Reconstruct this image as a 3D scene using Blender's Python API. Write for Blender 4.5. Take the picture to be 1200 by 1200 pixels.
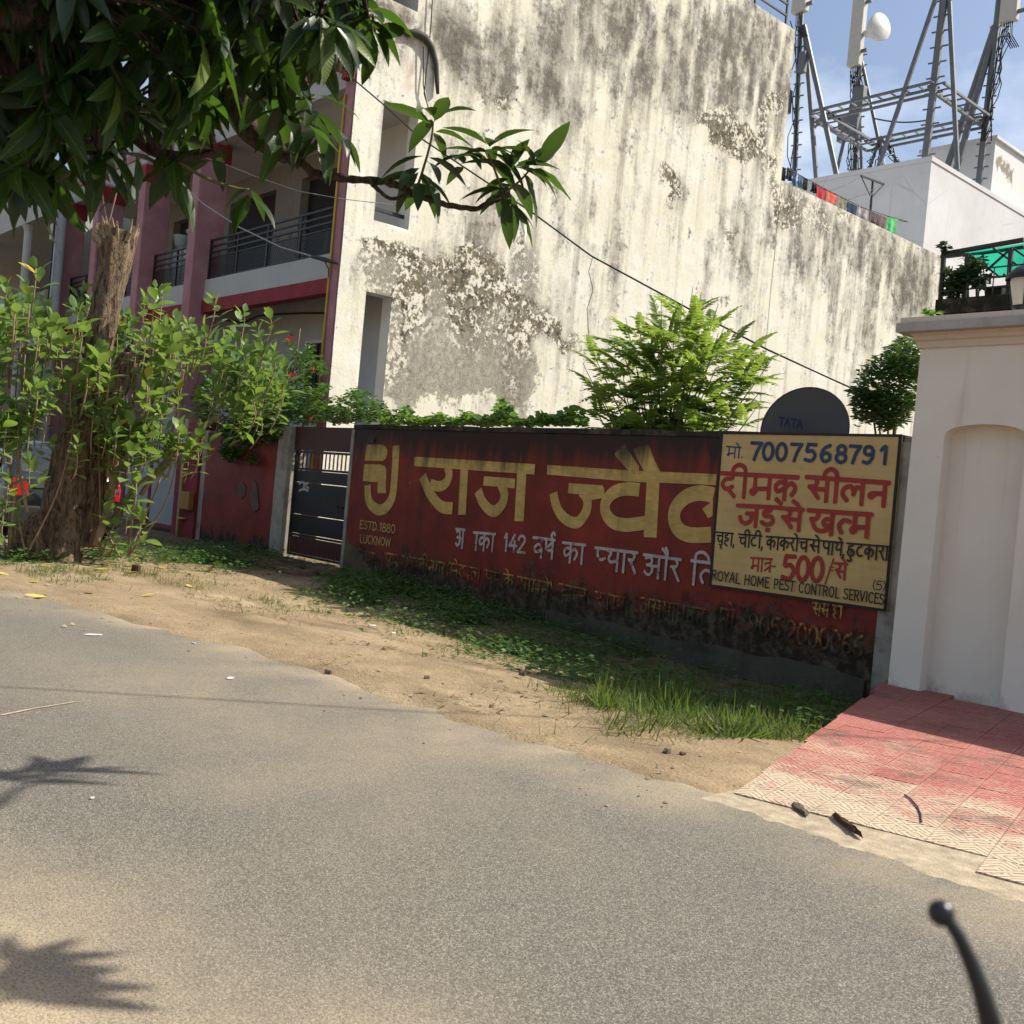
import bpy, bmesh, math, random
import numpy as np
from mathutils import Vector, Matrix, noise as mnoise
for o in list(bpy.data.objects): bpy.data.objects.remove(o)
scene = bpy.context.scene
C = scene.collection
rnd = random.Random(7)

# ------------------------------------------------------------------ camera
CAM_H = 1.25                     # eye height, sitting on a two-wheeler
FPX = 1212.7                     # focal length in units of 1/1200 picture width
_V1 = Vector((-1080, 119, -FPX)); _V2 = Vector((1350, -105, -FPX))
_X = (-_V1).normalized(); _Y = (_V2 - _X * _V2.dot(_X)).normalized(); _Z = _X.cross(_Y)
CM = Matrix((_X, _Y, _Z))        # camera -> world rotation
cam_d = bpy.data.cameras.new('camera'); cam = bpy.data.objects.new('camera', cam_d); C.objects.link(cam)
cam.matrix_world = Matrix.Translation((0, 0, CAM_H)) @ CM.to_4x4()
cam_d.sensor_width = 36; cam_d.lens = 36 * FPX / 1200; cam_d.clip_end = 3000; cam_d.clip_start = 0.05
cam_d.dof.use_dof = True; cam_d.dof.focus_distance = 9.0; cam_d.dof.aperture_fstop = 9.0
scene.camera = cam

# ------------------------------------------------------------------ sun and sky
SUN = Vector((0.50, 0.88, 1.0)).normalized()      # direction towards the sun
w = bpy.data.worlds.new('World'); scene.world = w; w.use_nodes = True
nt = w.node_tree; nt.nodes.clear()
wo = nt.nodes.new('ShaderNodeOutputWorld'); bg = nt.nodes.new('ShaderNodeBackground')
sky = nt.nodes.new('ShaderNodeTexSky'); sky.sky_type = 'NISHITA'; sky.sun_disc = False
sky.sun_elevation = math.asin(SUN.z); sky.sun_rotation = math.atan2(SUN.x, SUN.y)
sky.air_density = 1.0; sky.dust_density = 2.2; sky.ozone_density = 1.5
tc = nt.nodes.new('ShaderNodeTexCoord'); mp = nt.nodes.new('ShaderNodeMapping'); mp.inputs['Scale'].default_value = (1, 1, 2.2)
nz = nt.nodes.new('ShaderNodeTexNoise'); nz.inputs['Scale'].default_value = 3.2; nz.inputs['Detail'].default_value = 7; nz.inputs['Roughness'].default_value = 0.55
rp = nt.nodes.new('ShaderNodeValToRGB'); rp.color_ramp.elements[0].position = 0.455; rp.color_ramp.elements[1].position = 0.72
rp.color_ramp.elements[1].color = (0.75, 0.75, 0.75, 1)
mx = nt.nodes.new('ShaderNodeMix'); mx.data_type = 'RGBA'; mx.inputs['B'].default_value = (9.0, 9.4, 10.2, 1)
nt.links.new(tc.outputs['Generated'], mp.inputs['Vector']); nt.links.new(mp.outputs[0], nz.inputs['Vector'])
nt.links.new(nz.outputs['Fac'], rp.inputs[0]); nt.links.new(rp.outputs[0], mx.inputs['Factor'])
nt.links.new(sky.outputs[0], mx.inputs['A']); nt.links.new(mx.outputs['Result'], bg.inputs[0]); nt.links.new(bg.outputs[0], wo.inputs[0])
bg.inputs[1].default_value = 0.095
sd = bpy.data.lights.new('sun', 'SUN'); sd.energy = 4.9; sd.angle = math.radians(0.5); sd.color = (1.0, 0.945, 0.83)
sun = bpy.data.objects.new('sun', sd); C.objects.link(sun); sun.rotation_euler = SUN.to_track_quat('Z', 'Y').to_euler(); sun.location = (0, 0, 30)
scene.view_settings.view_transform = 'Standard'; scene.view_settings.look = 'None'
scene.view_settings.exposure = 0.62; scene.view_settings.gamma = 1; scene.view_settings.use_curve_mapping = False
scene.render.engine = 'CYCLES'; scene.cycles.max_bounces = 6; scene.cycles.transparent_max_bounces = 12

# ------------------------------------------------------------------ survey helpers: sight line of the photograph to a known plane
def ray(px, py): return CM @ Vector((px - 600, -(py - 600), -FPX))
def PX(px, py, X): r = ray(px, py); return r * (X / r.x) + Vector((0, 0, CAM_H))
def PY(px, py, Y): r = ray(px, py); return r * (Y / r.y) + Vector((0, 0, CAM_H))
def PZ(px, py, Z=0.0): r = ray(px, py); return r * ((Z - CAM_H) / r.z) + Vector((0, 0, CAM_H))
def PD(px, py, d): return ray(px, py).normalized() * d + Vector((0, 0, CAM_H))

# ------------------------------------------------------------------ node helper
class N:
    def __init__(s, name, rough=0.8, spec=0.3, metal=0.0):
        s.m = bpy.data.materials.new(name); s.m.use_nodes = True; s.t = s.m.node_tree
        s.b = s.t.nodes['Principled BSDF']; s.b.inputs['Roughness'].default_value = rough
        s.b.inputs['Specular IOR Level'].default_value = spec; s.b.inputs['Metallic'].default_value = metal
        s._pos = None
    def n(s, ty, **kw):
        x = s.t.nodes.new(ty)
        for k, v in kw.items(): setattr(x, k, v)
        return x
    def put(s, sock, v):
        if isinstance(v, bpy.types.NodeSocket): s.t.links.new(v, sock)
        elif isinstance(v, (tuple, list)) and len(v) == 3 and sock.type == 'RGBA': sock.default_value = (*v, 1)
        else: sock.default_value = v
    @property
    def pos(s):
        if s._pos is None: s._pos = s.n('ShaderNodeNewGeometry').outputs['Position']
        return s._pos
    def obj(s): return s.n('ShaderNodeTexCoord').outputs['Object']
    def map(s, v, scale=(1, 1, 1), loc=(0, 0, 0), rot=(0, 0, 0)):
        x = s.n('ShaderNodeMapping'); s.put(x.inputs[0], v); x.inputs['Scale'].default_value = scale
        x.inputs['Location'].default_value = loc; x.inputs['Rotation'].default_value = rot; return x.outputs[0]
    def noise(s, scale, detail=4, rough=0.55, vec=None, dist=0.0):
        x = s.n('ShaderNodeTexNoise'); x.inputs['Scale'].default_value = scale; x.inputs['Detail'].default_value = detail
        x.inputs['Roughness'].default_value = rough; x.inputs['Distortion'].default_value = dist
        s.put(x.inputs['Vector'], s.pos if vec is None else vec); return x.outputs['Fac']
    def vor(s, scale, vec=None, feature='F1', out='Distance', rnd_=1.0):
        x = s.n('ShaderNodeTexVoronoi', feature=feature); x.inputs['Scale'].default_value = scale
        x.inputs['Randomness'].default_value = rnd_
        s.put(x.inputs['Vector'], s.pos if vec is None else vec); return x.outputs[out]
    def ramp(s, f, *stops, interp='LINEAR'):
        x = s.n('ShaderNodeValToRGB'); s.put(x.inputs[0], f); e = x.color_ramp.elements; x.color_ramp.interpolation = interp
        while len(e) < len(stops): e.new(0.5)
        for i, (p, c) in enumerate(stops):
            e[i].position = p
            e[i].color = (c, c, c, 1) if isinstance(c, (int, float)) else (*c, 1)
        return x.outputs[0]
    def mix(s, f, a, b, mode='MIX'):
        x = s.n('ShaderNodeMix', data_type='RGBA', blend_type=mode); s.put(x.inputs[0], f)
        s.put(x.inputs[6], a); s.put(x.inputs[7], b); return x.outputs[2]
    def ma(s, op, a, b=0.0, c=0.0, clamp=False):
        x = s.n('ShaderNodeMath', operation=op, use_clamp=clamp); s.put(x.inputs[0], a); s.put(x.inputs[1], b); s.put(x.inputs[2], c); return x.outputs[0]
    def sep(s, v): x = s.n('ShaderNodeSeparateXYZ'); s.put(x.inputs[0], v); return x.outputs
    def comb(s, x_, y_, z_):
        x = s.n('ShaderNodeCombineXYZ'); s.put(x.inputs[0], x_); s.put(x.inputs[1], y_); s.put(x.inputs[2], z_); return x.outputs[0]
    def attr(s, name, out='Fac'): x = s.n('ShaderNodeAttribute'); x.attribute_name = name; return x.outputs[out]
    def rand(s): return s.n('ShaderNodeObjectInfo').outputs['Random']
    def island(s): return s.n('ShaderNodeNewGeometry').outputs['Random Per Island']
    def col(s, c): s.put(s.b.inputs['Base Color'], c); return s
    def rough(s, r): s.put(s.b.inputs['Roughness'], r); return s
    def bump(s, h, strength=0.5, dist=0.01):
        x = s.n('ShaderNodeBump'); x.inputs['Strength'].default_value = strength; x.inputs['Distance'].default_value = dist
        s.put(x.inputs['Height'], h); s.t.links.new(x.outputs[0], s.b.inputs['Normal']); return s
    def leafy(s, col, trans, amount=0.35):
        td = s.n('ShaderNodeBsdfTranslucent'); s.put(td.inputs[0], trans); mxs = s.n('ShaderNodeMixShader'); mxs.inputs[0].default_value = amount
        out = s.t.nodes['Material Output']; s.t.links.new(s.b.outputs[0], mxs.inputs[1]); s.t.links.new(td.outputs[0], mxs.inputs[2])
        s.t.links.new(mxs.outputs[0], out.inputs[0]); s.col(col); return s

def simple(name, c, rough=0.7, spec=0.3, metal=0.0, var=0.18, scale=6.0, bump=0.0, dirt=None):
    s = N(name, rough, spec, metal)
    f = s.noise(scale, 6, 0.6)
    c2 = tuple(x * (1 - var) for x in c); c3 = tuple(min(1, x * (1 + var * 0.6)) for x in c)
    col = s.mix(s.ramp(f, (0.3, 0.0), (0.7, 1.0)), c2, c3)
    if dirt:
        g = s.noise(scale * 0.5, 8, 0.7); col = s.mix(s.ramp(g, (0.5, 0.0), (0.68, dirt[1])), col, dirt[0])
    s.col(col)
    if bump: s.bump(s.noise(scale * 8, 5, 0.6), bump, 0.01)
    return s.m

# ------------------------------------------------------------------ mesh helper
class MB:
    def __init__(s): s.v = []; s.f = []; s.mi = []
    def add(s, vs, fs, mi=0):
        k = len(s.v); s.v += [tuple(p) for p in vs]; s.f += [tuple(i + k for i in f) for f in fs]; s.mi += [mi] * len(fs); return s
    def box(s, x0, y0, z0, x1, y1, z1, mi=0):
        if x0 > x1: x0, x1 = x1, x0
        if y0 > y1: y0, y1 = y1, y0
        if z0 > z1: z0, z1 = z1, z0
        v = [(x0,y0,z0),(x1,y0,z0),(x1,y1,z0),(x0,y1,z0),(x0,y0,z1),(x1,y0,z1),(x1,y1,z1),(x0,y1,z1)]
        return s.add(v, [(0,3,2,1),(4,5,6,7),(0,1,5,4),(1,2,6,5),(2,3,7,6),(3,0,4,7)], mi)
    def beam(s, a, b, w_, h_, up=(0, 0, 1), mi=0):
        a = Vector(a); b = Vector(b); d = (b - a).normalized(); up = Vector(up)
        if abs(d.dot(up)) > 0.98: up = Vector((1, 0, 0))
        sx = d.cross(up).normalized(); uy = sx.cross(d).normalized(); vs = []
        for p in (a, b):
            for i, j in ((-1,-1),(1,-1),(1,1),(-1,1)): vs.append(p + sx * (w_/2*i) + uy * (h_/2*j))
        return s.add(vs, [(0,1,2,3),(7,6,5,4),(0,4,5,1),(1,5,6,2),(2,6,7,3),(3,7,4,0)], mi)
    def tube(s, pts, r, n=6, mi=0, cap=True, jitter=0.0):
        pts = [Vector(p) for p in pts]; m_ = len(pts)
        rs = r if isinstance(r, (list, tuple)) else [r] * m_
        vs = []; prev = None
        for i, p in enumerate(pts):
            d = (pts[min(i+1, m_-1)] - pts[max(i-1, 0)]).normalized()
            if prev is None:
                u = Vector((0, 0, 1)) if abs(d.z) < 0.9 else Vector((1, 0, 0)); a = d.cross(u).normalized()
            else: a = (prev - d * prev.dot(d)).normalized()
            prev = a; b = d.cross(a)
            for k in range(n):
                t = 2*math.pi*k/n; q = rs[i] * (1 + (rnd.uniform(-jitter, jitter) if jitter else 0))
                vs.append(p + (a*math.cos(t) + b*math.sin(t)) * q)
        fs = [(i*n+k, i*n+(k+1)%n, (i+1)*n+(k+1)%n, (i+1)*n+k) for i in range(m_-1) for k in range(n)]
        if cap: fs += [tuple(range(n))[::-1], tuple((m_-1)*n + k for k in range(n))]
        return s.add(vs, fs, mi)
    def lathe(s, prof, c=(0,0,0), n=20, mi=0, axis=None):
        c = Vector(c); R = axis.normalized().to_track_quat('Z', 'Y').to_matrix() if axis is not None else Matrix.Identity(3)
        vs = [c + R @ Vector((r*math.cos(2*math.pi*k/n), r*math.sin(2*math.pi*k/n), z)) for r, z in prof for k in range(n)]
        fs = [(i*n+k, i*n+(k+1)%n, (i+1)*n+(k+1)%n, (i+1)*n+k) for i in range(len(prof)-1) for k in range(n)]
        return s.add(vs, fs, mi)
    def prism(s, pts, off, mi=0):                 # flat outline (3D points) pushed by vector off
        off = Vector(off); n = len(pts); vs = [Vector(p) for p in pts] + [Vector(p) + off for p in pts]
        fs = [tuple(range(n)), tuple(range(2*n-1, n-1, -1))] + [(i, i+n, (i+1)%n+n, (i+1)%n) for i in range(n)]
        return s.add(vs, fs, mi)
    def build(s, name, mats, parent=None, smooth=False, bevel=0.0, **props):
        me = bpy.data.meshes.new(name); v = s.v
        if parent is not None:
            q = parent
            off = Vector((0, 0, 0))
            while q is not None: off += q.location; q = q.parent
            v = [(a - off.x, b - off.y, c - off.z) for a, b, c in v]
        me.from_pydata(v, [], s.f)
        for m in (mats if isinstance(mats, (list, tuple)) else [mats]): me.materials.append(m)
        if any(s.mi): me.polygons.foreach_set('material_index', s.mi)
        if bevel or True:
            bm = bmesh.new(); bm.from_mesh(me); bmesh.ops.recalc_face_normals(bm, faces=bm.faces)
            if bevel:
                es = [e for e in bm.edges if len(e.link_faces) == 2 and e.calc_face_angle(0) > 0.6]
                bmesh.ops.bevel(bm, geom=es, offset=bevel, segments=2, affect='EDGES', profile=0.6, clamp_overlap=True)
            bm.to_mesh(me); bm.free()
        if smooth: me.polygons.foreach_set('use_smooth', [True] * len(me.polygons))
        o = bpy.data.objects.new(name, me); C.objects.link(o)
        if parent is not None: o.parent = parent
        for k, val in props.items():
            if val is not None: o[k] = val
        return o

def npmesh(name, v, f, mat, parent=None, smooth=True, attrs=None, **props):
    """fast mesh from numpy arrays: v (n,3), f (m,k) of one face size"""
    me = bpy.data.meshes.new(name); n = len(v); m_, k = f.shape
    if parent is not None:
        q = parent; off = np.zeros(3)
        while q is not None: off += np.array(q.location); q = q.parent
        v = v - off
    me.vertices.add(n); me.vertices.foreach_set('co', np.asarray(v, np.float32).ravel())
    me.loops.add(m_*k); me.loops.foreach_set('vertex_index', f.astype(np.int32).ravel())
    me.polygons.add(m_); me.polygons.foreach_set('loop_start', np.arange(0, m_*k, k, dtype=np.int32))
    me.polygons.foreach_set('loop_total', np.full(m_, k, np.int32)); me.update(calc_edges=True)
    if smooth: me.polygons.foreach_set('use_smooth', np.ones(m_, bool))
    for a, vals in (attrs or {}).items():
        at = me.attributes.new(a, 'FLOAT', 'POINT'); at.data.foreach_set('value', np.asarray(vals, np.float32))
    me.materials.append(mat); o = bpy.data.objects.new(name, me); C.objects.link(o)
    if parent is not None: o.parent = parent
    for kk, val in props.items():
        if val is not None: o[kk] = val
    return o

def thing(name, label, cat, loc=(0, 0, 0), group=None):
    o = bpy.data.objects.new(name, None); C.objects.link(o); o.location = loc; o.empty_display_size = 0.1
    o['label'] = label; o['category'] = cat
    if group: o['group'] = group
    return o
def piece(name, me, parent, mw, **props):        # shared-mesh part placed by a world matrix (parents are unrotated empties)
    o = bpy.data.objects.new(name, me); C.objects.link(o); o.parent = parent
    off = Vector((0, 0, 0)); q = parent
    while q is not None: off += q.location; q = q.parent
    o.matrix_local = Matrix.Translation(-off) @ mw
    for k, val in props.items(): o[k] = val
    return o
def tomesh(mb, name, mats, smooth=False):
    o = mb.build(name, mats, smooth=smooth); me = o.data; bpy.data.objects.remove(o); return me
def fbm(x, y, z=0.0, oct=4): return mnoise.fractal(Vector((x, y, z)), 0.9, 2.1, oct)   # about -1..1
# ------------------------------------------------------------------ materials of the setting
def mk_asphalt():
    s = N('asphalt', 0.85, 0.25)
    g = s.vor(250); g2 = s.vor(250, out='Color'); fine = s.noise(330, 3, 0.85)
    stone = s.ramp(s.sep(g2)[0], (0.05, (0.055, 0.052, 0.047)), (0.35, (0.122, 0.112, 0.094)), (0.7, (0.19, 0.175, 0.146)), (0.97, (0.36, 0.33, 0.27)))
    c = s.mix(s.ramp(g, (0.35, 0.0), (0.75, 0.75)), stone, (0.04, 0.038, 0.036))
    c = s.mix(s.ramp(fine, (0.45, 0.0), (0.6, 0.35)), c, (0.20, 0.178, 0.145))
    big = s.noise(0.55, 6, 0.6); med = s.noise(2.3, 7, 0.65)
    sand = s.attr('sand')
    sm = s.ma('ADD', s.ma('MULTIPLY', s.ramp(big, (0.45, 0.0), (0.72, 1.0)), 0.26), sand)
    sm = s.ma('MULTIPLY', sm, s.ramp(med, (0.25, 0.35), (0.65, 1.25)), clamp=True)
    sm = s.ma('MULTIPLY', sm, s.ramp(s.noise(120, 3, .8), (0.40, 0.25), (0.56, 1.0)))
    c = s.mix(sm, c, (0.42, 0.33, 0.215))
    spot = s.ramp(s.noise(1.7, 3, 0.5, s.map(s.pos, loc=(3, 8, 0))), (0.71, 0.0), (0.78, 0.35)); c = s.mix(spot, c, (0.22, 0.12, 0.08))
    s.col(c); s.bump(s.ma('MULTIPLY', g, -1.0), 0.35, 0.003); return s.m
def mk_dirt():
    s = N('dirt', 0.95, 0.15)
    a = s.noise(0.9, 7, 0.62); b = s.noise(7, 8, 0.7); f = s.noise(60, 5, 0.7)
    c = s.ramp(a, (0.3, (0.25, 0.18, 0.11)), (0.5, (0.37, 0.275, 0.165)), (0.7, (0.46, 0.365, 0.23)))
    c = s.mix(s.ramp(b, (0.42, 0.0), (0.66, 0.6)), c, (0.25, 0.185, 0.11))
    c = s.mix(s.attr('damp'), c, s.mix(s.ramp(b, (0.35, 0.0), (0.6, 1.0)), (0.055, 0.042, 0.028), (0.15, 0.11, 0.065)))
    tr_ = s.noise(1.0, 5, .6, s.map(s.pos, scale=(.5, 2.6, 1), rot=(0, 0, .15))); c = s.mix(s.ramp(tr_, (.52, 0.0), (.66, .55)), c, (.24, .17, .10))
    peb = s.vor(38, out='Color'); c = s.mix(s.ramp(peb, (0.86, 0.0), (0.9, 0.6)), c, (0.30, 0.24, 0.18))
    c = s.mix(s.ramp(f, (0.36, 0.6), (0.55, 0.0)), c, (0.16, 0.115, 0.07))
    s.col(c); s.bump(s.ma('ADD', b, s.ma('MULTIPLY', f, 0.5)), 0.8, 0.03); return s.m
M = {}
M['asphalt'] = mk_asphalt(); M['dirt'] = mk_dirt()

# ------------------------------------------------------------------ terrain, road
YW = 8.1                              # street face of the painted wall
def road_edge(x):                     # Y of the asphalt edge
    xs = [-60, -14, -9.87, -7.19, -5.6, -4.45, -3.4, -2.73, -1.5, 3, 60]
    ys = [1.4, 2.2, 2.81, 3.42, 3.6, 3.62, 3.75, 3.86, 3.90, 4.1, 5.2]
    return float(np.interp(x, xs, ys))
def terr(x, y):
    e = road_edge(x); d = y - e
    nn = fbm(x*0.9, y*0.9, 3.1)*0.5 + fbm(x*4, y*4, 9.0)*0.25
    z = -0.05 + 0.062 * min(1, max(0, (d + 0.28 + nn*0.5) / 0.45))
    z += 0.012 * fbm(x*2.3, y*2.3, 1.0) * min(1, max(0, d+0.3))
    dip = min(1, max(0, (y - (e + 1.1)) / 2.2)); k = min(1, max(0, (x + 11.0) / 5.0))
    dip *= 1 if y < YW + 0.5 else max(0.3, 1 - (y - YW - 0.5))
    z -= dip * (0.06 + 0.20 * k)
    if y < e - 0.6: z = -0.05
    if y > e - .05 and x > -2.74 - (y-3.93)*0.346 + 0.03: z = min(z, -0.08)
    return z
def axis(parts):
    out = []
    for a, b, st in parts: out += list(np.arange(a, b, st))
    return out + [parts[-1][1]]
gx = axis([(-400, -60, 40), (-60, -20, 4), (-20, -1, 0.11), (-1, 10, 1.0), (10, 60, 10), (60, 400, 60)])
gy = axis([(-400, -40, 60), (-40, 1.2, 3), (1.2, 8.6, 0.09), (8.6, 20, 1), (20, 60, 8), (60, 400, 60)])
V = np.array([(x, y, terr(x, y) if (-20 < x < 0 and 1 < y < 9) else -0.06) for y in gy for x in gx], float)
nx = len(gx); idx = np.arange(len(V)).reshape(len(gy), nx)
F = np.stack([idx[:-1, :-1], idx[:-1, 1:], idx[1:, 1:], idx[1:, :-1]], -1).reshape(-1, 4)
damp = []
for x, y, z in V:
    e = road_edge(x) if abs(x) < 60 else 3
    n1 = fbm(x*0.8, y*0.8, 5)
    d = min(1, max(0, (y - (YW - 1.9) + n1*0.8) / 1.2)) * 0.85
    d += max(0, fbm(x*1.1+4, y*2.3, 8) * 1.0 - 0.05) * (1 if -9 < x < -4 else 0.6)
    damp.append(min(1, max(0, d)))
npmesh('ground', V, F, M['dirt'], attrs={'damp': damp}, kind='structure')
# road sheet
rx = axis([(-200, -20, 12), (-20, -6, 0.2), (-6, 0, 0.1), (0, 6, 0.5), (6, 200, 12)]); RS = []
ry = [0.0, 0.1, 0.3] + [0.45 + .05*i for i in range(10)] + [0.96, 1.0]
for x in rx:
    e = road_edge(x) + 0.16 * fbm(x*1.3, 0.3, 2) + 0.05 * fbm(x*6, 0.3, 2)
    for t in ry: RS.append((x, -3.6 + (e + 3.6) * t, 0.0))
RS = np.array(RS); idx = np.arange(len(RS)).reshape(len(rx), len(ry))
F = np.stack([idx[:-1, :-1], idx[1:, :-1], idx[1:, 1:], idx[:-1, 1:]], -1).reshape(-1, 4)
sand = []
for x, y, z in RS:
    e = road_edge(x); s_ = max(0, 1 - (e - y) / 0.5) * max(0, 0.62 + .9*fbm(x*1.2, y*2.5, 6))
    s_ += 0.95 * math.exp(-((x + 2.3)**2 / 1.2 + (y - 0.85)**2 / 0.16)) * (.75 + .6*fbm(x*1.7, y*1.7, 3)) + .35 * math.exp(-((x + 1.5)**2 / .25 + (y - 1.35)**2 / 0.08)); s_ += 0.28 * math.exp(-((x + 5)**2/6 + (y-2.4)**2/0.4))
    sand.append(min(1, s_))
# finer sampling so the sand attribute keeps its shape
npmesh('road', RS, F, M['asphalt'], attrs={'sand': sand}, smooth=False, kind='structure')
# thin dusty seam along an old patch of asphalt
M['seam'] = simple('dusty_seam', (0.40, 0.33, 0.24), 0.95, 0.1, var=0.3, scale=30)
mb = MB(); pts = [(0, 838), (40, 830), (90, 822), (140, 818), (185, 816), (230, 812), (280, 808), (330, 805), (370, 802)]
for (a, b) in zip(pts[:-1], pts[1:]):
    A = PZ(*a, 0.004); B = PZ(*b, 0.004); wd = 0.018
    mb.add([A + Vector((0, -wd, 0)), B + Vector((0, -wd*1.2, 0)), B + Vector((0, wd, 0)), A + Vector((0, wd*1.3, 0))], [(0, 1, 2, 3)])
mb.build('road_seam', M['seam'], kind='structure')

# ------------------------------------------------------------------ pink tiled apron in front of the gate pillar
def mk_tile():
    s = N('pink_tile', 0.75, 0.3)
    o = s.sep(s.map(s.n('ShaderNodeTexCoord').outputs['Object'], scale=(1/0.235, 1/0.235, 1)))   # tile local -0.5..0.5
    u, v = o[0], o[1]
    au = s.ma('ABSOLUTE', u); av = s.ma('ABSOLUTE', v)
    dd = s.ma('ADD', au, av)
    # concentric rhombs in the corners (+u,+v) and (-u,-v), chevrons elsewhere
    cu = s.ma('SUBTRACT', 0.5, au); cv = s.ma('SUBTRACT', 0.5, av)
    same = s.ma('GREATER_THAN', s.ma('MULTIPLY', u, v), 0.0)
    rh = s.ma('ADD', s.ma('ABSOLUTE', s.ma('SUBTRACT', cu, 0.22)), s.ma('ABSOLUTE', s.ma('SUBTRACT', cv, 0.22)))
    ch = s.ma('ADD', s.ma('ABSOLUTE', s.ma('SUBTRACT', au, 0.25)), s.ma('MULTIPLY', v, 1.0))
    field = s.ma('ADD', s.ma('MULTIPLY', rh, same), s.ma('MULTIPLY', ch, s.ma('SUBTRACT', 1.0, same)))
    st = s.ma('PINGPONG', s.ma('ADD', field, 10.0), 0.078)
    gro = s.ramp(st, (0.0, 1.0), (0.013, 1.0), (0.024, 0.0))
    band = s.ma('ABSOLUTE', s.ma('SUBTRACT', u, v)); gro = s.ma('MULTIPLY', gro, s.ramp(band, (0.05, 0.0), (0.055, 1.0)))
    gro = s.ma('MAXIMUM', gro, s.ramp(s.ma('ABSOLUTE', s.ma('SUBTRACT', band, 0.06)), (0.008, 1.0), (0.014, 0.0)))
    gro = s.ma('MAXIMUM', gro, s.ramp(s.ma('MAXIMUM', au, av), (0.490, 0.0), (0.498, 0.3)))
    w1 = s.noise(1.5, 6, 0.65); w2 = s.noise(9, 6, 0.7)
    y = s.sep(s.pos)[1]
    worn = s.ma('SUBTRACT', s.ma('ADD', s.ma('MULTIPLY', w1, 1.2), s.ma('MULTIPLY', w2, 0.8)), s.ma('MULTIPLY', s.ma('SUBTRACT', y, 3.2), 0.36))
    worn = s.ma('ADD', worn, s.ma('MULTIPLY', s.ma('SUBTRACT', s.rand(), .5), .22))
    worn = s.ramp(worn, (0.18, 0.08), (0.42, 0.45), (0.62, 1.0))
    red = s.mix(s.ramp(s.noise(1.1, 3, 0.5, s.map(s.pos, loc=(5, 5, 0))), (0.35, 0.0), (0.65, 1.0)), (0.33, 0.07, 0.065), (0.47, 0.15, 0.125))
    c = s.mix(worn, red, s.mix(w2, (0.46, 0.36, 0.25), (0.56, 0.46, 0.33)))
    grc = s.mix(worn, (0.13, 0.04, 0.035), (0.24, 0.12, 0.085))
    c = s.mix(s.ma('MULTIPLY', gro, 0.8), c, grc); c = s.mix(s.ramp(s.noise(22, 6, .75), (.52, 0.0), (.66, .55)), c, (.40, .30, .20))
    c = s.mix(s.ramp(s.noise(2.6, 7, 0.7, s.map(s.pos, loc=(1, 2, 3))), (0.52, 0.0), (0.66, 0.75)), c, (0.13, 0.095, 0.07))
    s.col(c); s.bump(s.ma('MULTIPLY', gro, -1.0), 1.0, 0.008); return s.m
M['tile'] = mk_tile()
M['concrete'] = simple('old_concrete', (0.42, 0.37, 0.29), 0.9, 0.15, var=0.3, scale=9, bump=0.4)
M['mossy'] = simple('mossy_concrete', (0.085, 0.078, 0.058), 0.95, 0.15, var=0.5, scale=3, bump=0.5, dirt=((0.022, 0.022, 0.016), 1.0))
ang = math.atan2(2.0, -0.5) - math.pi/2                # tile grid is turned a little against the wall
org = PZ(1083, 988); eu = Vector((math.cos(ang), math.sin(ang), 0)); ev = Vector((-math.sin(ang), math.cos(ang), 0))
TS = 0.235
def pav_left(y): return -2.70 - (y - 3.95) * (1.33 / 3.85)   # left border of the apron
apron = MB()
AP = [(-2.73, 3.93), (-1.6, 3.99), (3, 4.15), (3, 8.05), (-4.1, 8.05), (-4.07, 7.75)]
apron.prism([(x, y, -0.42) for x, y in AP], (0, 0, 0.405))
ap_o = apron.build('pavement', M['concrete'], kind='structure')
tm = MB(); h_ = TS/2 - 0.0005; b_ = 0.0012
tm.add([(-h_,-h_,-.02),(h_,-h_,-.02),(h_,h_,-.02),(-h_,h_,-.02),(-h_,-h_,.008),(h_,-h_,.008),(h_,h_,.008),(-h_,h_,.008),
        (-h_+b_,-h_+b_,.012),(h_-b_,-h_+b_,.012),(h_-b_,h_-b_,.012),(-h_+b_,h_-b_,.012)],
       [(0,1,5,4),(1,2,6,5),(2,3,7,6),(3,0,4,7),(4,5,9,8),(5,6,10,9),(6,7,11,10),(7,4,8,11),(8,9,10,11)])
tile_me = tomesh(tm, 'tile', M['tile'])
nt_ = 0
lx0, ly0, lx1, ly1 = -2.72, 3.93, -4.09, 7.75; lnrm = Vector((-(ly1-ly0), lx1-lx0, 0)).normalized()
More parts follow.
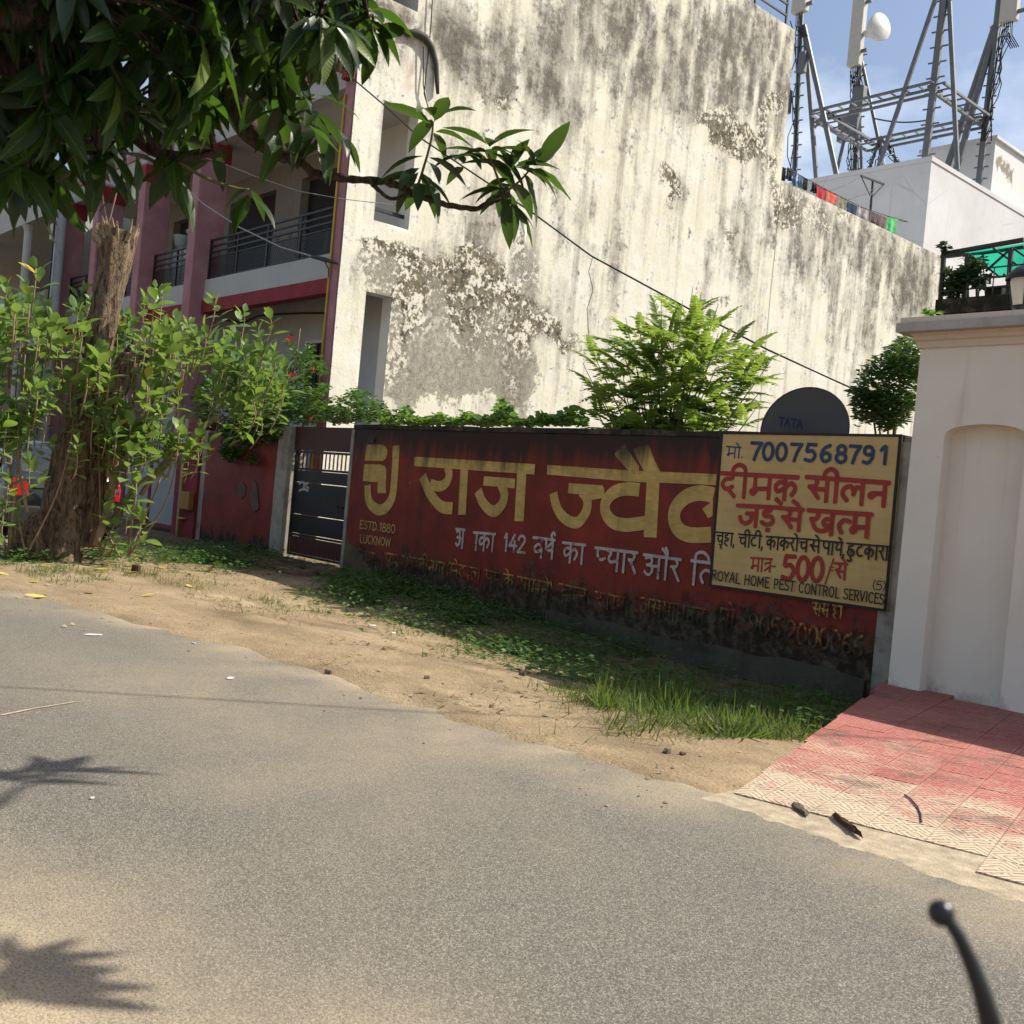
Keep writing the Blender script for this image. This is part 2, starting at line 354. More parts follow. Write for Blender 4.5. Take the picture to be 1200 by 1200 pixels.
for i in range(-18, 14):
    for j in range(-3, 22):
        p = org + eu * (TS * (i + .5)) + ev * (TS * (j + .5))
        if p.y < 4.0 + 0.06*(p.x+2) + 0.06 or p.y > (7.93 if p.x > -4.0 else 8.03) or p.x > 0.2: continue
        ld_e = (Vector((p.x-lx0, p.y-ly0, 0))).dot(lnrm) * -1
        if ld_e < -TS*.62: continue
        if math.hypot(p.x, p.y) > 11: continue
        R = Matrix.Rotation(ang + (math.pi/2 if (i + j) % 2 else 0), 4, 'Z')
        MW = Matrix.Translation(p + Vector((0, 0, -0.001 + rnd.uniform(-0.0012, 0.0012)))) @ R @ Matrix.Rotation(rnd.uniform(-.006, .006), 4, 'X'); me_ = tile_me
        if ld_e < TS*.75:                                # cut along the ragged left border of the apron
            bm = bmesh.new(); bm.from_mesh(tile_me); inv = MW.inverted(); jl = rnd.uniform(-.012, .02)
            bmesh.ops.bisect_plane(bm, geom=bm.verts[:]+bm.edges[:]+bm.faces[:], plane_co=inv @ Vector((lx0, ly0, 0)) + inv.to_3x3() @ (lnrm*-jl), plane_no=inv.to_3x3() @ lnrm, clear_outer=True)
            eds = [e_ for e_ in bm.edges if e_.is_boundary and len(e_.link_faces) == 1]
            try: bmesh.ops.holes_fill(bm, edges=eds)
            except Exception: pass
            if not bm.faces: bm.free(); continue
            me_ = bpy.data.meshes.new('tile'); bm.to_mesh(me_); bm.free(); me_.materials.append(M['tile'])
        piece('tile', me_, ap_o, MW)
        nt_ += 1
print('tiles', nt_)
# crumbling pale concrete lip between tiles and asphalt
lip = MB(); n_ = 60
lv = []
for i in range(n_ + 1):
    x = -2.75 + i * (3.0 / n_); y0 = road_edge(x) + 0.0 + 0.07*fbm(x*7, 1, 1); y1 = road_edge(x) + 0.20 + 0.02*fbm(x*6, 2, 2)
    lv += [(x, road_edge(x) - .30, -0.004), (x, y0 + 0.07, 0.004 + 0.002*fbm(x*9, 0, 0)), (x, y1 + .16, 0.0075), (x, y1 + 0.18, -0.03)]
lip.add(lv, [(4*i+k, 4*(i+1)+k, 4*(i+1)+k+1, 4*i+k+1) for i in range(n_) for k in range(3)])
M['lip'] = simple('crumbled_cement', (0.40, 0.33, 0.235), 0.95, 0.1, var=0.35, scale=14, bump=0.6)
lip.build('kerb_strip', M['lip'], kind='structure')
# ------------------------------------------------------------------ weathered paint of the street wall
RED = (0.135, 0.017, 0.010)
def grime(s, base, gloss=True, corner=True):
    """old paint in the open: black algae running down from the coping, mould rising from the soil, bare plaster patches"""
    p = s.pos; z = s.sep(p)[2]; x = s.sep(p)[0]
    run = s.noise(1.0, 6, 0.6, s.map(p, scale=(7, 7, 0.55))); run2 = s.noise(1.0, 5, 0.6, s.map(p, scale=(2.1, 2, 0.25), loc=(4, 0, 0)))
    spl = s.noise(5.5, 8, 0.7); bl = s.noise(1.3, 5, 0.6)
    # bare plaster
    low = s.ramp(z, (0.0, 1.0), (0.62, 0.0))
    pv = s.ma('ADD', s.ma('MULTIPLY', spl, 0.7), s.ma('ADD', s.ma('MULTIPLY', bl, 0.42), s.ma('MULTIPLY', low, 0.13)))
    peel = s.ramp(pv, (0.70, 0.0), (0.715, 1.0))
    plaster = s.mix(s.noise(14, 5, 0.6), (0.10, 0.085, 0.06), (0.20, 0.17, 0.125))
    c = s.mix(s.ma('MULTIPLY', peel, 0.8), base, plaster)
    c = s.mix(s.ramp(s.noise(3.2, 5, 0.6), (0.35, 0.25), (0.6, 0.0)), c, (0.03, 0.012, 0.01))
    # algae from the top: z 2.05 .. about 1.6
    t = s.ma('ADD', s.ma('MULTIPLY', s.ma('SUBTRACT', z, 1.42), 1.45), s.ma('MULTIPLY', s.ma('ADD', run, s.ma('MULTIPLY', run2, 0.8)), 1.0))
    top = s.ramp(t, (1.1, 0.0), (1.42, 0.95)) if False else s.ma('MULTIPLY', s.ma('SUBTRACT', t, 1.13), 2.6, clamp=True)
    c = s.mix(s.ma('MULTIPLY', top, 0.9), c, (0.012, 0.010, 0.008))
    # mould from below
    rise = s.ma('ADD', s.ma('MULTIPLY', s.ma('SUBTRACT', s.ma('ADD', 0.44, s.ma('MULTIPLY', s.ma('ADD', x, 8.0), 0.012)), z), 1.7), s.ma('ADD', s.ma('MULTIPLY', s.ma('SUBTRACT', bl, 0.5), 1.3), s.ma('MULTIPLY', s.ma('SUBTRACT', spl, 0.5), 1.6)))
    b = s.ma('MULTIPLY', rise, 2.4, clamp=True)
    mould = s.mix(s.ramp(s.noise(9, 7, 0.7), (0.45, 0.0), (0.7, 1.0)), (0.016, 0.015, 0.010), (0.12, 0.105, 0.065))
    c = s.mix(s.ma('MULTIPLY', b, 0.93), c, mould)
    # long dark drips in mid wall
    dr = s.ramp(s.noise(1.0, 4, 0.55, s.map(p, scale=(3.3, 3, 0.12), loc=(9, 0, 0))), (0.55, 0.0), (0.72, 0.75)); c = s.mix(s.ma('MULTIPLY', dr, 0.7), c, (0.03, 0.013, 0.01))
    pat = s.ma('ADD', s.ma('SUBTRACT', s.ma('MULTIPLY', s.ma('SUBTRACT', -12.15, x), 1.5), s.ma('MULTIPLY', s.ma('SUBTRACT', z, 0.26), 2.4)), s.ma('MULTIPLY', s.ma('SUBTRACT', spl, 0.5), 1.2))
    if corner: c = s.mix(s.ramp(pat, (0.0, 0.0), (0.06, 0.9)), c, s.mix(s.noise(8, 6, .7), (0.05, 0.045, 0.03), (0.16, 0.14, 0.09)))
    s.col(c); s.rough(s.mix(b, (0.62, 0.62, 0.62), (0.95, 0.95, 0.95)))
    s.bump(s.ma('ADD', s.ma('MULTIPLY', peel, -0.7), s.ma('MULTIPLY', s.noise(25, 6, 0.6), 0.6)), 0.45, 0.006)
    return s.m
def wallred(s): return s.mix(s.ramp(s.noise(1.8, 6, 0.65), (0.3, 0.0), (0.7, 1.0)), (0.125, 0.016, 0.010), (0.25, 0.028, 0.014))
s = N('red_wall_paint'); M['redwall'] = grime(s, wallred(s))
def lettermat(name, c, fade, scale=9):
    s = N(name); br = s.noise(1.0, 4, 0.6, s.map(s.pos, scale=(9, 9, 30)))
    cc = s.mix(s.ramp(br, (0.3, 0.0), (0.7, 1.0)), tuple(v*0.72 for v in c), c)
    wv = s.ma('ADD', s.noise(scale, 8, 0.75), s.ma('MULTIPLY', s.noise(2.2, 3, 0.5), 0.35))
    worn = s.ramp(wv, (fade, 0.0), (fade + 0.04, 1.0))
    return grime(s, s.mix(worn, cc, wallred(s)))
M['l_yellow'] = lettermat('yellow_letter_paint', (0.62, 0.42, 0.125), 0.86)
M['l_faded'] = lettermat('faded_yellow_letter_paint', (0.48, 0.34, 0.075), 0.655, 20)
M['l_white'] = lettermat('white_letter_paint', (0.54, 0.47, 0.45), 0.76, 14)
M['l_small'] = lettermat('small_yellow_letter_paint', (0.60, 0.42, 0.14), 0.84)

ground_z = -0.45
bw = thing('boundary_wall', 'long maroon street wall with big faded yellow hand-painted Hindi lettering and blackened top', 'wall', ((-12.53-4.33)/2, YW, 0))
# wall face as a slightly uneven plastered sheet wrapped round a solid core
def plaster_block(x0, x1, y0, y1, z0, z1, st=0.13, amp=0.006, seed=0, topwave=0.012):
    nx_ = max(2, int((x1-x0)/st)+1); nz_ = max(2, int((z1-z0)/st)+1); mb = MB(); vs = []
    for k in range(nz_):
        for i in range(nx_):
            x = x0 + (x1-x0)*i/(nx_-1); t = k/(nz_-1); z = z0 + (z1 + topwave*fbm(x*1.3, seed, 2) - z0)*t
            vs.append((x, y0 + amp*fbm(x*1.5, z*1.5, seed+3), z))
    n0 = len(vs)
    for i in range(nx_):
        x = x0 + (x1-x0)*i/(nx_-1); vs.append((x, y1, z1 + topwave*fbm(x*1.3, seed, 2)))
    for i in range(nx_): vs.append((x0 + (x1-x0)*i/(nx_-1), y1, z0))
    fs = [(k*nx_+i, k*nx_+i+1, (k+1)*nx_+i+1, (k+1)*nx_+i) for k in range(nz_-1) for i in range(nx_-1)]
    tl = (nz_-1)*nx_
    fs += [(tl+i, tl+i+1, n0+i+1, n0+i) for i in range(nx_-1)] + [(n0+i, n0+i+1, n0+nx_+i+1, n0+nx_+i) for i in range(nx_-1)]
    fs += [tuple([k*nx_ for k in range(nz_)][::-1] + [n0+nx_, n0][::1])[::1]]
    fs += [tuple([k*nx_+nx_-1 for k in range(nz_)] + [n0+nx_-1, n0+2*nx_-1])]
    mb.add(vs, fs); return mb
plaster_block(-12.53, -4.36, YW, YW+0.23, ground_z, 1.99, amp=0.0022).build('wall', M['redwall'], bw)
M['coping'] = simple('black_algae_coping', (0.05, 0.043, 0.035), 0.95, 0.1, var=0.5, scale=6, bump=0.6, dirt=((0.16, 0.14, 0.11), 0.5))
plaster_block(-12.56, -4.30, YW-0.015, YW+0.25, 1.993, 2.05, amp=0.01, topwave=0.015, seed=5).build('coping', M['coping'], bw)
plaster_block(-8.3, -4.40, YW-0.035, YW-0.009, ground_z, 0.0, amp=0.015, topwave=0.06, seed=8).build('plinth', M['mossy'], bw)
M['edgewhite'] = simple('weathered_whitewash', (0.36, 0.33, 0.28), 0.9, 0.15, var=0.25, scale=8, bump=0.3, dirt=((0.09, 0.08, 0.06), 0.8))
plaster_block(-4.357, -4.10, YW-0.005, YW+0.2, ground_z, 1.99, seed=11).build('end_strip', M['edgewhite'], bw)
plaster_block(-12.60, -12.533, YW-0.012, YW+0.24, ground_z, 1.97, seed=12, st=0.1).build('end_strip', M['edgewhite'], bw)
mb = MB(); a = PY(431, 513, YW-0.012); mb.box(a.x, YW-0.014, a.z-0.075, a.x+0.17, YW-0.004, a.z+0.01); 
num = mb.build('number_plate', simple('black_enamel', (0.012, 0.012, 0.012), 0.5), bw)

# ------------------------------------------------------------------ hand lettering (brush strokes laid on a plane)
def smooth_pts(pts, sub=5):
    if len(pts) < 3: return [tuple(p) for p in pts]
    out = []; P_ = [pts[0]] + list(pts) + [pts[-1]]
    for i in range(1, len(P_)-2):
        p0, p1, p2, p3 = P_[i-1], P_[i], P_[i+1], P_[i+2]
        for k in range(sub):
            t = k/sub
            out.append(tuple(0.5*((2*p1[j]) + (-p0[j]+p2[j])*t + (2*p0[j]-5*p1[j]+4*p2[j]-p3[j])*t*t + (-p0[j]+3*p1[j]-3*p2[j]+p3[j])*t**3) for j in range(2)))
    out.append(tuple(pts[-1])); return out
class Letters:
    """collects flat strokes/polygons in picture-survey coordinates on plane Y; every stroke 0.25 mm above the previous"""
    def __init__(s, Y): s.Y = Y; s.mb = MB(); s.k = 0; s.cuts = []
    def cut(s): s.cuts.append((len(s.mb.v), len(s.mb.f)))
    def w(s, p): q = PY(p[0], p[1], s.Y); return (q.x, q.z)
    def poly2(s, pts):                         # pts in (x,z)
        y = s.Y - 0.0025 - 0.00022*s.k; s.k += 1
        s.mb.add([(x, y, z) for x, z in pts], [tuple(range(len(pts)))]); return s
    def poly(s, pts): return s.poly2([s.w(p) for p in pts])
    def stroke2(s, pts, wd, sm=True, cap=True, w1=None):
        closed = len(pts) > 4 and math.hypot(pts[0][0]-pts[-1][0], pts[0][1]-pts[-1][1]) < wd*.4
        pts = smooth_pts(pts) if sm else [tuple(p) for p in pts]; w1 = wd if w1 is None else w1; cap = cap and not closed
        if len(pts) < 2: return s
        y = s.Y - 0.0025 - 0.00022*s.k; s.k += 1; L = []; R = []; n = len(pts)
        for i, p in enumerate(pts):
            a = pts[max(0, i-1)]; b = pts[min(n-1, i+1)]
            if closed and i in (0, n-1): a, b = pts[-2], pts[1]
            dx, dz = b[0]-a[0], b[1]-a[1]; l = math.hypot(dx, dz) or 1; dx /= l; dz /= l
            h = (wd + (w1-wd)*i/(n-1))/2
            if cap and i == 0: p = (p[0]-dx*h*0.45, p[1]-dz*h*0.45)
            if cap and i == n-1: p = (p[0]+dx*h*0.45, p[1]+dz*h*0.45)
            yy = y - 0.00003*i; L.append((p[0]-dz*h, yy, p[1]+dx*h)); R.append((p[0]+dz*h, yy, p[1]-dx*h))
        v = L + R; f = [(i, i+1, n+i+1, n+i) for i in range(n-1)]
        if cap:                               # rounded brush ends
            for e, q in ((0, 1), (n-1, n-2)):
                cx = (L[e][0]+R[e][0])/2; cz = (L[e][2]+R[e][2])/2; px_, pz_ = pts[e][0]-pts[q][0], pts[e][1]-pts[q][1]; l = math.hypot(px_, pz_) or 1
                h = (wd if e == 0 else w1)/2; k = len(v); y = L[e][1]; v += [(cx+px_/l*h*0.5+(L[e][0]-cx)*0.62, y, cz+pz_/l*h*0.5+(L[e][2]-cz)*0.62), (cx+px_/l*h*0.5-(L[e][0]-cx)*0.62, y, cz+pz_/l*h*0.5-(L[e][2]-cz)*0.62)]
                f.append((e, k, k+1, n+e))
        s.mb.add(v, f); return s
    def stroke(s, pts, wpx, **kw):
        a = s.w(pts[0]); b = s.w((pts[0][0], pts[0][1]+10)); sc = math.hypot(a[0]-b[0], a[1]-b[1])/10
        return s.stroke2([s.w(p) for p in pts], wpx*sc, **kw)
    def build(s, name, mat, parent):
        ox = oy = oz = 0; q = parent; o = None
        while q is not None: ox += q.location.x; oy += q.location.y; oz += q.location.z; q = q.parent
        if not s.cuts or s.cuts[-1][0] < len(s.mb.v): s.cut()
        v0 = f0 = 0
        for v1, f1 in s.cuts:
            if v1 == v0: continue
            me = bpy.data.meshes.new(name); me.from_pydata([(a-ox, b-oy, c-oz) for a, b, c in s.mb.v[v0:v1]], [], [tuple(i-v0 for i in f) for f in s.mb.f[f0:f1]]); me.materials.append(mat)
            o = bpy.data.objects.new(name, me); C.objects.link(o); o.parent = parent; v0, f0 = v1, f1
        return o
# brush glyphs: unit box, head line at y=1, foot at y=0
A_ = lambda cx, cy, rx, ry, a0, a1, n=7: [(cx + rx*math.cos(math.radians(a0+(a1-a0)*i/n)), cy + ry*math.sin(math.radians(a0+(a1-a0)*i/n))) for i in range(n+1)]
DG = {
 'a':  (1.0, [[(.10,.86),(.32,.93),(.45,.8),(.38,.6),(.2,.55)],[(.2,.55),(.45,.5),(.48,.25),(.28,.1),(.08,.22)],[(.4,.53),(.82,.53)],[(.84,1),(.84,0)]]),
 'A':  (.42, [[(.24,1),(.24,0)]]),
 'ka': (.98, [[(.48,1),(.48,0)],[(.48,.72),(.25,.74),(.1,.55),(.2,.33),(.48,.5)],[(.48,.5),(.72,.72),(.9,.5),(.78,.2)]]),
 'kha':(1.25,[[(.35,1),(.42,.8),(.3,.62),(.12,.62)],[(.14,.62),(.34,.2),(.7,.12),(1.05,.35)],[(1.06,1),(1.06,0)],[(1.06,.62),(.8,.66),(.68,.5),(.8,.36),(1.06,.42)]]),
 'ga': (.9,  [[(.3,1),(.3,.42),(.2,.3),(.1,.4)],[(.74,1),(.74,0)]]),
 'cha':(.98, [[(.1,.74),(.82,.74)],[(.3,.74),(.28,.4),(.5,.22),(.8,.4)],[(.82,1),(.82,0)]]),
 'chha':(.9,[[(.5,1),(.5,.86),(.2,.8),(.2,.6),(.5,.58)],[(.22,.58),(.08,.35),(.3,.12),(.62,.2),(.7,.45),(.5,.5),(.42,.34)]]),
 'ja': (1.0, [[(.84,1),(.84,0)],[(.42,.62),(.84,.62)],[(.6,.62),(.62,.3),(.4,.12),(.2,.22),(.12,.42)]]),
 'jh': (.72, [[(.35,.62),(.72,.62)],[(.5,.62),(.52,.3),(.35,.12),(.16,.22),(.08,.42)]]),
 'tta':(.8,  [[(.45,1),(.45,.82),(.2,.74),(.1,.45),(.3,.15),(.62,.2)]]),
 'dda':(.8,  [[(.45,1),(.45,.82),(.2,.76),(.22,.55),(.52,.52),(.6,.25),(.35,.1),(.12,.22)],[(.38,-.16),(.44,-.17)]]),
 'ta': (.88, [[(.72,1),(.72,0)],[(.72,.62),(.4,.66),(.18,.42),(.3,.12)]]),
 'th': (.6,  [[(.6,.62),(.35,.66),(.14,.42),(.26,.12)]]),
 'tra':(.9,  [[(.72,1),(.72,0)],[(.72,.68),(.3,.68),(.18,.58)],[(.72,.42),(.2,.08)]]),
 'da': (.78, [[(.5,1),(.5,.8),(.24,.74),(.12,.5),(.3,.3),(.52,.42)],[(.36,.32),(.62,.0)]]),
 'na': (.92, [[(.76,1),(.76,0)],[(.76,.5),(.3,.5),(.16,.42),(.22,.32),(.34,.42)]]),
 'pa': (.9,  [[(.18,1),(.2,.62),(.42,.46),(.74,.56)],[(.74,1),(.74,0)]]),
 'py': (.62, [[(.14,1),(.16,.62),(.36,.46),(.6,.52)]]),
 'ma': (.98, [[(.82,1),(.82,0)],[(.24,1),(.24,.36)],[(.24,.36),(.1,.26),(.2,.16),(.3,.3)],[(.2,.38),(.82,.42)]]),
 'ya': (.92, [[(.76,1),(.76,0)],[(.14,.95),(.34,.84),(.22,.58),(.36,.4),(.76,.5)]]),
 'ra': (.62, [[(.3,1),(.44,.84),(.36,.64),(.12,.62)],[(.2,.62),(.56,.02)]]),
 'la': (1.05,[[(.9,1),(.9,0)],[(.9,.62),(.66,.7),(.54,.4)],[(.56,.5),(.42,.72),(.16,.62),(.1,.36),(.28,.12)]]),
 'va': (.9,  [[(.74,1),(.74,0)],[(.74,.62),(.4,.68),(.14,.46),(.3,.26),(.74,.4)]]),
 'ssa':(.9,  [[(.18,1),(.2,.62),(.42,.4),(.74,.5)],[(.74,1),(.74,0)],[(.2,.5),(.7,.86)]]),
 'sa': (.98, [[(.32,1),(.42,.8),(.32,.62),(.12,.58)],[(.16,.58),(.5,.12)],[(.36,.5),(.84,.5)],[(.84,1),(.84,0)]]),
 'ha': (.8,  [[(.45,1),(.45,.84),(.2,.78),(.24,.6),(.55,.58),(.55,.4),(.26,.36),(.2,.14),(.5,-.06)]]),
 'dot':(.3,  [[(.12,.1),(.17,.1)]]), 'com':(.3,[[(.15,.08),(.08,-.16)]]), 'dash':(.45,[[(.08,.45),(.36,.45)]]), 'sp':(.45,[]), 'gap':(.8,[]),
 'par':(.4,  [[(.3,1.1),(.12,.5),(.3,-.1)]]), 'rap':(.4,[[(.1,1.1),(.28,.5),(.1,-.1)]]),
}
NOHEAD = {'dot','com','dash','sp','gap','par','rap'}
MT = {   # vowel marks, x relative to the last stem
 'E': [[(0,1.0),(-.12,1.22),(-.32,1.38)]], 'AI': [[(0,1),(-.08,1.22),(-.26,1.38)],[(0,1),(.04,1.25),(-.08,1.44)]],
 'II': [[(.0,1.0),(-.04,1.28),(-.26,1.42),(-.48,1.28),(-.52,1.04)]], 'U': [[(-.1,-.02),(.0,-.2),(-.2,-.3),(-.34,-.2)]],
 'UU': [[(-.3,.0),(-.12,-.06),(-.16,-.2),(-.02,-.3)]], 'M': [[(-.1,1.24),(-.05,1.25)]], 'REPH': [[(-.04,1.02),(-.16,1.22),(.0,1.38),(.12,1.28)]], 'HAL': [[(-.3,-.04),(-.12,-.2)]],
}
LG = {
 '0': (.66,[A_(.33,.5,.25,.47,90,450,14)]), '1': (.42,[[(.12,.78),(.26,.98),(.26,.02)]]), '2': (.66,[[(.08,.75),(.2,.96),(.45,.96),(.55,.74),(.4,.45),(.08,.04)],[(.08,.03),(.6,.03)]]),
 '3': (.6,[[(.1,.9),(.4,.96),(.48,.72),(.25,.55)],[(.25,.55),(.52,.45),(.45,.1),(.08,.08)]]), '4': (.66,[[(.42,.98),(.08,.35)],[(.08,.35),(.6,.35)],[(.46,.6),(.42,0)]]),
 '5': (.64,[[(.55,.97),(.16,.97)],[(.16,.97),(.12,.58),(.38,.62),(.55,.35),(.38,.05),(.06,.1)]]), '6': (.66,[[(.5,.95),(.2,.75),(.08,.35),(.25,.04),(.52,.15),(.52,.42),(.3,.52),(.12,.38)]]),
 '7': (.62,[[(.06,.95),(.56,.95)],[(.56,.95),(.36,.5),(.24,.02)]]), '8': (.62,[A_(.3,.74,.2,.22,90,450,12), A_(.3,.27,.24,.25,90,450,12)]), '9': (.64,[[(.54,.7),(.4,.94),(.14,.9),(.1,.62),(.3,.48),(.52,.6)],[(.54,.72),(.5,.3),(.3,.03),(.08,.08)]]),
 'A': (.72,[[(.05,.0),(.35,.98)],[(.35,.98),(.62,.0)],[(.16,.35),(.52,.35)]]), 'C': (.66,[A_(.36,.5,.28,.47,50,310,10)]), 'D': (.7,[[(.12,.98),(.12,.02)],[(.1,.97),(.45,.88),(.58,.5),(.45,.1),(.1,.03)]]),
 'E': (.6,[[(.12,.98),(.12,.02)],[(.12,.97),(.52,.97)],[(.12,.52),(.45,.52)],[(.12,.03),(.54,.03)]]), 'H': (.72,[[(.12,.98),(.12,.02)],[(.58,.98),(.58,.02)],[(.12,.5),(.58,.5)]]), 'I': (.3,[[(.14,.98),(.14,.02)]]),
 'J': (.5,[[(.36,.98),(.36,.2),(.2,.03),(.05,.2)]]), 'K': (.68,[[(.12,.98),(.12,.02)],[(.56,.98),(.14,.45)],[(.28,.58),(.6,.02)]]), 'L': (.55,[[(.12,.98),(.12,.03)],[(.12,.03),(.5,.03)]]),
 'M': (.88,[[(.1,.0),(.14,.98)],[(.14,.98),(.42,.3)],[(.42,.3),(.7,.98)],[(.7,.98),(.76,.0)]]), 'N': (.72,[[(.1,.0),(.1,.98)],[(.1,.98),(.58,.02)],[(.58,.02),(.58,.98)]]), 'O': (.74,[A_(.37,.5,.28,.47,90,450,14)]),
 'P': (.62,[[(.12,.98),(.12,.02)],[(.1,.97),(.42,.95),(.52,.73),(.42,.52),(.12,.48)]]), 'R': (.66,[[(.12,.98),(.12,.02)],[(.1,.97),(.42,.95),(.52,.74),(.4,.55),(.12,.5)],[(.28,.5),(.58,.02)]]),
 'S': (.6,[[(.5,.88),(.28,.98),(.1,.8),(.2,.58),(.45,.42),(.5,.18),(.28,.02),(.06,.14)]]), 'T': (.62,[[(.04,.97),(.58,.97)],[(.31,.97),(.31,.02)]]), 'U': (.7,[[(.1,.98),(.12,.25),(.35,.02),(.56,.25),(.58,.98)]]),
 'V': (.66,[[(.05,.98),(.3,.02)],[(.3,.02),(.58,.98)]]), 'W': (.95,[[(.05,.98),(.22,.02)],[(.22,.02),(.44,.85)],[(.44,.85),(.64,.02)],[(.64,.02),(.84,.98)]]), 'Y': (.62,[[(.05,.98),(.3,.5)],[(.56,.98),(.28,.5)],[(.28,.5),(.26,.02)]]),
 ' ': (.42,[]), '.': (.26,[[(.1,.05),(.14,.05)]]), ',': (.26,[[(.14,.08),(.08,-.14)]]), '-': (.42,[[(.06,.45),(.34,.45)]]), '(': (.36,[[(.28,1.05),(.1,.5),(.28,-.05)]]), ')': (.36,[[(.08,1.05),(.26,.5),(.08,-.05)]]),
 '/': (.42,[[(.34,1.1),(.06,-.12)]]), '=': (.4,[[(.06,.58),(.32,.58)],[(.06,.38),(.32,.38)]]), "'": (.3,[[(.12,.95),(.1,.75)]]),
}
def frame(Lt, p0, p1, hpx, Wtot, lean=-0.085):
    """map unit glyph space to plane: p0,p1 = picture points of start and end of the head/base line, hpx = glyph height at both ends"""
    h0, h1 = hpx if isinstance(hpx, (tuple, list)) else (hpx, hpx)
    def m_(x, y, top):
        t = x / Wtot; bx = p0[0] + (p1[0]-p0[0])*t; by = p0[1] + (p1[1]-p0[1])*t; h = h0 + (h1-h0)*t; d = (1-y if top else -y) * h
        return Lt.w((bx + lean*d, by + d))
    return m_
def latin(Lt, txt, p0, p1, h, wd, jit=0.0):
    W_ = sum(LG[c][0] for c in txt); m_ = frame(Lt, p0, p1, h, W_); x = 0
    a, b = m_(0, 0, False), m_(0, 1, False); wu = math.hypot(a[0]-b[0], a[1]-b[1])
    for c in txt:
        for st in LG[c][1]:
            dy = rnd.uniform(-jit, jit)
            Lt.stroke2([m_(x + q[0], q[1] + dy, False) for q in st], wd*wu, sm=len(st) > 2)
        x += LG[c][0]
    Lt.cut()
def deva(Lt, toks, p0, p1, h, wd, head=True, skip=()):
    """toks: list of consonant keys; lower-case keys are letters, upper-case marks attach to the previous one; 'i:' prefix = short i before"""
    W_ = 0
    for t in toks:
        if t == 'i': W_ += .36
        elif t == 'O' or t == 'AU': W_ += .42
        elif t == 'IIA' : W_ += .42
        elif t in DG: W_ += DG[t][0]
    m_ = frame(Lt, p0, p1, h, W_); x = 0; stem = 0; runs = []; cur = None
    a, b = m_(0, 0, True), m_(0, 1, True); wu = math.hypot(a[0]-b[0], a[1]-b[1]); w_ = wd*wu
    def S(st, ox):
        Lt.stroke2([m_(ox + q[0], q[1], True) for q in st], w_, sm=len(st) > 2)
    for k, t in enumerate(toks):
        if t == 'i':
            S([(.16, 1), (.16, 0)], x); S([(.16, 1.0), (.2, 1.3), (.5, 1.42), (.8, 1.25), (.86, 1.02)], x)
            cur = [x, x+.36] if cur is None else [cur[0], x+.36]; x += .36; continue
        if t in ('O', 'AU', 'IIA'):
            S([(.24, 1), (.24, 0)], x); stem = x + .24
            for st in MT[{'O': 'E', 'AU': 'AI', 'IIA': 'II'}[t]]: S(st, stem)
            cur[1] = x + .42; x += .42; continue
        if t in MT:
            for st in MT[t]: S(st, stem)
            continue
        wd_, sts = DG[t]
        for st in sts:
            if k not in skip: S(st, x)
        xs = [q[0] for st in sts for q in st if len(st) == 2 and abs(st[0][0]-st[1][0]) < .02 and st[0][1] == 1] if sts else []
        stem = x + (max(xs) if xs else wd_*0.55)
        if t in NOHEAD:
            if cur: runs.append(cur); cur = None
        else: cur = [x, x+wd_] if cur is None else [cur[0], x+wd_]
        x += wd_
    if cur: runs.append(cur)
    if head:
        for a, b in runs:
            Lt.stroke2([m_(a - .02 + (b-a)*i/4, 1, True) for i in range(5)], w_, sm=False)
    Lt.cut()

# ---- text painted on the maroon wall
Y1 = YW - 0.0018
k1 = lambda *P_: [(400 + x/5, 490 + y/5) for x, y in P_]                    # survey sheets of the wall
k2 = lambda *P_: [(600 + x*260/1200, 490 + y*260/1200) for x, y in P_]
L = Letters(Y1)
L.poly(k1((148,155),(240,155),(260,166),(270,185),(270,210),(262,235),(245,250),(138,250)))
L.poly(k1((135,270),(232,272),(255,282),(265,300),(262,440),(212,440),(215,376),(127,368)))
L.stroke(k1((322,160),(318,260),(310,380),(300,460),(270,515),(232,538),(195,525),(165,490),(156,440),(155,392)), 13.2, cap=False)
lg = L.build('painted_emblem', M['l_yellow'], bw)
L = Letters(Y1); latin(L, 'ESTD.1880', (421, 619), (463.5, 625), (9.5, 10), 0.14); latin(L, 'LUCKNOW', (421.5, 636), (458.5, 640.5), (10, 9.5), 0.14); L.build('painted_word', M['l_small'], bw)
L = Letters(Y1)
L.poly(k1((430,226),(780,247),(1137,270),(1132,330),(1100,328),(427,281)))
L.stroke(k1((622,285),(633,330),(616,378),(572,400),(522,385)), 12.5, cap=False)
L.stroke(k1((477,338),(505,410),(540,470),(590,520),(652,528)), 13.5, cap=False)
L.stroke(k1((722,288),(708,566)), 14, sm=False, cap=False)
L.build('painted_letter', M['l_yellow'], bw)
L = Letters(Y1)
L.stroke(k1((835,367),(1018,383)), 10.8, sm=False, cap=False)
L.stroke(k1((935,385),(956,440),(945,500),(905,543),(868,535),(828,490),(803,424)), 13.5, cap=False)
L.stroke(k1((1058,322),(1042,604)), 16, sm=False, cap=False)
L.build('painted_letter', M['l_yellow'], bw)
L = Letters(Y1)
L.poly(k2((192,253),(640,283),(1108,303),(1104,362),(640,343),(190,305)))
L.stroke(k2((306,379),(490,393)), 12, sm=False, cap=False); L.stroke(k2((420,415),(500,402)), 12.5, sm=False, cap=False)
L.stroke(k2((378,395),(408,440),(402,505),(360,562),(312,558),(265,520),(238,465),(226,404)), 13.5, cap=False)
L.stroke(k2((690,388),(620,383),(555,400),(510,450),(508,510),(545,560),(610,578),(680,572),(725,565)), 16, cap=False)
L.stroke(k2((766,320),(748,645)), 19.5, sm=False, cap=False)
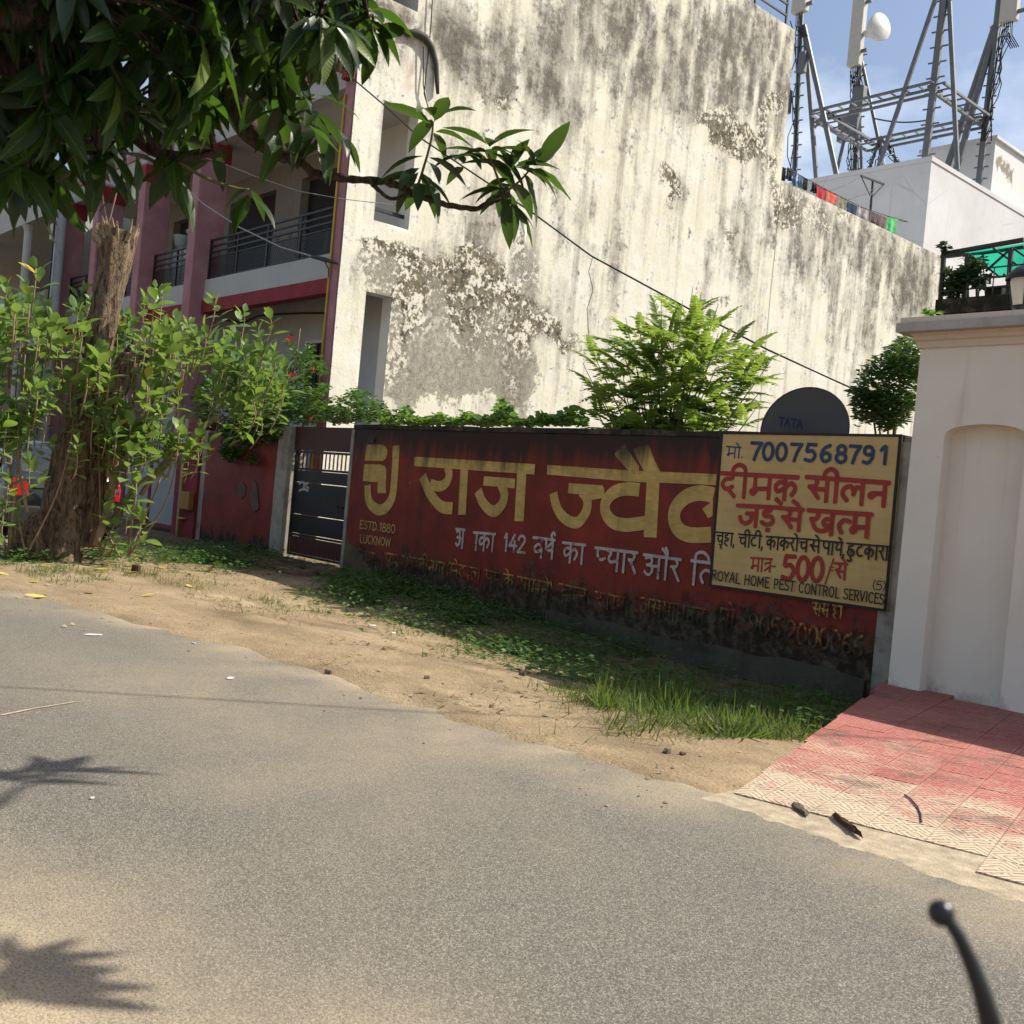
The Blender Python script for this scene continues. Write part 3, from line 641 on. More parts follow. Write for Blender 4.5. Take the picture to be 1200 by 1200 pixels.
L.poly(k2((612,138),(650,205),(690,262),(685,292),(632,285),(600,250),(553,195)))
L.poly(k2((740,140),(765,210),(808,298),(724,300),(680,225),(660,168)))
L.build('painted_letter', M['l_yellow'], bw)
L = Letters(Y1)
L.stroke(k2((1092,418),(1020,405),(945,425),(890,480),(878,545),(905,605),(970,632),(1078,630)), 18.5, cap=False)
L.poly(k2((1088,448),(1030,490),(1062,542),(1086,528)))
L.build('painted_letter', M['l_yellow'], bw)
L = Letters(Y1)
deva(L, ['a'], (535, 620), (545, 621), (21, 21), 0.15); deva(L, ['A', 'ka', 'A'], (556, 624), (581, 626), (20, 20), 0.15)
latin(L, '142', (589, 645), (616, 648.5), (20, 20), 0.16)
deva(L, ['va', 'ssa', 'REPH'], (626, 630), (651, 633), (22, 22), 0.15)
deva(L, ['ka', 'A'], (661, 636), (687, 639), (22, 22), 0.15)
deva(L, ['py', 'ya', 'A', 'ra'], (699, 642), (748, 648), (24, 24), 0.15)
deva(L, ['a', 'AU', 'ra'], (756, 650), (799, 656), (25, 25), 0.14)
deva(L, ['i', 'th'], (812, 657), (834, 660), (27, 27), 0.14)
L.build('painted_word', M['l_white'], bw)
L = Letters(Y1)
deva(L, ['ra', 'A', 'ma', 'sp'], (414, 643), (446, 650), (14, 15), 0.14)
deva(L, ['pa', 'ma', 'dash', 'ga', 'O', 'ma', 'ta', 'IIA', 'na', 'ga', 'ra'], (452, 648), (523, 660), (15, 16), 0.14)
deva(L, ['par', 'pa', 'E', 'tta', 'O', 'la', 'sp', 'pa', 'py', 'sp', 'ka', 'E', 'sp', 'sa', 'A', 'ma', 'na', 'E', 'rap'], (524, 659), (650, 684), (15, 17), 0.12)
deva(L, ['va', 'na', 'sp', 'i', 'ra', 'A', 'ma', 'sp', 'kha', 'ndx'] if False else ['va', 'na', 'sp', 'ra', 'A', 'ma'], (657, 684), (735, 701), (17, 18), 0.11)
deva(L, ['ja', 'sa', 'ya', 'A', 'pa', 'na', 'ta'], (752, 700), (828, 714), (18, 20), 0.11)
deva(L, ['ma', 'O', 'dot'], (843, 712), (868, 716), (21, 21), 0.12)
latin(L, "905.2000066", (877, 741), (1013, 771), (24, 26), 0.13)
deva(L, ['sa', 'sa', 'sp', 'ha', 'A'], (955, 706), (990, 711), (14, 14), 0.14)
L.build('painted_word', M['l_faded'], bw)

# ------------------------------------------------------------------ hand-painted board of the pest control firm
def mk_board():
    s = N('sign_yellow_paint', 0.55, 0.3); a = s.noise(2.2, 5, 0.6); b = s.noise(1.0, 4, 0.6, s.map(s.pos, scale=(3, 3, 22)))
    c = s.mix(s.ramp(a, (0.35, 0.0), (0.65, 1.0)), (0.50, 0.34, 0.13), (0.60, 0.42, 0.165)); c = s.mix(s.ramp(b, (0.45, 0.0), (0.7, 0.35)), c, (0.36, 0.27, 0.14))
    c = s.mix(s.ramp(s.noise(14, 8, 0.7), (0.64, 0.0), (0.74, 0.5)), c, (0.18, 0.12, 0.06)); s.col(c); s.bump(s.noise(30, 4), 0.15, 0.003); return s.m
M['board'] = mk_board()
YB = YW - 0.030
c0, c1, c2, c3 = (PY(845, 506, YB), PY(1057.5, 509, YB), PY(1039, 717, YB), PY(831, 687, YB))
sb = thing('sign_board', 'square yellow board with black border and red and blue hand-painted Hindi pest control advert', 'sign', (c3.x, YB, c3.z))
mb = MB(); mb.prism([c0, c1, c2, c3], (0, 0.014, 0)); mb.build('board', M['board'], sb)
mb = MB(); cs = [c0, c1, c2, c3]; cen = sum(cs, Vector())/4
for i in range(4):
    a, b = cs[i], cs[(i+1) % 4]; ia, ib = a + (cen-a).normalized()*0.035, b + (cen-b).normalized()*0.035
    mb.prism([a+Vector((0,-.006,0)), b+Vector((0,-.006,0)), ib+Vector((0,-.006,0)), ia+Vector((0,-.006,0))], (0, 0.0055, 0))
M['black_paint'] = simple('black_sign_paint', (0.018, 0.016, 0.016), 0.55, 0.3, var=0.3)
mb.build('border', M['black_paint'], sb)
def signpaint(name, c):
    s = N(name, 0.5, 0.3); b = s.noise(1.0, 4, 0.6, s.map(s.pos, scale=(12, 12, 5))); s.col(s.mix(s.ramp(b, (0.3, 0.0), (0.75, 1.0)), tuple(v*0.8 for v in c), tuple(min(1, v*1.15) for v in c))); return s.m
M['s_blue'] = signpaint('blue_sign_paint', (0.02, 0.05, 0.105)); M['s_red'] = signpaint('red_sign_paint', (0.33, 0.03, 0.022))
k3 = lambda x, y: (820 + x/5, 490 + y/5)
L = Letters(YB); deva(L, ['ma', 'O', 'dot'], k3(160, 166), k3(262, 174), (12.5, 12.5), 0.13)
for ch, x in zip('7007568791', (298, 368, 446, 532, 618, 708, 798, 876, 958, 1046)):
    t = (x-290)/800; latin(L, ch, k3(x-6, 242+t*26), k3(x+66, 246+t*26), (20.5, 20.5), 0.21)
L.build('painted_word', M['s_blue'], sb)
L = Letters(YB)
deva(L, ['da', 'IIA', 'ma', 'ka', 'HAL'], k3(122, 322), k3(578, 348), (26, 26), 0.205)
deva(L, ['sa', 'IIA', 'la', 'na'], k3(632, 345), k3(1112, 380), (26, 27), 0.205)
deva(L, ['ja', 'dda'], k3(228, 512), k3(462, 524), (23, 23), 0.215); deva(L, ['sa', 'E'], k3(478, 528), k3(610, 538), (24, 24), 0.205)
deva(L, ['kha', 'th', 'ma'], k3(645, 540), k3(1012, 566), (26, 26), 0.205)
L.build('painted_word', M['s_red'], sb)
L = Letters(YB)
deva(L, ['cha', 'UU', 'ha', 'A', 'com'], k3(100, 668), k3(212, 678), (14, 14), 0.14)
deva(L, ['cha', 'IIA', 'M', 'tta', 'IIA', 'com'], k3(230, 680), k3(380, 692), (14, 14), 0.14)
deva(L, ['ka', 'A', 'ka', 'ra', 'O', 'cha'], k3(395, 694), k3(640, 710), (14.5, 14.5), 0.14); deva(L, ['sa', 'E'], k3(645, 711), k3(712, 717), (14.5, 14.5), 0.14)
deva(L, ['pa', 'A', 'ya', 'E', 'M', 'com'], k3(722, 720), k3(860, 732), (15, 15), 0.14)
deva(L, ['chha', 'U', 'tta', 'ka', 'A', 'ra', 'A'], k3(870, 734), k3(1116, 754), (16, 16), 0.14)
latin(L, 'ROYAL HOME PEST CONTROL SERVICES', k3(72, 946), k3(1090, 1094), (11.5, 12.5), 0.13, 0.03)
latin(L, '(5)', k3(1018, 1006), k3(1102, 1012), (11, 11), 0.11)
L.build('painted_word', M['black_paint'], sb)
L = Letters(YB)
deva(L, ['ma', 'A', 'tra', 'dash'], k3(303, 818), k3(450, 828), (15, 15), 0.15); latin(L, '500', k3(478, 944), k3(725, 962), (28, 29), 0.19)
latin(L, '/', k3(730, 955), k3(785, 958), (24, 24), 0.08); latin(L, '=', k3(752, 925), k3(790, 928), (18, 18), 0.07); deva(L, ['sa', 'E'], k3(795, 850), k3(866, 856), (18, 18), 0.17)
L.build('painted_word', M['s_red'], sb)
# ------------------------------------------------------------------ white pillar with niche
M['maroonmetal0'] = simple('driveway_gate_sheet', (0.09, 0.02, 0.016), 0.55, 0.35)
s = N('off_white_wall_paint', .8, .2); zz = s.sep(s.pos)[2]; a = s.noise(2.2, 6, .6)
c = s.mix(s.ramp(a, (.3, 0.0), (.7, 1.0)), (.70, .645, .55), (.76, .71, .615))
stk = s.ma('MULTIPLY', s.ramp(s.noise(1.0, 4, .6, s.map(s.pos, scale=(6, 6, .35))), (.55, 0.0), (.72, .45)), s.ramp(zz, (.55, 0.0), (1.0, 1.0))); c = s.mix(stk, c, (.44, .375, .30))
spl_ = s.ma('SUBTRACT', s.ma('ADD', s.noise(5, 7, .7), s.ma('MULTIPLY', zz, -1.1)), .40); c = s.mix(s.ma('MULTIPLY', spl_, 3.0, clamp=True), c, (.34, .27, .20))
spk = s.ramp(s.vor(3.1, out='Distance'), (.022, 1.0), (.03, 0.0)); c = s.mix(s.ma('MULTIPLY', spk, .85), c, (.06, .05, .04)); s.col(c); s.bump(s.noise(38, 4, .6), .14, .006); M['pillar'] = s.m
M['cap'] = simple('grey_concrete_cap', (0.42, 0.40, 0.37), 0.9, 0.2, var=0.15, scale=6, bump=0.3, dirt=((0.15, 0.13, 0.11), 0.5))
def mk_moulding():
    s = N('cream_moulding', 0.75, 0.2); st = s.noise(1.0, 4, 0.6, s.map(s.pos, scale=(9, 9, 0.6)))
    c = s.mix(s.ramp(st, (0.56, 0.0), (0.70, 0.55)), (0.64, 0.54, 0.43), (0.26, 0.19, 0.14)); s.col(c); return s.m
M['mould'] = mk_moulding()
PF = 7.90                                     # face of the pillar
pl = PY(1040, 806, PF).x; pr = pl + 1.28
nl = PY(1080, 780, PF+0.0).x; nr = PY(1186, 700, PF).x; nspr = PY(1107, 512, PF).z; ntop = PY(1150, 497, PF).z
ztop = PY(1062, 408, PF-0.05).z; zcap = PY(1062, 378, PF-0.15).z

pi = thing('gate_pillar', 'broad off-white gate pillar with arched niche and moulded cornice at the right', 'pillar', (pl+1.0, PF+.3, 0))
mb = MB()
y0, y1 = PF, PF+0.6; nd = 0.14
mb.box(pl, y0+nd, -0.4, pr, y1, ztop)
mb.box(pl, y0, -0.4, nl, y0+nd, ztop)
n2 = nr; mb.box(n2, y0-0.03, -0.4, pr, y0+nd, ztop)
arc = []; cx = (nl+n2)/2; hw = (n2-nl)/2
for i in range(17):
    t = math.pi - math.pi*i/16; x = cx + hw*math.cos(t); z = nspr + (ntop-nspr)*math.sin(t)**0.8; arc.append((x, z))
for (xa, za), (xb, zb) in zip(arc[:-1], arc[1:]):
    mb.add([(xa,y0,za),(xb,y0,zb),(xb,y0,ztop),(xa,y0,ztop),(xa,y0+nd,za),(xb,y0+nd,zb)], [(0,1,2,3),(0,4,5,1)])
mb.build('pillar_body', M['pillar'], pi, bevel=0.0)
prof = [(0.0, ztop), (0.025, ztop+.0), (0.03, ztop+.05), (0.055, ztop+.06), (0.055, ztop+.09), (0.07, ztop+.10), (0.085, ztop+.17), (0.12, ztop+.215), (0.135, ztop+.23), (0.135, zcap-0.075)]
mb = MB(); vs = []
for d, z in prof: vs += [(pl-d*0.9, y1, z), (pl-d*0.9, y0-d, z), (pr, y0-d, z)]
fs = []
for i in range(len(prof)-1): fs += [(3*i, 3*i+1, 3*i+4, 3*i+3), (3*i+1, 3*i+2, 3*i+5, 3*i+4)]
mb.add(vs, fs); mb.build('cornice_moulding', M['mould'], pi)
mb = MB(); mb.box(pl-0.145, y0-0.16, zcap-0.075, pr+0.1, y1+.1, zcap); mb.build('cap_slab', M['cap'], pi, bevel=0.006)
# side gate and its wall, right of the pillar (only their shadow reaches the picture)
sg_ = thing('driveway_gate', 'maroon sheet driveway gate just outside the picture, right of the white pillar', 'gate', (pr+1.2, PF+.15, 0))
for i in range(2):
    a = pr+.03 + 1.65*i; MB().box(a+.04, PF+.14, .08, a+1.6, PF+.165, 2.0).build('panel', M['maroonmetal0'], sg_); 
    mb = MB(); mb.box(a, PF+.12, .04, a+.04, PF+.18, 2.05); mb.box(a+1.6, PF+.12, .04, a+1.64, PF+.18, 2.05); mb.build('frame', M['maroonmetal0'], sg_)
# lantern on the pillar
lp = PY(1197, 366, PF+0.1)
M['blackmetal'] = simple('black_metal', (0.02, 0.02, 0.02), 0.5, 0.4, var=0.3)
M['milk'] = simple('milky_lamp_glass', (0.62, 0.58, 0.5), 0.25, 0.5, var=0.05)
ln = thing('pillar_lamp', 'black-capped milky glass lantern standing on the white pillar at the picture edge', 'lamp', (lp.x, PF+.1, zcap))
mb = MB(); mb.lathe([(0.0, zcap+.001), (.06, zcap+.001), (.06, zcap+.02), (.03, zcap+.03), (.03, zcap+.08), (.07, zcap+.1), (.07, zcap+.12), (0, zcap+.12)], (lp.x, PF+.1, 0)); mb.build('lamp_base', M['blackmetal'], ln, smooth=True)
mb = MB(); mb.lathe([(0.0, zcap+.12), (.065, zcap+.121), (.10, zcap+.32), (0.0, zcap+.321)], (lp.x, PF+.1, 0), n=16); mb.build('lamp_glass', M['milk'], ln, smooth=False)
mb = MB(); mb.lathe([(.135, zcap+.315), (.135, zcap+.33), (.12, zcap+.36), (.07, zcap+.41), (.02, zcap+.43), (.02, zcap+.47), (0, zcap+.48)], (lp.x, PF+.1, 0), n=24)
for k in range(4):
    a = k*math.pi/2 + .5; mb.tube([(lp.x+.068*math.cos(a), PF+.1+.068*math.sin(a), zcap+.11), (lp.x+.108*math.cos(a), PF+.1+.108*math.sin(a), zcap+.32)], .006, 4)
mb.build('lamp_cap', M['blackmetal'], ln, smooth=True)

# ------------------------------------------------------------------ satellite dish behind the wall
M['dish'] = simple('dark_grey_dish', (0.075, 0.075, 0.072), 0.6, 0.4, var=0.1)
dc = PY(942, 500, 8.62); dcen = Vector((dc.x, 8.62, PY(942, 497, 8.62).z - 0.06))
ds = thing('satellite_dish', 'dark grey satellite dish rising behind the wall above the yellow board', 'satellite dish', (dcen.x, 8.62, 0))
toc = Vector((0.10, -1, 0.10)).normalized()          # the back is turned to the sun, the bowl to the street
RX, RZ = 0.455, 0.42; R3 = toc.to_track_quat('Z', 'Y').to_matrix()
ex = Vector((1, 0, 0)); ez = toc.cross(ex).normalized(); ex = ez.cross(toc).normalized()
if ez.z < 0: ez = -ez
mb = MB(); vs = []; n = 40; rings = [0.0, .2, .4, .6, .8, .95, 1.0]
for side, dd in ((0, 0.0), (1, -0.012)):
    for r in rings:
        for k in range(n):
            t = 2*math.pi*k/n; vs.append(dcen + ex*(RX*r*math.cos(t)) + ez*(RZ*r*math.sin(t)) + toc*(0.07*(r*r) - 0.07 + dd))
fs = []; m_ = len(rings)
for sd_ in range(2):
    o_ = sd_*m_*n
    for i in range(m_-1):
        for k in range(n): fs.append((o_+i*n+k, o_+i*n+(k+1)%n, o_+(i+1)*n+(k+1)%n, o_+(i+1)*n+k))
fs += [((m_-1)*n+k, (m_-1)*n+(k+1)%n, (2*m_-1)*n+(k+1)%n, (2*m_-1)*n+k) for k in range(n)]
mb.add(vs, fs); mb.tube([dcen + ex*(RX*math.cos(2*math.pi*k/n)) + ez*(RZ*math.sin(2*math.pi*k/n)) for k in range(n+1)], 0.006, 5); mb.build('bowl', M['dish'], ds, smooth=True)
mb = MB(); mb.tube([(dcen.x, 8.76, -0.2), (dcen.x, 8.76, dcen.z-.2), (dcen.x, 8.70, dcen.z-.05)], 0.022, 8); mb.build('mast', M['blackmetal'], ds)
mb = MB(); mb.tube([dcen - ez*0.40 + toc*0.0, dcen - ez*0.5 + toc*0.45], 0.012, 6); mb.box(dcen.x-.03, dcen.y-.56, dcen.z-.56, dcen.x+.03, dcen.y-.44, dcen.z-.48) if False else None
mb.build('feed_arm', M['blackmetal'], ds)
L = Letters(8.62)
class DL(Letters):
    pass
tl = DL(8.62 - 0.085)
for st in ([(0,1),(1,1)], [(.5,1),(.45,0)]): pass
p0, p1 = (912, 501), (941, 504); tx = 'TATA'; W_ = sum(LG[c][0] for c in tx)
latin(tl, tx, (912.5, 498.5), (941, 502), (9.5, 9.5), 0.26)
tl.build('brand_lettering', simple('blue_print', (0.012, 0.02, 0.06), 0.5), ds)

# ------------------------------------------------------------------ gate, its posts and the short wall
M['maroonmetal'] = simple('maroon_metal_sheet', (0.060, 0.016, 0.012), 0.55, 0.35, var=0.25, scale=3, dirt=((0.03, 0.015, 0.012), 0.6))
M['blacksheet'] = simple('dusty_black_sheet', (0.012, 0.011, 0.011), 0.5, 0.35, var=0.3, scale=3, dirt=((0.035, 0.03, 0.026), 0.4))
M['whitemark'] = simple('white_paint_mark', (0.4, 0.39, 0.37), 0.7)
gl, gr_ = -14.22, -12.60; YG = YW + 0.06
gt = thing('street_gate', 'narrow black and maroon metal gate with barred slot near the top', 'gate', ((gl+gr_)/2, YG, 0))
zt = PY(345, 500, YG).z; z1 = PY(350, 527, YG).z; z0_ = PY(347, 547, YG).z; zb1 = PY(341, 625, YG).z; zb0 = 0.03
mb = MB(); mb.box(gl-.03, YG-.02, z1+.0, gr_+.03, YG+.05, zt+.0); mb.build('lintel_panel', M['maroonmetal'], gt, bevel=.004)
mb = MB()
for x in (gl, gr_-.05): mb.box(x, YG-.018, zb0, x+.05, YG+.03, z1-.003)
for z in (zb0, zb1-.02, z0_-.04, z1-.045): mb.box(gl+.052, YG-.015, z, gr_-.052, YG+.025, z+.035)
mb.build('frame', M['blacksheet'], gt)
nb = 14
for i in range(nb):
    x = gl + .1 + (gr_-gl-.2)*i/(nb-1); mb = MB(); mb.box(x-.009, YG, z0_-.002, x+.009, YG+.015, z1-.046); mb.build('bar', M['blacksheet'], gt)
zj = [z0_-.042, z0_ - .23, z0_ - .72, zb1+.018]
for a, b in zip(zj[1:], zj[:-1]):
    mb = MB(); mb.box(gl+.053, YG-.006, a+.006, gr_-.053, YG+.008, b-.004); mb.build('panel', M['blacksheet'], gt, bevel=.003)
mb = MB(); npl = 22
for i in range(npl):
    x = gl+.055 + (gr_-gl-.11)*i/npl; wv = (gr_-gl-.11)/npl
    mb.add([(x,YG-.004,zb0+.04),(x+wv*.5,YG-.014,zb0+.04),(x+wv,YG-.004,zb0+.04),(x+wv,YG-.004,zb1-.025),(x+wv*.5,YG-.014,zb1-.025),(x,YG-.004,zb1-.025)], [(0,1,4,5),(1,2,3,4)])
mb.build('kick_plate', M['maroonmetal'], gt)
mb = MB(); q = PY(398, 594, YG-.02); mb.box(q.x-.09, YG-.035, q.z-.01, q.x+.09, YG-.02, q.z+.01); mb.tube([(q.x-.03, YG-.05, q.z), (q.x-.03, YG-.02, q.z)], .012, 6); mb.build('latch', M['blackmetal'], gt)
Lm = Letters(YG-.008); Lm.stroke([(351, 567), (354, 565), (359, 567), (361, 566)], 2.6); Lm.stroke([(357, 567), (356, 573)], 4); Lm.stroke([(351, 575), (356, 573), (361, 575)], 2.8); Lm.stroke([(359, 570), (362, 572)], 2.2)
Lm.build('paint_mark', M['whitemark'], gt)
gp = thing('gate_post', 'blotchy grey-white concrete post at the left of the street gate', 'post', (-14.42, YW+.1, 0))
plaster_block(-14.60, -14.262, YW-.06, YW+.26, -0.3, 2.0, st=.1, amp=.012, seed=21).build('post', M['edgewhite'], gp)
xs0 = PY(236, 600, YW).x
sw = thing('short_wall', 'short red wall between the gate post and gas pipe with greenery hanging over it', 'wall', ((xs0-14.6)/2, YW, 0))
s = N('short_red_wall_paint'); M['redwall2'] = grime(s, s.mix(s.ramp(s.noise(1.8, 6, 0.65), (0.3, 0.0), (0.7, 1.0)), (0.15, 0.016, 0.010), (0.27, 0.034, 0.016)), corner=False)
plaster_block(xs0, -14.603, YW, YW+.2, -0.3, 1.86, seed=31).build('wall', M['redwall2'], sw)
M['patch'] = simple('grey_cement_patch', (0.13, 0.105, 0.08), 0.95, 0.1, var=0.2)
for pts in ([(279,568),(284,565),(288,570),(287,580),(283,585),(278,578)], [(297,562),(300,566),(302,580),(303,596),(298,600),(294,592),(293,578),(295,568)]):
    mb = MB(); mb.prism([PY(x, y, YW-.014) for x, y in pts], (0, .01, 0)); mb.build('bare_patch', M['patch'], sw)
# maroon corner pilaster with gas pipe and meter
M['maroon'] = simple('maroon_wall_paint', (0.22, 0.025, 0.03), 0.7, 0.25, var=0.25, scale=4, bump=.15)
M['yellowpipe'] = simple('yellow_pipe_paint', (0.50, 0.31, 0.03), 0.45, 0.4, var=0.1)
M['orange'] = simple('ochre_meter_box', (0.33, 0.155, 0.02), 0.5, 0.3, var=.2)
xa, xb = PY(213, 600, YW).x, PY(229, 600, YW).x
pp = thing('boundary_pilaster', 'maroon and white pilaster between the grey sheet gate and the short red wall', 'pilaster', (xa, YW, 0))
mb = MB(); mb.box(xa, YW-.02, -.3, xb, YW+.3, 2.1); mb.build('shaft', M['maroon'], pp, bevel=.01)
mb = MB(); mb.box(xa-.24, YW+.01, -.3, xa-.003, YW+.25, 2.1); mb.box(xb+.003, YW+.03, -.3, xs0-.003, YW+.2, 1.9); mb.build('edge_strip', M['edgewhite'], pp, bevel=.008)
mb = MB(); mb.box(xa-.42, YW+.005, -.3, xa-.243, YW+.2, 2.1); mb.build('edge_strip', M['maroon'], pp, bevel=.008)
gp2 = thing('gas_pipe', 'yellow gas riser pipe with ochre meter box on the low maroon pilaster', 'pipe', (xa+.05, YW-.06, 0))
mb = MB(); mb.tube([(xa+.05, YW-.06, -.1), (xa+.05, YW-.06, 1.25), (xa+.12, YW-.06, 1.35), (xa+.12, YW-.06, 1.75)], .022, 7); mb.build('pipe', M['yellowpipe'], gp2, smooth=True)
q = PY(220, 587, YW-.1); mb = MB(); mb.box(xa+.11, YW-.13, q.z-.16, xb-.03, YW-.03, q.z+.16); mb.build('meter_box', M['orange'], gp2, bevel=.012)
mb = MB()
for z in (.28, 1.1): mb.box(xa+.01, YW-.085, z, xa+.24, YW-.02, z+.03)
mb.build('pipe_clamp', M['yellowpipe'], gp2)
M['greysheet'] = simple('pale_grey_gate_sheet', (0.30, 0.31, 0.31), 0.6, 0.3, var=0.12, scale=2, dirt=((0.15, 0.13, 0.11), 0.3))
xg1 = xa-.45; xg0 = xg1-2.6
gg = thing('sheet_gate', 'pale grey sheet metal gate beside the maroon and white pilaster', 'gate', (xg0, YW+.1, 0))
for i in range(2):
    a = xg0 + 1.3*i; mb = MB(); mb.box(a+.05, YW+.1, .1, a+1.25, YW+.125, 1.75); mb.build('panel', M['greysheet'], gg, bevel=.006)
    mb = MB()
    for x in (a, a+1.252): mb.box(x, YW+.08, .06, x+.046, YW+.14, 1.8)
    for z in (.06, 1.752): mb.box(a+.047, YW+.083, z, a+1.251, YW+.137, z+.04)
    mb.build('frame', M['maroon'], gg)

# ------------------------------------------------------------------ the house: side wall
XS = -15.3
def mk_sidewall():
    s = N('weathered_limewash', 0.92, 0.12)
    p = s.pos; dark = s.attr('mold'); peel = s.attr('peel'); pale = s.attr('pale')
    z = s.sep(p)[2]
    n1 = s.noise(0.55, 6, 0.62); n2 = s.noise(2.6, 8, 0.72); n3 = s.noise(11, 8, 0.75); n4 = s.noise(42, 5, 0.7)
    st = s.noise(1.0, 6, 0.62, s.map(p, scale=(1, 4.2, 0.32))); st2 = s.noise(1.0, 5, 0.6, s.map(p, scale=(1, 13, 0.7), loc=(0, 3, 0)))
    base = s.mix(s.ramp(n1, (0.3, 0.0), (0.7, 1.0)), (0.70, 0.655, 0.515), (0.78, 0.75, 0.645))
    base = s.mix(s.ramp(n2, (0.48, 0.0), (0.62, 0.8)), base, (0.81, 0.79, 0.72))
    base = s.mix(s.ramp(st, (0.50, 0.0), (0.72, 0.45)), base, (0.46, 0.41, 0.31))
    base = s.mix(s.ramp(n4, (0.3, 0.25), (0.5, 0.0)), base, (0.38, 0.32, 0.22))
    # soft grey algae: attribute shaped, broken by streaks and fine speckle
    cemm = s.attr('cem')
    br = s.ma('ADD', s.ma('MULTIPLY', s.ma('SUBTRACT', n2, 0.5), 2.6), s.ma('ADD', s.ma('MULTIPLY', s.ma('SUBTRACT', st2, 0.5), 0.9), s.ma('MULTIPLY', s.ma('SUBTRACT', n3, 0.5), 2.9)))
    sg = s.ma('ADD', dark, s.ma('ADD', s.ma('MULTIPLY', br, 0.45), s.ma('MULTIPLY', s.ma('SUBTRACT', st, 0.5), 1.3)))
    m1 = s.ma('MULTIPLY', s.ma('SUBTRACT', sg, 0.10), 1.9, clamp=True); m2 = s.ma('MULTIPLY', s.ma('SUBTRACT', s.ma('ADD', dark, s.ma('ADD', s.ma('MULTIPLY', br, 0.9), s.ma('MULTIPLY', s.ma('SUBTRACT', s.noise(5, 8, .75), .5), 2.2))), 0.52), 1.7, clamp=True)
    c = s.mix(s.ma('MULTIPLY', m1, 0.68), base, s.mix(s.ramp(s.ma('ADD', n3, s.ma('MULTIPLY', s.ma('SUBTRACT', n4, .5), .9)), (.33, 0.0), (.67, 1.0)), (0.12, 0.11, 0.095), (0.40, 0.375, 0.32)))
    algae = s.mix(s.ramp(n3, (0.35, 0.0), (0.65, 1.0)), (0.03, 0.027, 0.024), (0.21, 0.185, 0.15))
    c = s.mix(s.ma('MULTIPLY', m2, 0.9), c, algae)
    qc = s.ma('ADD', cemm, s.ma('ADD', s.ma('MULTIPLY', s.ma('SUBTRACT', n2, 0.5), 1.3), s.ma('MULTIPLY', s.ma('SUBTRACT', n3, 0.5), 0.9)))
    c = s.mix(s.ramp(qc, (0.48, 0.0), (0.56, 0.85)), c, s.mix(s.ramp(s.ma('ADD', n3, s.ma('MULTIPLY', s.ma('SUBTRACT', n4, .5), .8)), (.32, 0.0), (.68, 1.0)), (0.10, 0.09, 0.068), (0.40, 0.365, 0.29)))
    # thin background streak staining everywhere
    bgk = s.ma('MULTIPLY', s.ma('SUBTRACT', s.ma('ADD', s.ma('MULTIPLY', st, 0.7), s.ma('MULTIPLY', st2, 0.5)), 0.66), 3.2, clamp=True)
    c = s.mix(s.ma('MULTIPLY', bgk, 0.42), c, (0.30, 0.26, 0.19))
    # flaked off lime coat with crisp edges: dark weathered cement below
    q = s.ma('ADD', s.ma('MULTIPLY', peel, 1.33), s.ma('ADD', s.ma('MULTIPLY', s.ma('SUBTRACT', n2, 0.5), 2.4), s.ma('MULTIPLY', s.ma('SUBTRACT', n3, 0.5), 1.9)))
    pk = s.ramp(q, (0.47, 0.0), (0.51, 1.0))
    cem = s.mix(s.ramp(s.noise(6, 8, 0.75), (0.38, 0.0), (0.62, 1.0)), (0.045, 0.040, 0.030), (0.25, 0.215, 0.15))
    c = s.mix(pk, c, cem)
    # fresh white scabs left standing inside
    fl = s.ma('MULTIPLY', s.ramp(s.ma('ADD', n3, s.ma('MULTIPLY', s.ma('SUBTRACT', n2, .5), .8)), (0.54, 0.0), (0.56, 1.0)), s.ramp(s.ma('ADD', peel, pale), (0.25, 0.0), (0.5, 1.0)))
    c = s.mix(s.ma('MULTIPLY', fl, 0.9), c, (0.76, 0.71, 0.60))
    sp = s.ramp(s.noise(24, 5, 0.8), (0.62, 0.0), (0.66, 0.8)); c = s.mix(s.ma('MULTIPLY', sp, s.ramp(n1, (.35, .35), (.6, 1.0))), c, (0.085, 0.078, 0.066))
    c = s.mix(s.attr('rust'), c, (0.45, 0.20, 0.13))
    s.col(c); s.bump(s.ma('ADD', s.ma('MULTIPLY', pk, -0.8), s.ma('ADD', s.ma('MULTIPLY', n3, 0.8), s.ma('MULTIPLY', n4, 0.3))), 0.55, 0.02); return s.m
M['side'] = mk_sidewall()
def blobs(px, py, L_):
    t = 0
    for cx, cy, rx, ry, a, *rot in L_:
        r = math.radians(rot[0]) if rot else 0; dx, dy = px-cx, py-cy
        u = (dx*math.cos(r)+dy*math.sin(r))/rx; v = (-dx*math.sin(r)+dy*math.cos(r))/ry; t += a*math.exp(-(u*u+v*v))
    return t
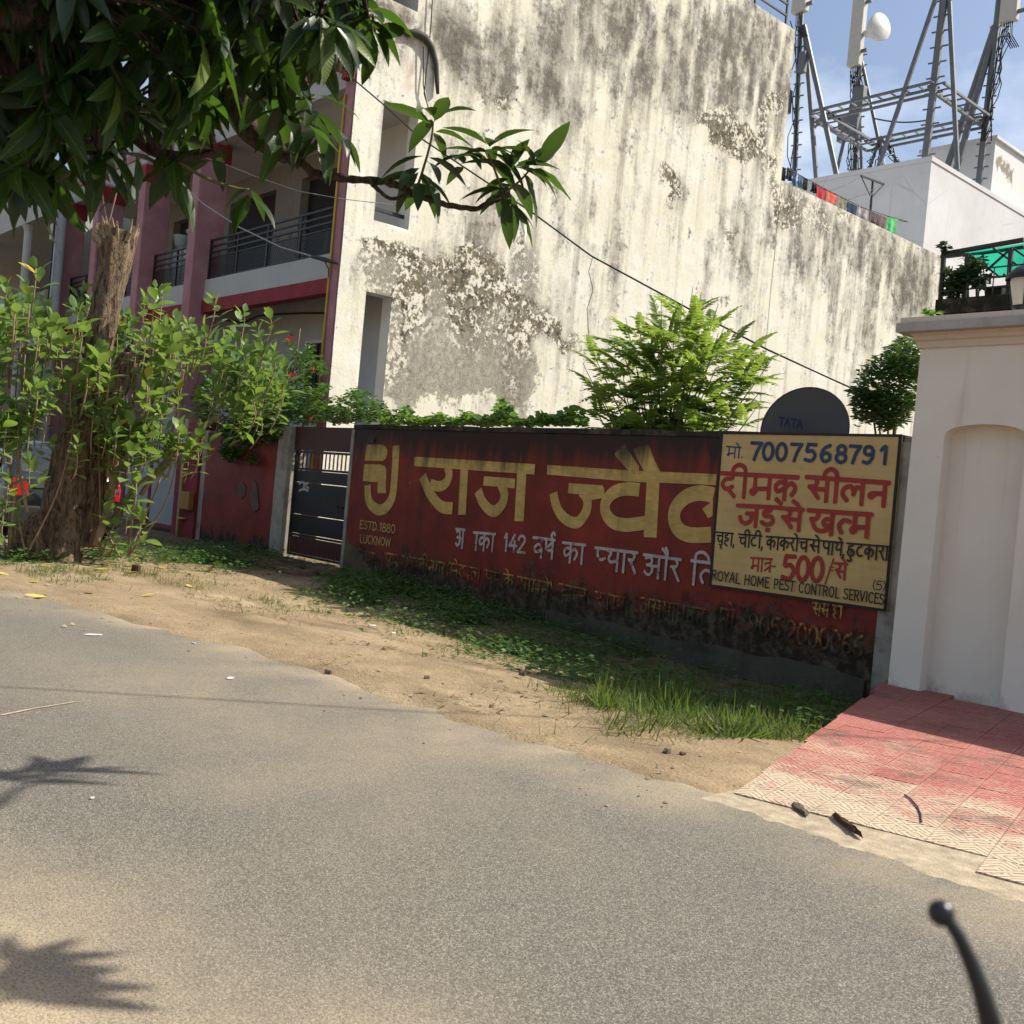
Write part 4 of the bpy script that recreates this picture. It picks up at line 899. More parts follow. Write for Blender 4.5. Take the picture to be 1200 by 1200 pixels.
B_DARK = [(875,60,45,60,.45,15),(890,175,22,40,.5),(545,315,26,34,.75),(575,345,24,40,.65),(600,420,16,50,.6),(640,385,30,18,.6,30),(500,345,12,40,.6),(560,395,40,12,.5),(1000,300,80,22,.35,28),(660,60,30,70,.4),(590,50,26,50,.4),(425,315,14,20,.5),(470,22,60,22,1.0,20),(455,60,26,26,.7),(545,55,60,40,.75,30),(590,85,50,30,.7,35),(640,115,40,22,.7,35),(700,45,20,60,.75),(690,20,50,30,.5),(745,60,26,60,.75),(775,75,14,45,.7),(735,20,40,24,.6),(640,50,60,60,.3),(840,20,60,24,.6,25),(850,70,60,50,.65,20),(900,90,30,60,.7),(820,110,30,40,.6,20),(905,150,18,60,.6),(880,120,50,40,.5),(800,40,50,50,.3),
          (965,258,44,22,.95,30),(1015,292,45,26,.85,28),(1072,312,30,28,.8,28),(928,238,16,26,.7),(1045,345,34,26,.55),(985,330,14,40,.5),(1012,395,14,60,.5),(935,300,16,22,.6),(925,350,10,40,.35),(1060,360,14,60,.5),(1085,330,10,40,.6),(975,400,10,50,.35),(950,320,50,30,.35),
          (640,180,9,60,.5),(655,260,9,90,.5),(690,270,10,60,.4),(605,300,14,60,.6),(680,230,16,110,.25),(790,225,12,40,.6),(500,170,12,50,.3),(592,235,30,26,.55),(560,300,26,40,.6),(610,350,44,50,.55),(530,330,50,60,.45),(540,170,20,20,.5),(720,300,10,60,.3),(860,262,14,50,.45),(900,265,12,26,.5),(870,330,10,50,.35),(610,450,16,60,.45),(580,480,30,30,.3),(740,180,14,60,.3),(825,330,10,50,.25),(560,250,14,60,.3)]
B_PEEL = [(835,146,26,18,.72,30),(872,166,30,20,.72,20),(905,190,12,12,.5),(905,118,9,22,.6),(786,228,9,30,.68),(778,205,12,14,.4),(535,312,30,28,.7,40),(572,325,16,50,.72),(600,352,36,26,.65,40),(655,392,30,14,.68,35),(610,395,30,20,.5),(482,350,18,40,.68),(540,370,22,40,.55),(465,300,36,14,.5,30),(440,285,20,10,.5),(475,400,8,50,.5),(610,290,8,26,.6),(600,455,12,40,.35),(905,215,14,14,.4),(915,245,8,26,.5),(990,250,30,12,.4,30),(458,62,12,16,.4),(855,285,10,16,.5),(845,350,14,12,.4),(590,118,14,16,.4),(560,100,30,16,.3,30),(560,165,20,12,.35),(925,250,10,12,.5)]
B_CEM = [(480,330,50,50,.55),(540,380,70,50,.55),(540,440,90,44,.75),(450,300,50,20,.5),(610,440,30,50,.4),(470,440,20,60,.6),(470,40,50,30,.5,20),(570,330,60,40,.4),(440,340,30,60,.35),(940,300,30,20,.2),(640,330,20,40,.3)]
B_PALE = [(470,60,60,60,.4),(450,330,40,120,.45),(560,400,120,60,.25),(950,250,60,60,.5),(620,330,60,60,.5),(880,150,50,50,.5),(760,180,60,60,.3),(445,400,20,60,.6)]
st = 0.085
Z0, Z1, Y0s, YM, Y1s = -0.45, 13.36, 9.30, 21.62, 30.26; ZA = 9.66
wins = [(9.88, 10.62, 5.78, 7.85), (9.86, 10.40, 1.9, 4.54), (9.80, 10.40, 9.56, 11.6)]
def side_grid(y0, y1, z0, z1):
    ys = sorted(set([round(v, 4) for v in np.linspace(y0, y1, int((y1-y0)/st)+1)] + [v for w_ in wins for v in w_[:2] if y0 < v < y1]))
    zs = sorted(set([round(v, 4) for v in np.linspace(z0, z1, int((z1-z0)/st)+1)] + [v for w_ in wins for v in w_[2:] if z0 < v < z1]))
    Vv = []; at = {'cem': [], 'mold': [], 'peel': [], 'pale': [], 'rust': []}
    fpx = FPX; CT = CM.transposed(); hc = Vector((0, 0, CAM_H))
    inw = lambda y, z: any(w_[0]-.001 <= y <= w_[1]+.001 and w_[2]-.001 <= z <= w_[3]+.001 for w_ in wins)
    for z in zs:
        for y in ys:
            n_ = 0 if inw(y, z) else 0.012*fbm(y*.7, z*.7, 2) + 0.004*fbm(y*4, z*4, 7)
            p = Vector((XS + n_, y, z)); Vv.append(tuple(p)); c = CT @ (p - hc); px = 600 + c.x/-c.z*fpx; py = 600 - c.y/-c.z*fpx
            at['cem'].append(blobs(px + 14*fbm(y*1.3, z*1.3, 21), py + 14*fbm(y*1.3, z*1.3, 31), B_CEM)); px += 16*fbm(y*1.6, z*1.6, 1); py += 16*fbm(y*1.6, z*1.6, 11)
            at['mold'].append(.92*(1-math.exp(-1.25*blobs(px, py, B_DARK)))*(1.05+.95*fbm(y*2.6, z*.55, 5) + .5*fbm(y*5, z*1.6, 15)) + .34*max(0, fbm(y*1.1, z*.35, 77)+.12)); at['peel'].append(blobs(px, py, B_PEEL)); at['pale'].append(blobs(px, py, B_PALE))
            at['rust'].append(min(1, 0.6*math.exp(-((px-477)/5)**2)*(1 if 60 < py < 118 else 0)*(0.5+fbm(y*6, z*1.5, 3))))
    ny = len(ys); Ff = []
    for k in range(len(zs)-1):
        for i in range(ny-1):
            ym, zm = (ys[i]+ys[i+1])/2, (zs[k]+zs[k+1])/2
            if any(w_[0] < ym < w_[1] and w_[2] < zm < w_[3] for w_ in wins): continue
            Ff.append((k*ny+i, k*ny+i+1, (k+1)*ny+i+1, (k+1)*ny+i))
    return np.array(Vv), np.array(Ff), at
hs = thing('house', 'tall house with stained cream side wall and pink-columned balcony front', 'house', (-20, 12, 0))
v, f, at = side_grid(Y0s, YM, Z0, Z1); sideo = npmesh('side_wall', v, f, M['side'], hs, attrs=at)
v, f, at = side_grid(YM + 0.02, Y1s, Z0, ZA); npmesh('annexe_wall', v, f, M['side'], hs, attrs=at, label='lower rear stretch of the stained side wall')
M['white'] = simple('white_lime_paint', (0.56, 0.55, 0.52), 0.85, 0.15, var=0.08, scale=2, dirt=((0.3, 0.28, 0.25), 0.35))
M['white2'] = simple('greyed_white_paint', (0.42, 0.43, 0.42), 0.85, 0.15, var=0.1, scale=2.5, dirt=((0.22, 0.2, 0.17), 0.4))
M['purple'] = simple('pink_column_paint', (0.36, 0.185, 0.20), 0.75, 0.2, var=0.2, scale=2.2, bump=.15, dirt=((0.40, 0.26, 0.27), 0.5))
M['darkwall'] = simple('veranda_shade_colour', (0.28, 0.25, 0.21), 0.9, 0.1, var=.15)  # shade of the deep veranda put into the rear wall colour
mb = MB(); BX = XS - 0.30
mb.box(-19.2, 11.02, 8.9, XS-.03, YM-.03, 13.33)                 # tall rear body
mb.box(-30, 11.25, -.4, XS-.03, YM-.03, 8.898)
mb.box(-22, YM-.028, -.4, XS-.03, Y1s-.02, ZA-.6)                 # lower annexe
mb.box(XS-.23, YM-.02, ZA-.6+.002, XS-.03, Y1s-.02, ZA-.02)      # its parapet
mb.box(-19.2, 9.34, 8.93, XS-.9, 11.018, 13.33)                    # third storey front
mb.build('rear_body', M['white'], hs)
# end wall of the balcony zone with window openings (reveals)
mb = MB(); th = 0.28
zs_ = [(-.4, 1.9, None), (1.9, 4.54, (9.86, 10.40)), (4.54, 5.78, None), (5.78, 7.85, (9.88, 10.62)), (7.85, 8.5, None)]
for za, zb, wn in zs_:
    if wn is None: mb.box(XS-th, 9.31, za, XS-.03, 11.24, zb)
    else: mb.box(XS-th, 9.31, za, XS-.03, wn[0]-.0, zb); mb.box(XS-th, wn[1], za, XS-.03, 11.24, zb)
for w_ in wins[:2]:                                              # thin frame between the sheet and the core
    for a, b, c_, d in ((w_[0]-.03, w_[0], w_[2]-.03, w_[3]+.03), (w_[1], w_[1]+.03, w_[2]-.03, w_[3]+.03)): mb.box(XS-.029, a, c_, XS-.012, b, d)
mb.build('end_wall', M['white'], hs)
w3 = wins[2]; mb = MB(); d_ = .85
mb.add([(XS-.01, w3[0], w3[2]), (XS-.01, w3[1], w3[2]), (XS-.01, w3[1], w3[3]), (XS-.01, w3[0], w3[3]), (XS-d_, w3[0], w3[2]), (XS-d_, w3[1], w3[2]), (XS-d_, w3[1], w3[3]), (XS-d_, w3[0], w3[3])], [(0,1,5,4),(1,2,6,5),(2,3,7,6),(3,0,4,7),(4,5,6,7)])
mb.build('window_recess', M['white2'], hs)
for w_, zz in ((wins[0], 6.0),):
    mb = MB(); mb.box(XS-.2, w_[0]+.01, zz, XS-.15, w_[1]-.01, zz+.06); mb.build('window_bar', M['blackmetal'], hs)
# storey slabs, beams, columns
xl = -29.4; FX = XS - 0.30
def front(name, z0, z1, mat, y0=9.30, y1=9.5, x1=FX): mb = MB(); mb.box(xl, y0, z0, x1, y1, z1); return mb.build(name, mat, hs)
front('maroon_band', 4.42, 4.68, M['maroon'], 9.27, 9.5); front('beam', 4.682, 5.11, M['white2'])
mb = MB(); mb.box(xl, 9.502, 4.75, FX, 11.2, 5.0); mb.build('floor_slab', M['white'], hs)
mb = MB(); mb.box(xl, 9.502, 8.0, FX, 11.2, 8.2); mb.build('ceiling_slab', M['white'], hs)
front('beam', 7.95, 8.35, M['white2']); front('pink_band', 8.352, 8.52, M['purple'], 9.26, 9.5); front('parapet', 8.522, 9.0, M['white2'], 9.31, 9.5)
mb = MB(); mb.box(FX+.002, 9.27, -.3, XS-.032, 9.308, 8.0); mb.build('corner_pilaster', M['purple'], hs, bevel=.006)
for i in range(5):
    mb = MB(); x0 = XS-.05-.16*(i+1); mb.box(x0, 9.12, 8.0+.17*i, XS-.02-.10*i, 9.268, 8.168+.17*i); mb.build('corbel_step', M['maroon'], hs, bevel=.008)
for cxx in (-20.9, -23.75, -26.6, -29.3):
    mb = MB(); mb.box(cxx, 9.0, -.4, cxx+.36, 9.62, 8.0); mb.build('column', M['purple'], hs, bevel=.025)
    mb = MB(); mb.box(cxx-.03, 8.97, 7.55, cxx+.39, 9.65, 7.93); mb.build('column_head', M['maroon'], hs, bevel=.01)
M['shadedwhite'] = simple('shaded_balcony_white', (0.24, 0.225, 0.20), 0.9, 0.1, var=.12)  # white wall colour lowered to put the balcony's shade into it
# balcony back wall with doorways backed by near-black sheets
def arch_wall(name, y, x0, x1, z0, z1, doors, mat, parent, depth=0.2):
    mb = MB(); xs_ = [x0]
    for (a, b, zz, rise) in doors: xs_ += [a, b]
    xs_.append(x1)
    for a, b in zip(xs_[0::2], xs_[1::2]): mb.box(a, y, z0, b, y+depth, z1)
    for (a, b, zz, rise) in doors:
        n_ = 10; prev = None
        for i in range(n_+1):
            t = math.pi - math.pi*i/n_; x = (a+b)/2 + (b-a)/2*math.cos(t); z = zz + rise*math.sin(t)
            if prev: mb.add([(prev[0],y,prev[1]),(x,y,z),(x,y,z1),(prev[0],y,z1),(prev[0],y+depth,prev[1]),(x,y+depth,z)], [(0,1,2,3),(0,4,5,1)])
            prev = (x, z)
    return mb.build(name, mat, parent)
def room(y, a, b, z0, z1, parent, deep=.2):
    mb = MB(); mb.add([(a,y,z0),(b,y,z0),(b,y,z1),(a,y,z1),(a,y+deep,z0),(b,y+deep,z0),(b,y+deep,z1),(a,y+deep,z1)], [(0,1,5,4),(1,2,6,5),(2,3,7,6),(3,0,4,7),(4,5,6,7)])
    return mb
M['darkopening'] = simple('unlit_opening_colour', (0.02, 0.016, 0.014), 0.6, 0.3, var=.3)  # near-black colour carries the darkness inside doorways and windows
MB().box(-17.698, 10.98, 5.0, XS-th-.003, 11.18, 8.0).build('balcony_back_wall', M['white'], hs, label='paler stretch of the balcony back wall beside the corner')
arch_wall('balcony_back_wall', 10.98, xl, -17.7+.0, 5.0, 8.0, [(-26.4, -24.0, 7.5, .01), (-23.2, -21.0, 7.5, .01), (-19.9, -17.85, 7.55, .01)], M['shadedwhite'], hs)
for a, b in ((-26.4, -24.0), (-23.2, -21.0), (-19.9, -17.85)):
    mb = MB(); mb.box(a-.05, 11.17, 5.0, b+.05, 11.21, 7.7); mb.build('doorway_dark_sheet', M['darkopening'], hs)  # sheet stands in for the unlit room behind the doorway
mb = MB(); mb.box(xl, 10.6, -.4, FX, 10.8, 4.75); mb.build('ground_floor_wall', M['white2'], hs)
q0, q1 = PY(362, 402, 10.6), PY(386, 432, 10.6)
def win(x0, x1, z0, z1, y, parent):
    o = MB().box(x0, y-.03, z0, x1, y-.003, z1).build('window', M['darkopening'], parent)
    mb = MB()
    for z in (z0, z1): mb.box(x0-.05, y-.06, z-.03, x1+.05, y-.031, z+.03)
    for x in (x0, x1): mb.box(x-.03, y-.06, z0+.031, x+.03, y-.031, z1-.031)
    mb.build('frame', M['white'], o)
    mb = MB()
    for i in range(7): xx = x0 + (x1-x0)*(i+.5)/7; mb.box(xx-.01, y-.055, z0+.031, xx+.01, y-.035, z1-.031)
    mb.build('grille', M['blackmetal'], o); return o
win(q0.x, q1.x, q1.z-.6, q0.z, 10.6, hs); win(-20.2, -18.9, 2.0, 3.4, 10.6, hs)
mb = MB()                                            # slack black cable under the first floor
cab = [PY(x, y, 10.55) for x, y in ((262, 375), (285, 378), (303, 370), (330, 368), (355, 367), (388, 367))]
mb.tube(cab, .02, 5)
cb = mb.build('wall_cable', M['blackmetal'], None, smooth=True, label='thick black cable running along the cream ground floor wall under the balcony', category='cable')
# balcony railing, bay by bay
M['rail'] = simple('black_railing_paint', (0.018, 0.017, 0.017), 0.45, 0.4)
YR = 9.36
cols = [FX, -20.54, -20.9, -23.39, -23.75, -26.24, -26.6, -28.94]
for a, b in ((-20.5, FX-.02), (-23.38, -20.92), (-26.23, -23.77), (-28.9, -26.62)):
    rl = thing('balcony_railing', {FX-.02: 'black lattice balcony railing between the right pink column and the corner'}.get(b, {-20.92: 'black lattice balcony railing between the two nearest pink columns', -23.77: 'black lattice balcony railing left of the second pink column, with red notice board', -26.62: 'black lattice balcony railing furthest left, behind the cut trunk'}.get(b, '')), 'railing', (a, YR, 5.11), 'railings of the pink-columned balcony')
    for z in (5.95, 5.82, 5.70): MB().box(a, YR-.02, z-.035, b, YR+.02, z).build('top_rail', M['rail'], rl)
    for z in (5.16, 5.58): MB().box(a, YR-.012, z-.02, b, YR+.012, z).build('rail', M['rail'], rl)
    n_ = max(2, int(round((b-a)/1.15)))
    for i in range(n_+1):
        x = a + (b-a)*i/n_; MB().box(x-.02, YR-.022, 5.11, x+.02, YR+.022, 5.96 if i in (0, n_) else 5.93).build('post', M['rail'], rl)
    for i in range(n_):
        x0, x1 = a + (b-a)*i/n_ + .03, a + (b-a)*(i+1)/n_ - .03; mb = MB(); stp = .07; z0, z1 = 5.17, 5.55; hgt = z1-z0
        k = x0 - hgt
        while k < x1:
            for sgn in (1, -1):
                pa, pb = (k, z0), (k+hgt, z1)
                if sgn < 0: pa, pb = (k, z1), (k+hgt, z0)
                ta = max(0, (x0-k)/hgt); tb = min(1, (x1-k)/hgt)
                if tb > ta + .05:
                    A = (pa[0]+(pb[0]-pa[0])*ta, YR+.003*sgn, pa[1]+(pb[1]-pa[1])*ta); B = (pa[0]+(pb[0]-pa[0])*tb, YR+.003*sgn, pa[1]+(pb[1]-pa[1])*tb); mb.beam(A, B, .006, .012)
            k += stp
        mb.build('lattice_panel', M['rail'], rl)
        for t in (.3, .7):
            xx = x0 + (x1-x0)*t; mb = MB(); mb.tube([(xx+.045*math.cos(u*math.pi/5), YR-.004, 5.64+.045*math.sin(u*math.pi/5)) for u in range(11)], .008, 4, cap=False); mb.build('ring', M['rail'], rl)
# notice board on the railing
qa, qb = PY(161, 309, YR-.06), PY(173, 343, YR-.06)
nbrd = thing('notice_board', 'small faded red notice board hung on the balcony railing left of the pink columns', 'sign', (qa.x, YR-.06, qb.z))
M['redboard'] = simple('faded_red_board', (0.36, 0.075, 0.06), 0.6); M['pinktext'] = simple('pale_board_print', (0.46, 0.22, 0.19), 0.6)
MB().box(qa.x, YR-.07, qb.z, qb.x+.1, YR-.045, qa.z).build('board', M['redboard'], nbrd)
mb = MB()
for i in range(7):
    z = qa.z - .08 - i*.1; x = qa.x + .08
    while x < qb.x: l_ = rnd.uniform(.04, .13); mb.box(x, YR-.073, z, min(x+l_, qb.x+.03), YR-.0705, z+.035); x += l_+.03
mb.build('print', M['pinktext'], nbrd)
# flower pots on the balcony
M['pot'] = simple('pale_green_pot', (0.27, 0.36, 0.27), 0.5, 0.4); M['pot2'] = simple('grey_blue_pot', (0.30, 0.36, 0.36), 0.5, 0.4)
for px, py, mt, nm, pr_, lb in ((215, 288, 'pot2', 'bowl', [(0,0),(.13,0),(.2,.1),(.24,.26),(.26,.3),(.22,.3),(0,.27)], 'wide grey-blue flower pot behind the balcony railing'), (229, 288, 'pot', 'tall', [(0,0),(.13,0),(.2,.36),(.23,.36),(.23,.42),(.19,.42),(0,.38)], 'light green flower pot behind the balcony railing next to the right column')):
    q = PY(px, py, 9.95); o = MB().lathe([(r, z) for r, z in pr_], (q.x, 9.95, q.z-.1), n=16).build('flower_pot', M[mt], None, smooth=True, label=lb, category='flower pot'); MB().box(q.x-.25, 9.8, 5.0, q.x+.25, 10.1, q.z-.1).build('pot_stand', M['white2'], None, label='low plastered ledge carrying the %s pot on the balcony' % ('wide' if mt == 'pot2' else 'green'), category='ledge')
# yellow gas pipe on the corner
gp3 = MB(); gx_ = FX+.06
gp3.tube([(gx_-.28, 9.24, 7.72), (gx_, 9.24, 7.80), (gx_, 9.24, 5.0), (gx_, 9.24, 0.5)], .022, 6); gp3.build('gas_pipe', M['yellowpipe'], None, smooth=True, label='long thin yellow gas pipe down the purple corner of the house', category='pipe')
# railing on the high roof
rr = thing('roof_railing', 'black three-bar railing on the top edge of the tall stained wall', 'railing', (XS-.25, 20, 13.36))
for z in (13.72, 14.0, 14.28): MB().beam((XS-.2, 12, z), (XS-.2, YM-.15, z), .05, .04).build('rail', M['rail'], rr)
for i in range(8): y = YM-.15-i*1.3; MB().beam((XS-.2, y, 13.34), (XS-.2, y, 14.32), .05, .05).build('post', M['rail'], rr)
MB().tube([PX(x, y, XS+.06) for x, y in ((475, 39), (487, 38), (498, 44), (506, 56), (511, 75), (512, 95), (513, 110))], [.05, .07, .07, .06, .05, .045, .03], 7).build('conduit', simple('frayed_conduit', (.07, .065, .06), .8), None, smooth=True, label='fat black conduit loop fixed high on the stained side wall', category='conduit')
mb = MB(); mb.tube([PX(x, y, XS+.05) for x, y in ((507, -5), (505, 30), (499, 90), (497, 110), (503, 130))], .012, 4); mb.tube([PX(x, y, XS+.06) for x, y in ((496, 55), (496, 100), (500, 120), (505, 135))], .012, 4)
mb.build('hanging_wires', M['blackmetal'], None, label='pair of thin loose wires beside the conduit on the side wall', category='wire')
# ------------------------------------------------------------------ white building behind, with penthouse
def mk_whiteb():
    s = N('white_weathered_render', 0.9, 0.12); a = s.noise(0.5, 7, 0.65); b = s.noise(3.5, 8, 0.75)
    c = s.mix(s.ramp(a, (0.3, 0.0), (0.7, 1.0)), (0.56, 0.55, 0.56), (0.70, 0.70, 0.70)); c = s.mix(s.ramp(b, (0.58, 0.0), (0.72, 0.45)), c, (0.36, 0.35, 0.33))
    cr = s.ramp(s.vor(0.5, s.map(s.pos, loc=(2, 1, 3)), feature='DISTANCE_TO_EDGE'), (0.0, 0.5), (0.012, 0.0)); c = s.mix(s.ma('MULTIPLY', cr, s.ramp(a, (.45, 0.0), (.6, 1.0))), c, (0.28, 0.27, 0.26))
    s.col(c); s.bump(b, 0.3, 0.02); return s.m
M['whiteb'] = mk_whiteb()
YWB = 33.0; e = PY(1092, 185, YWB); XE, ZE = e.x, e.z
wb = thing('white_building', 'plain white flat-roofed building with penthouse beyond the stained wall', 'building', (XE-3, YWB+4, 0))
mb = MB(); mb.box(-34, YWB, -.4, XE, 47, ZE); mb.build('main_block', M['whiteb'], wb)
mb = MB()
mb.box(-34, YWB-.03, ZE-.10, XE+.03, YWB+.24, ZE+.06); mb.box(XE-.21, YWB+.243, ZE-.10, XE+.03, 46.9, ZE+.06); mb.build('parapet_edge', M['whiteb'], wb)
q = PY(1167, 163, 39.0); ql = PY(1081, 178, 39.0)
sc_ = PX(1180, 200, q.x)
s = N('stained_penthouse_render', .9, .12); d3 = s.sep(s.map(s.pos, loc=(0, -sc_.y, -sc_.z), scale=(1, 1, 1))); a = s.noise(.9, 7, .7)
ds_ = s.ma('SUBTRACT', 1.0, s.ma('ADD', s.ma('ABSOLUTE', s.ma('MULTIPLY', d3[1], .42)), s.ma('ABSOLUTE', s.ma('MULTIPLY', d3[2], .5))))
ms = s.ramp(s.ma('ADD', ds_, s.ma('MULTIPLY', s.ma('SUBTRACT', a, .5), 2.6)), (.62, 0.0), (.72, 1.0)); xx_ = s.ma('GREATER_THAN', s.sep(s.pos)[0], q.x - .02)
s.col(s.mix(s.ma('MULTIPLY', ms, xx_), (.68, .68, .67), s.mix(s.noise(3, 6, .7), (.10, .08, .05), (.45, .41, .35)))); M['pent'] = s.m
mb = MB(); y1p = 46.0; wa_, wb_ = PX(1165, 238, q.x), PX(1183, 262, q.x); wy0, wy1 = wa_.y, wb_.y; wz = [min(wa_.z, wb_.z)-.1, max(wa_.z, wb_.z)-.2]
mb.box(ql.x, 39.0, ZE-.5, q.x-.3, y1p, q.z)
mb.box(q.x-.299, 39.0, -.4, q.x, y1p, wz[0]); mb.box(q.x-.299, 39.0, wz[1], q.x, y1p, q.z); mb.box(q.x-.299, 39.0, wz[0]+.001, q.x, wy0, wz[1]-.001); mb.box(q.x-.299, wy1, wz[0]+.001, q.x, y1p, wz[1]-.001)
mb.build('penthouse', M['pent'], wb)
mb = MB(); mb.box(q.x-.28, wy0, wz[0], q.x-.2, wy1, wz[1]); mb.build('window', M['darkopening'], wb)
mb = MB(); mb.box(ql.x-.1, 38.9, q.z+.002, q.x+.1, y1p+.1, q.z+.12); mb.build('roof_edge', M['whiteb'], wb)
M['stain'] = simple('brown_damp_stain', (0.26, 0.22, 0.17), .95, .1, var=.5, scale=3)
def blotch(pts, X, name, parent, mat):
    mb = MB(); c_ = [PX(x, y, X+.012) for x, y in pts]; mb.prism(c_, (-.008, 0, 0)); return mb.build(name, mat, parent)
0 and blotch([(1172,178),(1175,185),(1173,200),(1176,213),(1184,221),(1192,222),(1189,214),(1183,214),(1178,204),(1180,190)], q.x, 'damp_stain', wb, M['stain'])
mb = MB(); mb.box(q.x+.3, 47, -.4, q.x+9, 60, PY(1197, 200, 47).z); g_ = thing('grey_building', 'grey building showing at the right edge behind the white penthouse', 'building', (q.x+4, 50, 0)); mb.build('block', simple('grey_render', (.30,.29,.28), .9), g_)
mb = MB(); zz = PY(1197, 245, 46.9).z; mb.box(q.x+.3, 46.4, zz-.2, q.x+9, 46.98, zz+.1); mb.build('balcony_slab', M['cap'], g_)
# ------------------------------------------------------------------ telecom tower
M['galv'] = simple('galvanised_steel', (0.145, 0.155, 0.16), 0.55, 0.4, 0.3, var=0.2, scale=4)
M['antenna'] = simple('antenna_radome', (0.46, 0.45, 0.40), 0.5, 0.3, var=0.08)
tw = thing('telecom_tower', 'grey steel rooftop telecom tower with ring walkway and panel antennas', 'tower', (-21, 36.5, ZE))
ZR = 17.0; RC = [PZ(940, 137, ZR), PZ(1100, 98, ZR), PZ(1150, 140, ZR), PZ(1035, 165, ZR)]
xa_, xb_ = (RC[0].x+RC[3].x)/2, (RC[1].x+RC[2].x)/2; ya_, yb_ = RC[0].y, RC[2].y
def truss(a, b, name='ring_truss', gap=.55, d=.085):
    a, b = Vector(a), Vector(b); L_ = (b-a).length; dirn = (b-a).normalized(); side = dirn.cross(Vector((0, 0, 1))).normalized()*gap/2
    mb = MB()
    for s_ in (-1, 1): mb.beam(a+side*s_, b+side*s_, d, d)
    n_ = int(L_/.5)
    for i in range(n_+1): p = a.lerp(b, i/n_); mb.beam(p-side, p+side, .05, .05)
    mb.build(name, M['galv'], tw)
    MB().beam(a+Vector((0,0,-.32)), b+Vector((0,0,-.32)), d, d).build('ring_chord', M['galv'], tw)
cs = [(xa_, ya_, ZR), (xb_, ya_, ZR), (xb_, yb_, ZR), (xa_, yb_, ZR)]
for i in range(4): truss(cs[i], cs[(i+1) % 4])
def leg(pts, r, name='leg', n=6): MB().tube(pts, r, n).build(name, M['galv'], tw)
def rungs(a, b, w_, n_):
    a, b = Vector(a), Vector(b)
    for i in range(n_):
        p = a.lerp(b, (i+.5)/n_); MB().beam(p+Vector((-w_*.6, 0, 0)), p+Vector((w_*.6, .1, 0)), .05, .045).build('rung', M['galv'], tw)
def top(px, py, Y): return PY(px, py, Y)
def cables(a, b, n_, sp, name='cable_bundle'):
    a, b = Vector(a), Vector(b); mb = MB()
    for k in range(n_):
        o = Vector((rnd.uniform(-sp, sp), rnd.uniform(-sp, sp), 0)); pts = [a.lerp(b, t/8) + o*(1+.8*math.sin(t*1.9+k)) for t in range(9)]; mb.tube(pts, .022, 4)
    o = mb.build(name, M['rail'], tw, smooth=True)
def panel(px, py0, py1, Y, w_=.42, d_=.22, skew=0):
    a, b = PY(px, py0, Y), PY(px+skew, py1, Y); mb = MB(); mb.box(b.x-w_/2, Y-d_/2, b.z, b.x+w_/2, Y+d_/2, b.z+(a.z-b.z)); mb.build('panel_antenna', M['antenna'], tw, bevel=.03)
    for t in (.1, .5, .9): MB().box(b.x+w_/2, Y-.05, b.z+(a.z-b.z)*t, b.x+w_/2+.25, Y+.05, b.z+(a.z-b.z)*t+.12).build('bracket', M['galv'], tw)
    mb = MB()
    for k in range(5): x = b.x-.14+.07*k; mb.tube([(x, Y, b.z), (x+.02, Y, b.z-.5), (x+.3, Y+.05, b.z-1.0)], .018, 4)
    mb.build('feeder_cables', M['rail'], tw)
YA, YBk, YC, YD = ya_, yb_, ya_, yb_
# mast A (left)
a0, a1 = top(931, 206, YA), top(942, -60, YA); leg([a0, a1], .10, 'mast'); rungs(a0, a1.lerp(a0, .35), .34, 12); leg([top(957, 214, YA+.6), top(943, 32, YA)], .095, 'brace'); leg([top(981, 208, YA-.5), top(942, 30, YA)], .10, 'brace')
cables(a0, top(937, 25, YA), 6, .16); panel(937, -40, 15, YA-.3, .62, .3)
mb = MB(); b_ = top(926, 122, YA); mb.box(b_.x-.3, YA-.5, b_.z-.45, b_.x+.15, YA-.1, b_.z+.45); mb.build('radio_unit', M['galv'], tw, bevel=.02)
b_ = top(944, 76, YA); MB().box(b_.x-.12, YA-.35, b_.z-.4, b_.x+.16, YA-.12, b_.z+.4).build('radio_unit', M['galv'], tw, bevel=.02)
# mast B
b0, b1 = top(1002, 204, 38.4), top(1013, -60, 38.4); leg([b0, b1], .12, 'mast'); rungs(b0, b1.lerp(b0, .45), .45, 12); leg([top(978, 212, 37.6), top(1009, 78, 38.3)], .07, 'brace'); leg([top(1037, 200, 38.6), top(1010, 72, 38.4)], .07, 'brace'); leg([top(1010, 206, 38.9), top(1007, 115, 38.5)], .07, 'brace')
cables(top(998, 200, 38.2), top(1002, 84, 38.2), 9, .2); panel(1001, -60, 78, 38.1, .55, .3)
for px, py, w_ in ((1009, 118, .5), (997, 152, .9)): b_ = top(px, py, 38.1); MB().box(b_.x-w_/2, 37.8, b_.z-.5, b_.x+w_/2, 38.1, b_.z+.5).build('radio_unit', M['galv'], tw, bevel=.03)
dc_ = top(1021, 37, 38.0); ax_ = Vector((1, -.25, .05)).normalized(); mb = MB(); mb.lathe([(0, -.3), (.13, -.3), (.15, -.05), (.32, .05), (.48, .24), (.56, .50), (.53, .52), (0, .55)], dc_, n=24, axis=ax_); mb.build('microwave_dish', simple('white_radome', (.62,.61,.58), .5), tw, smooth=True)
MB().tube([dc_-ax_*.28, top(1012, 36, 38.4)], .09, 8).build('bracket', M['galv'], tw)
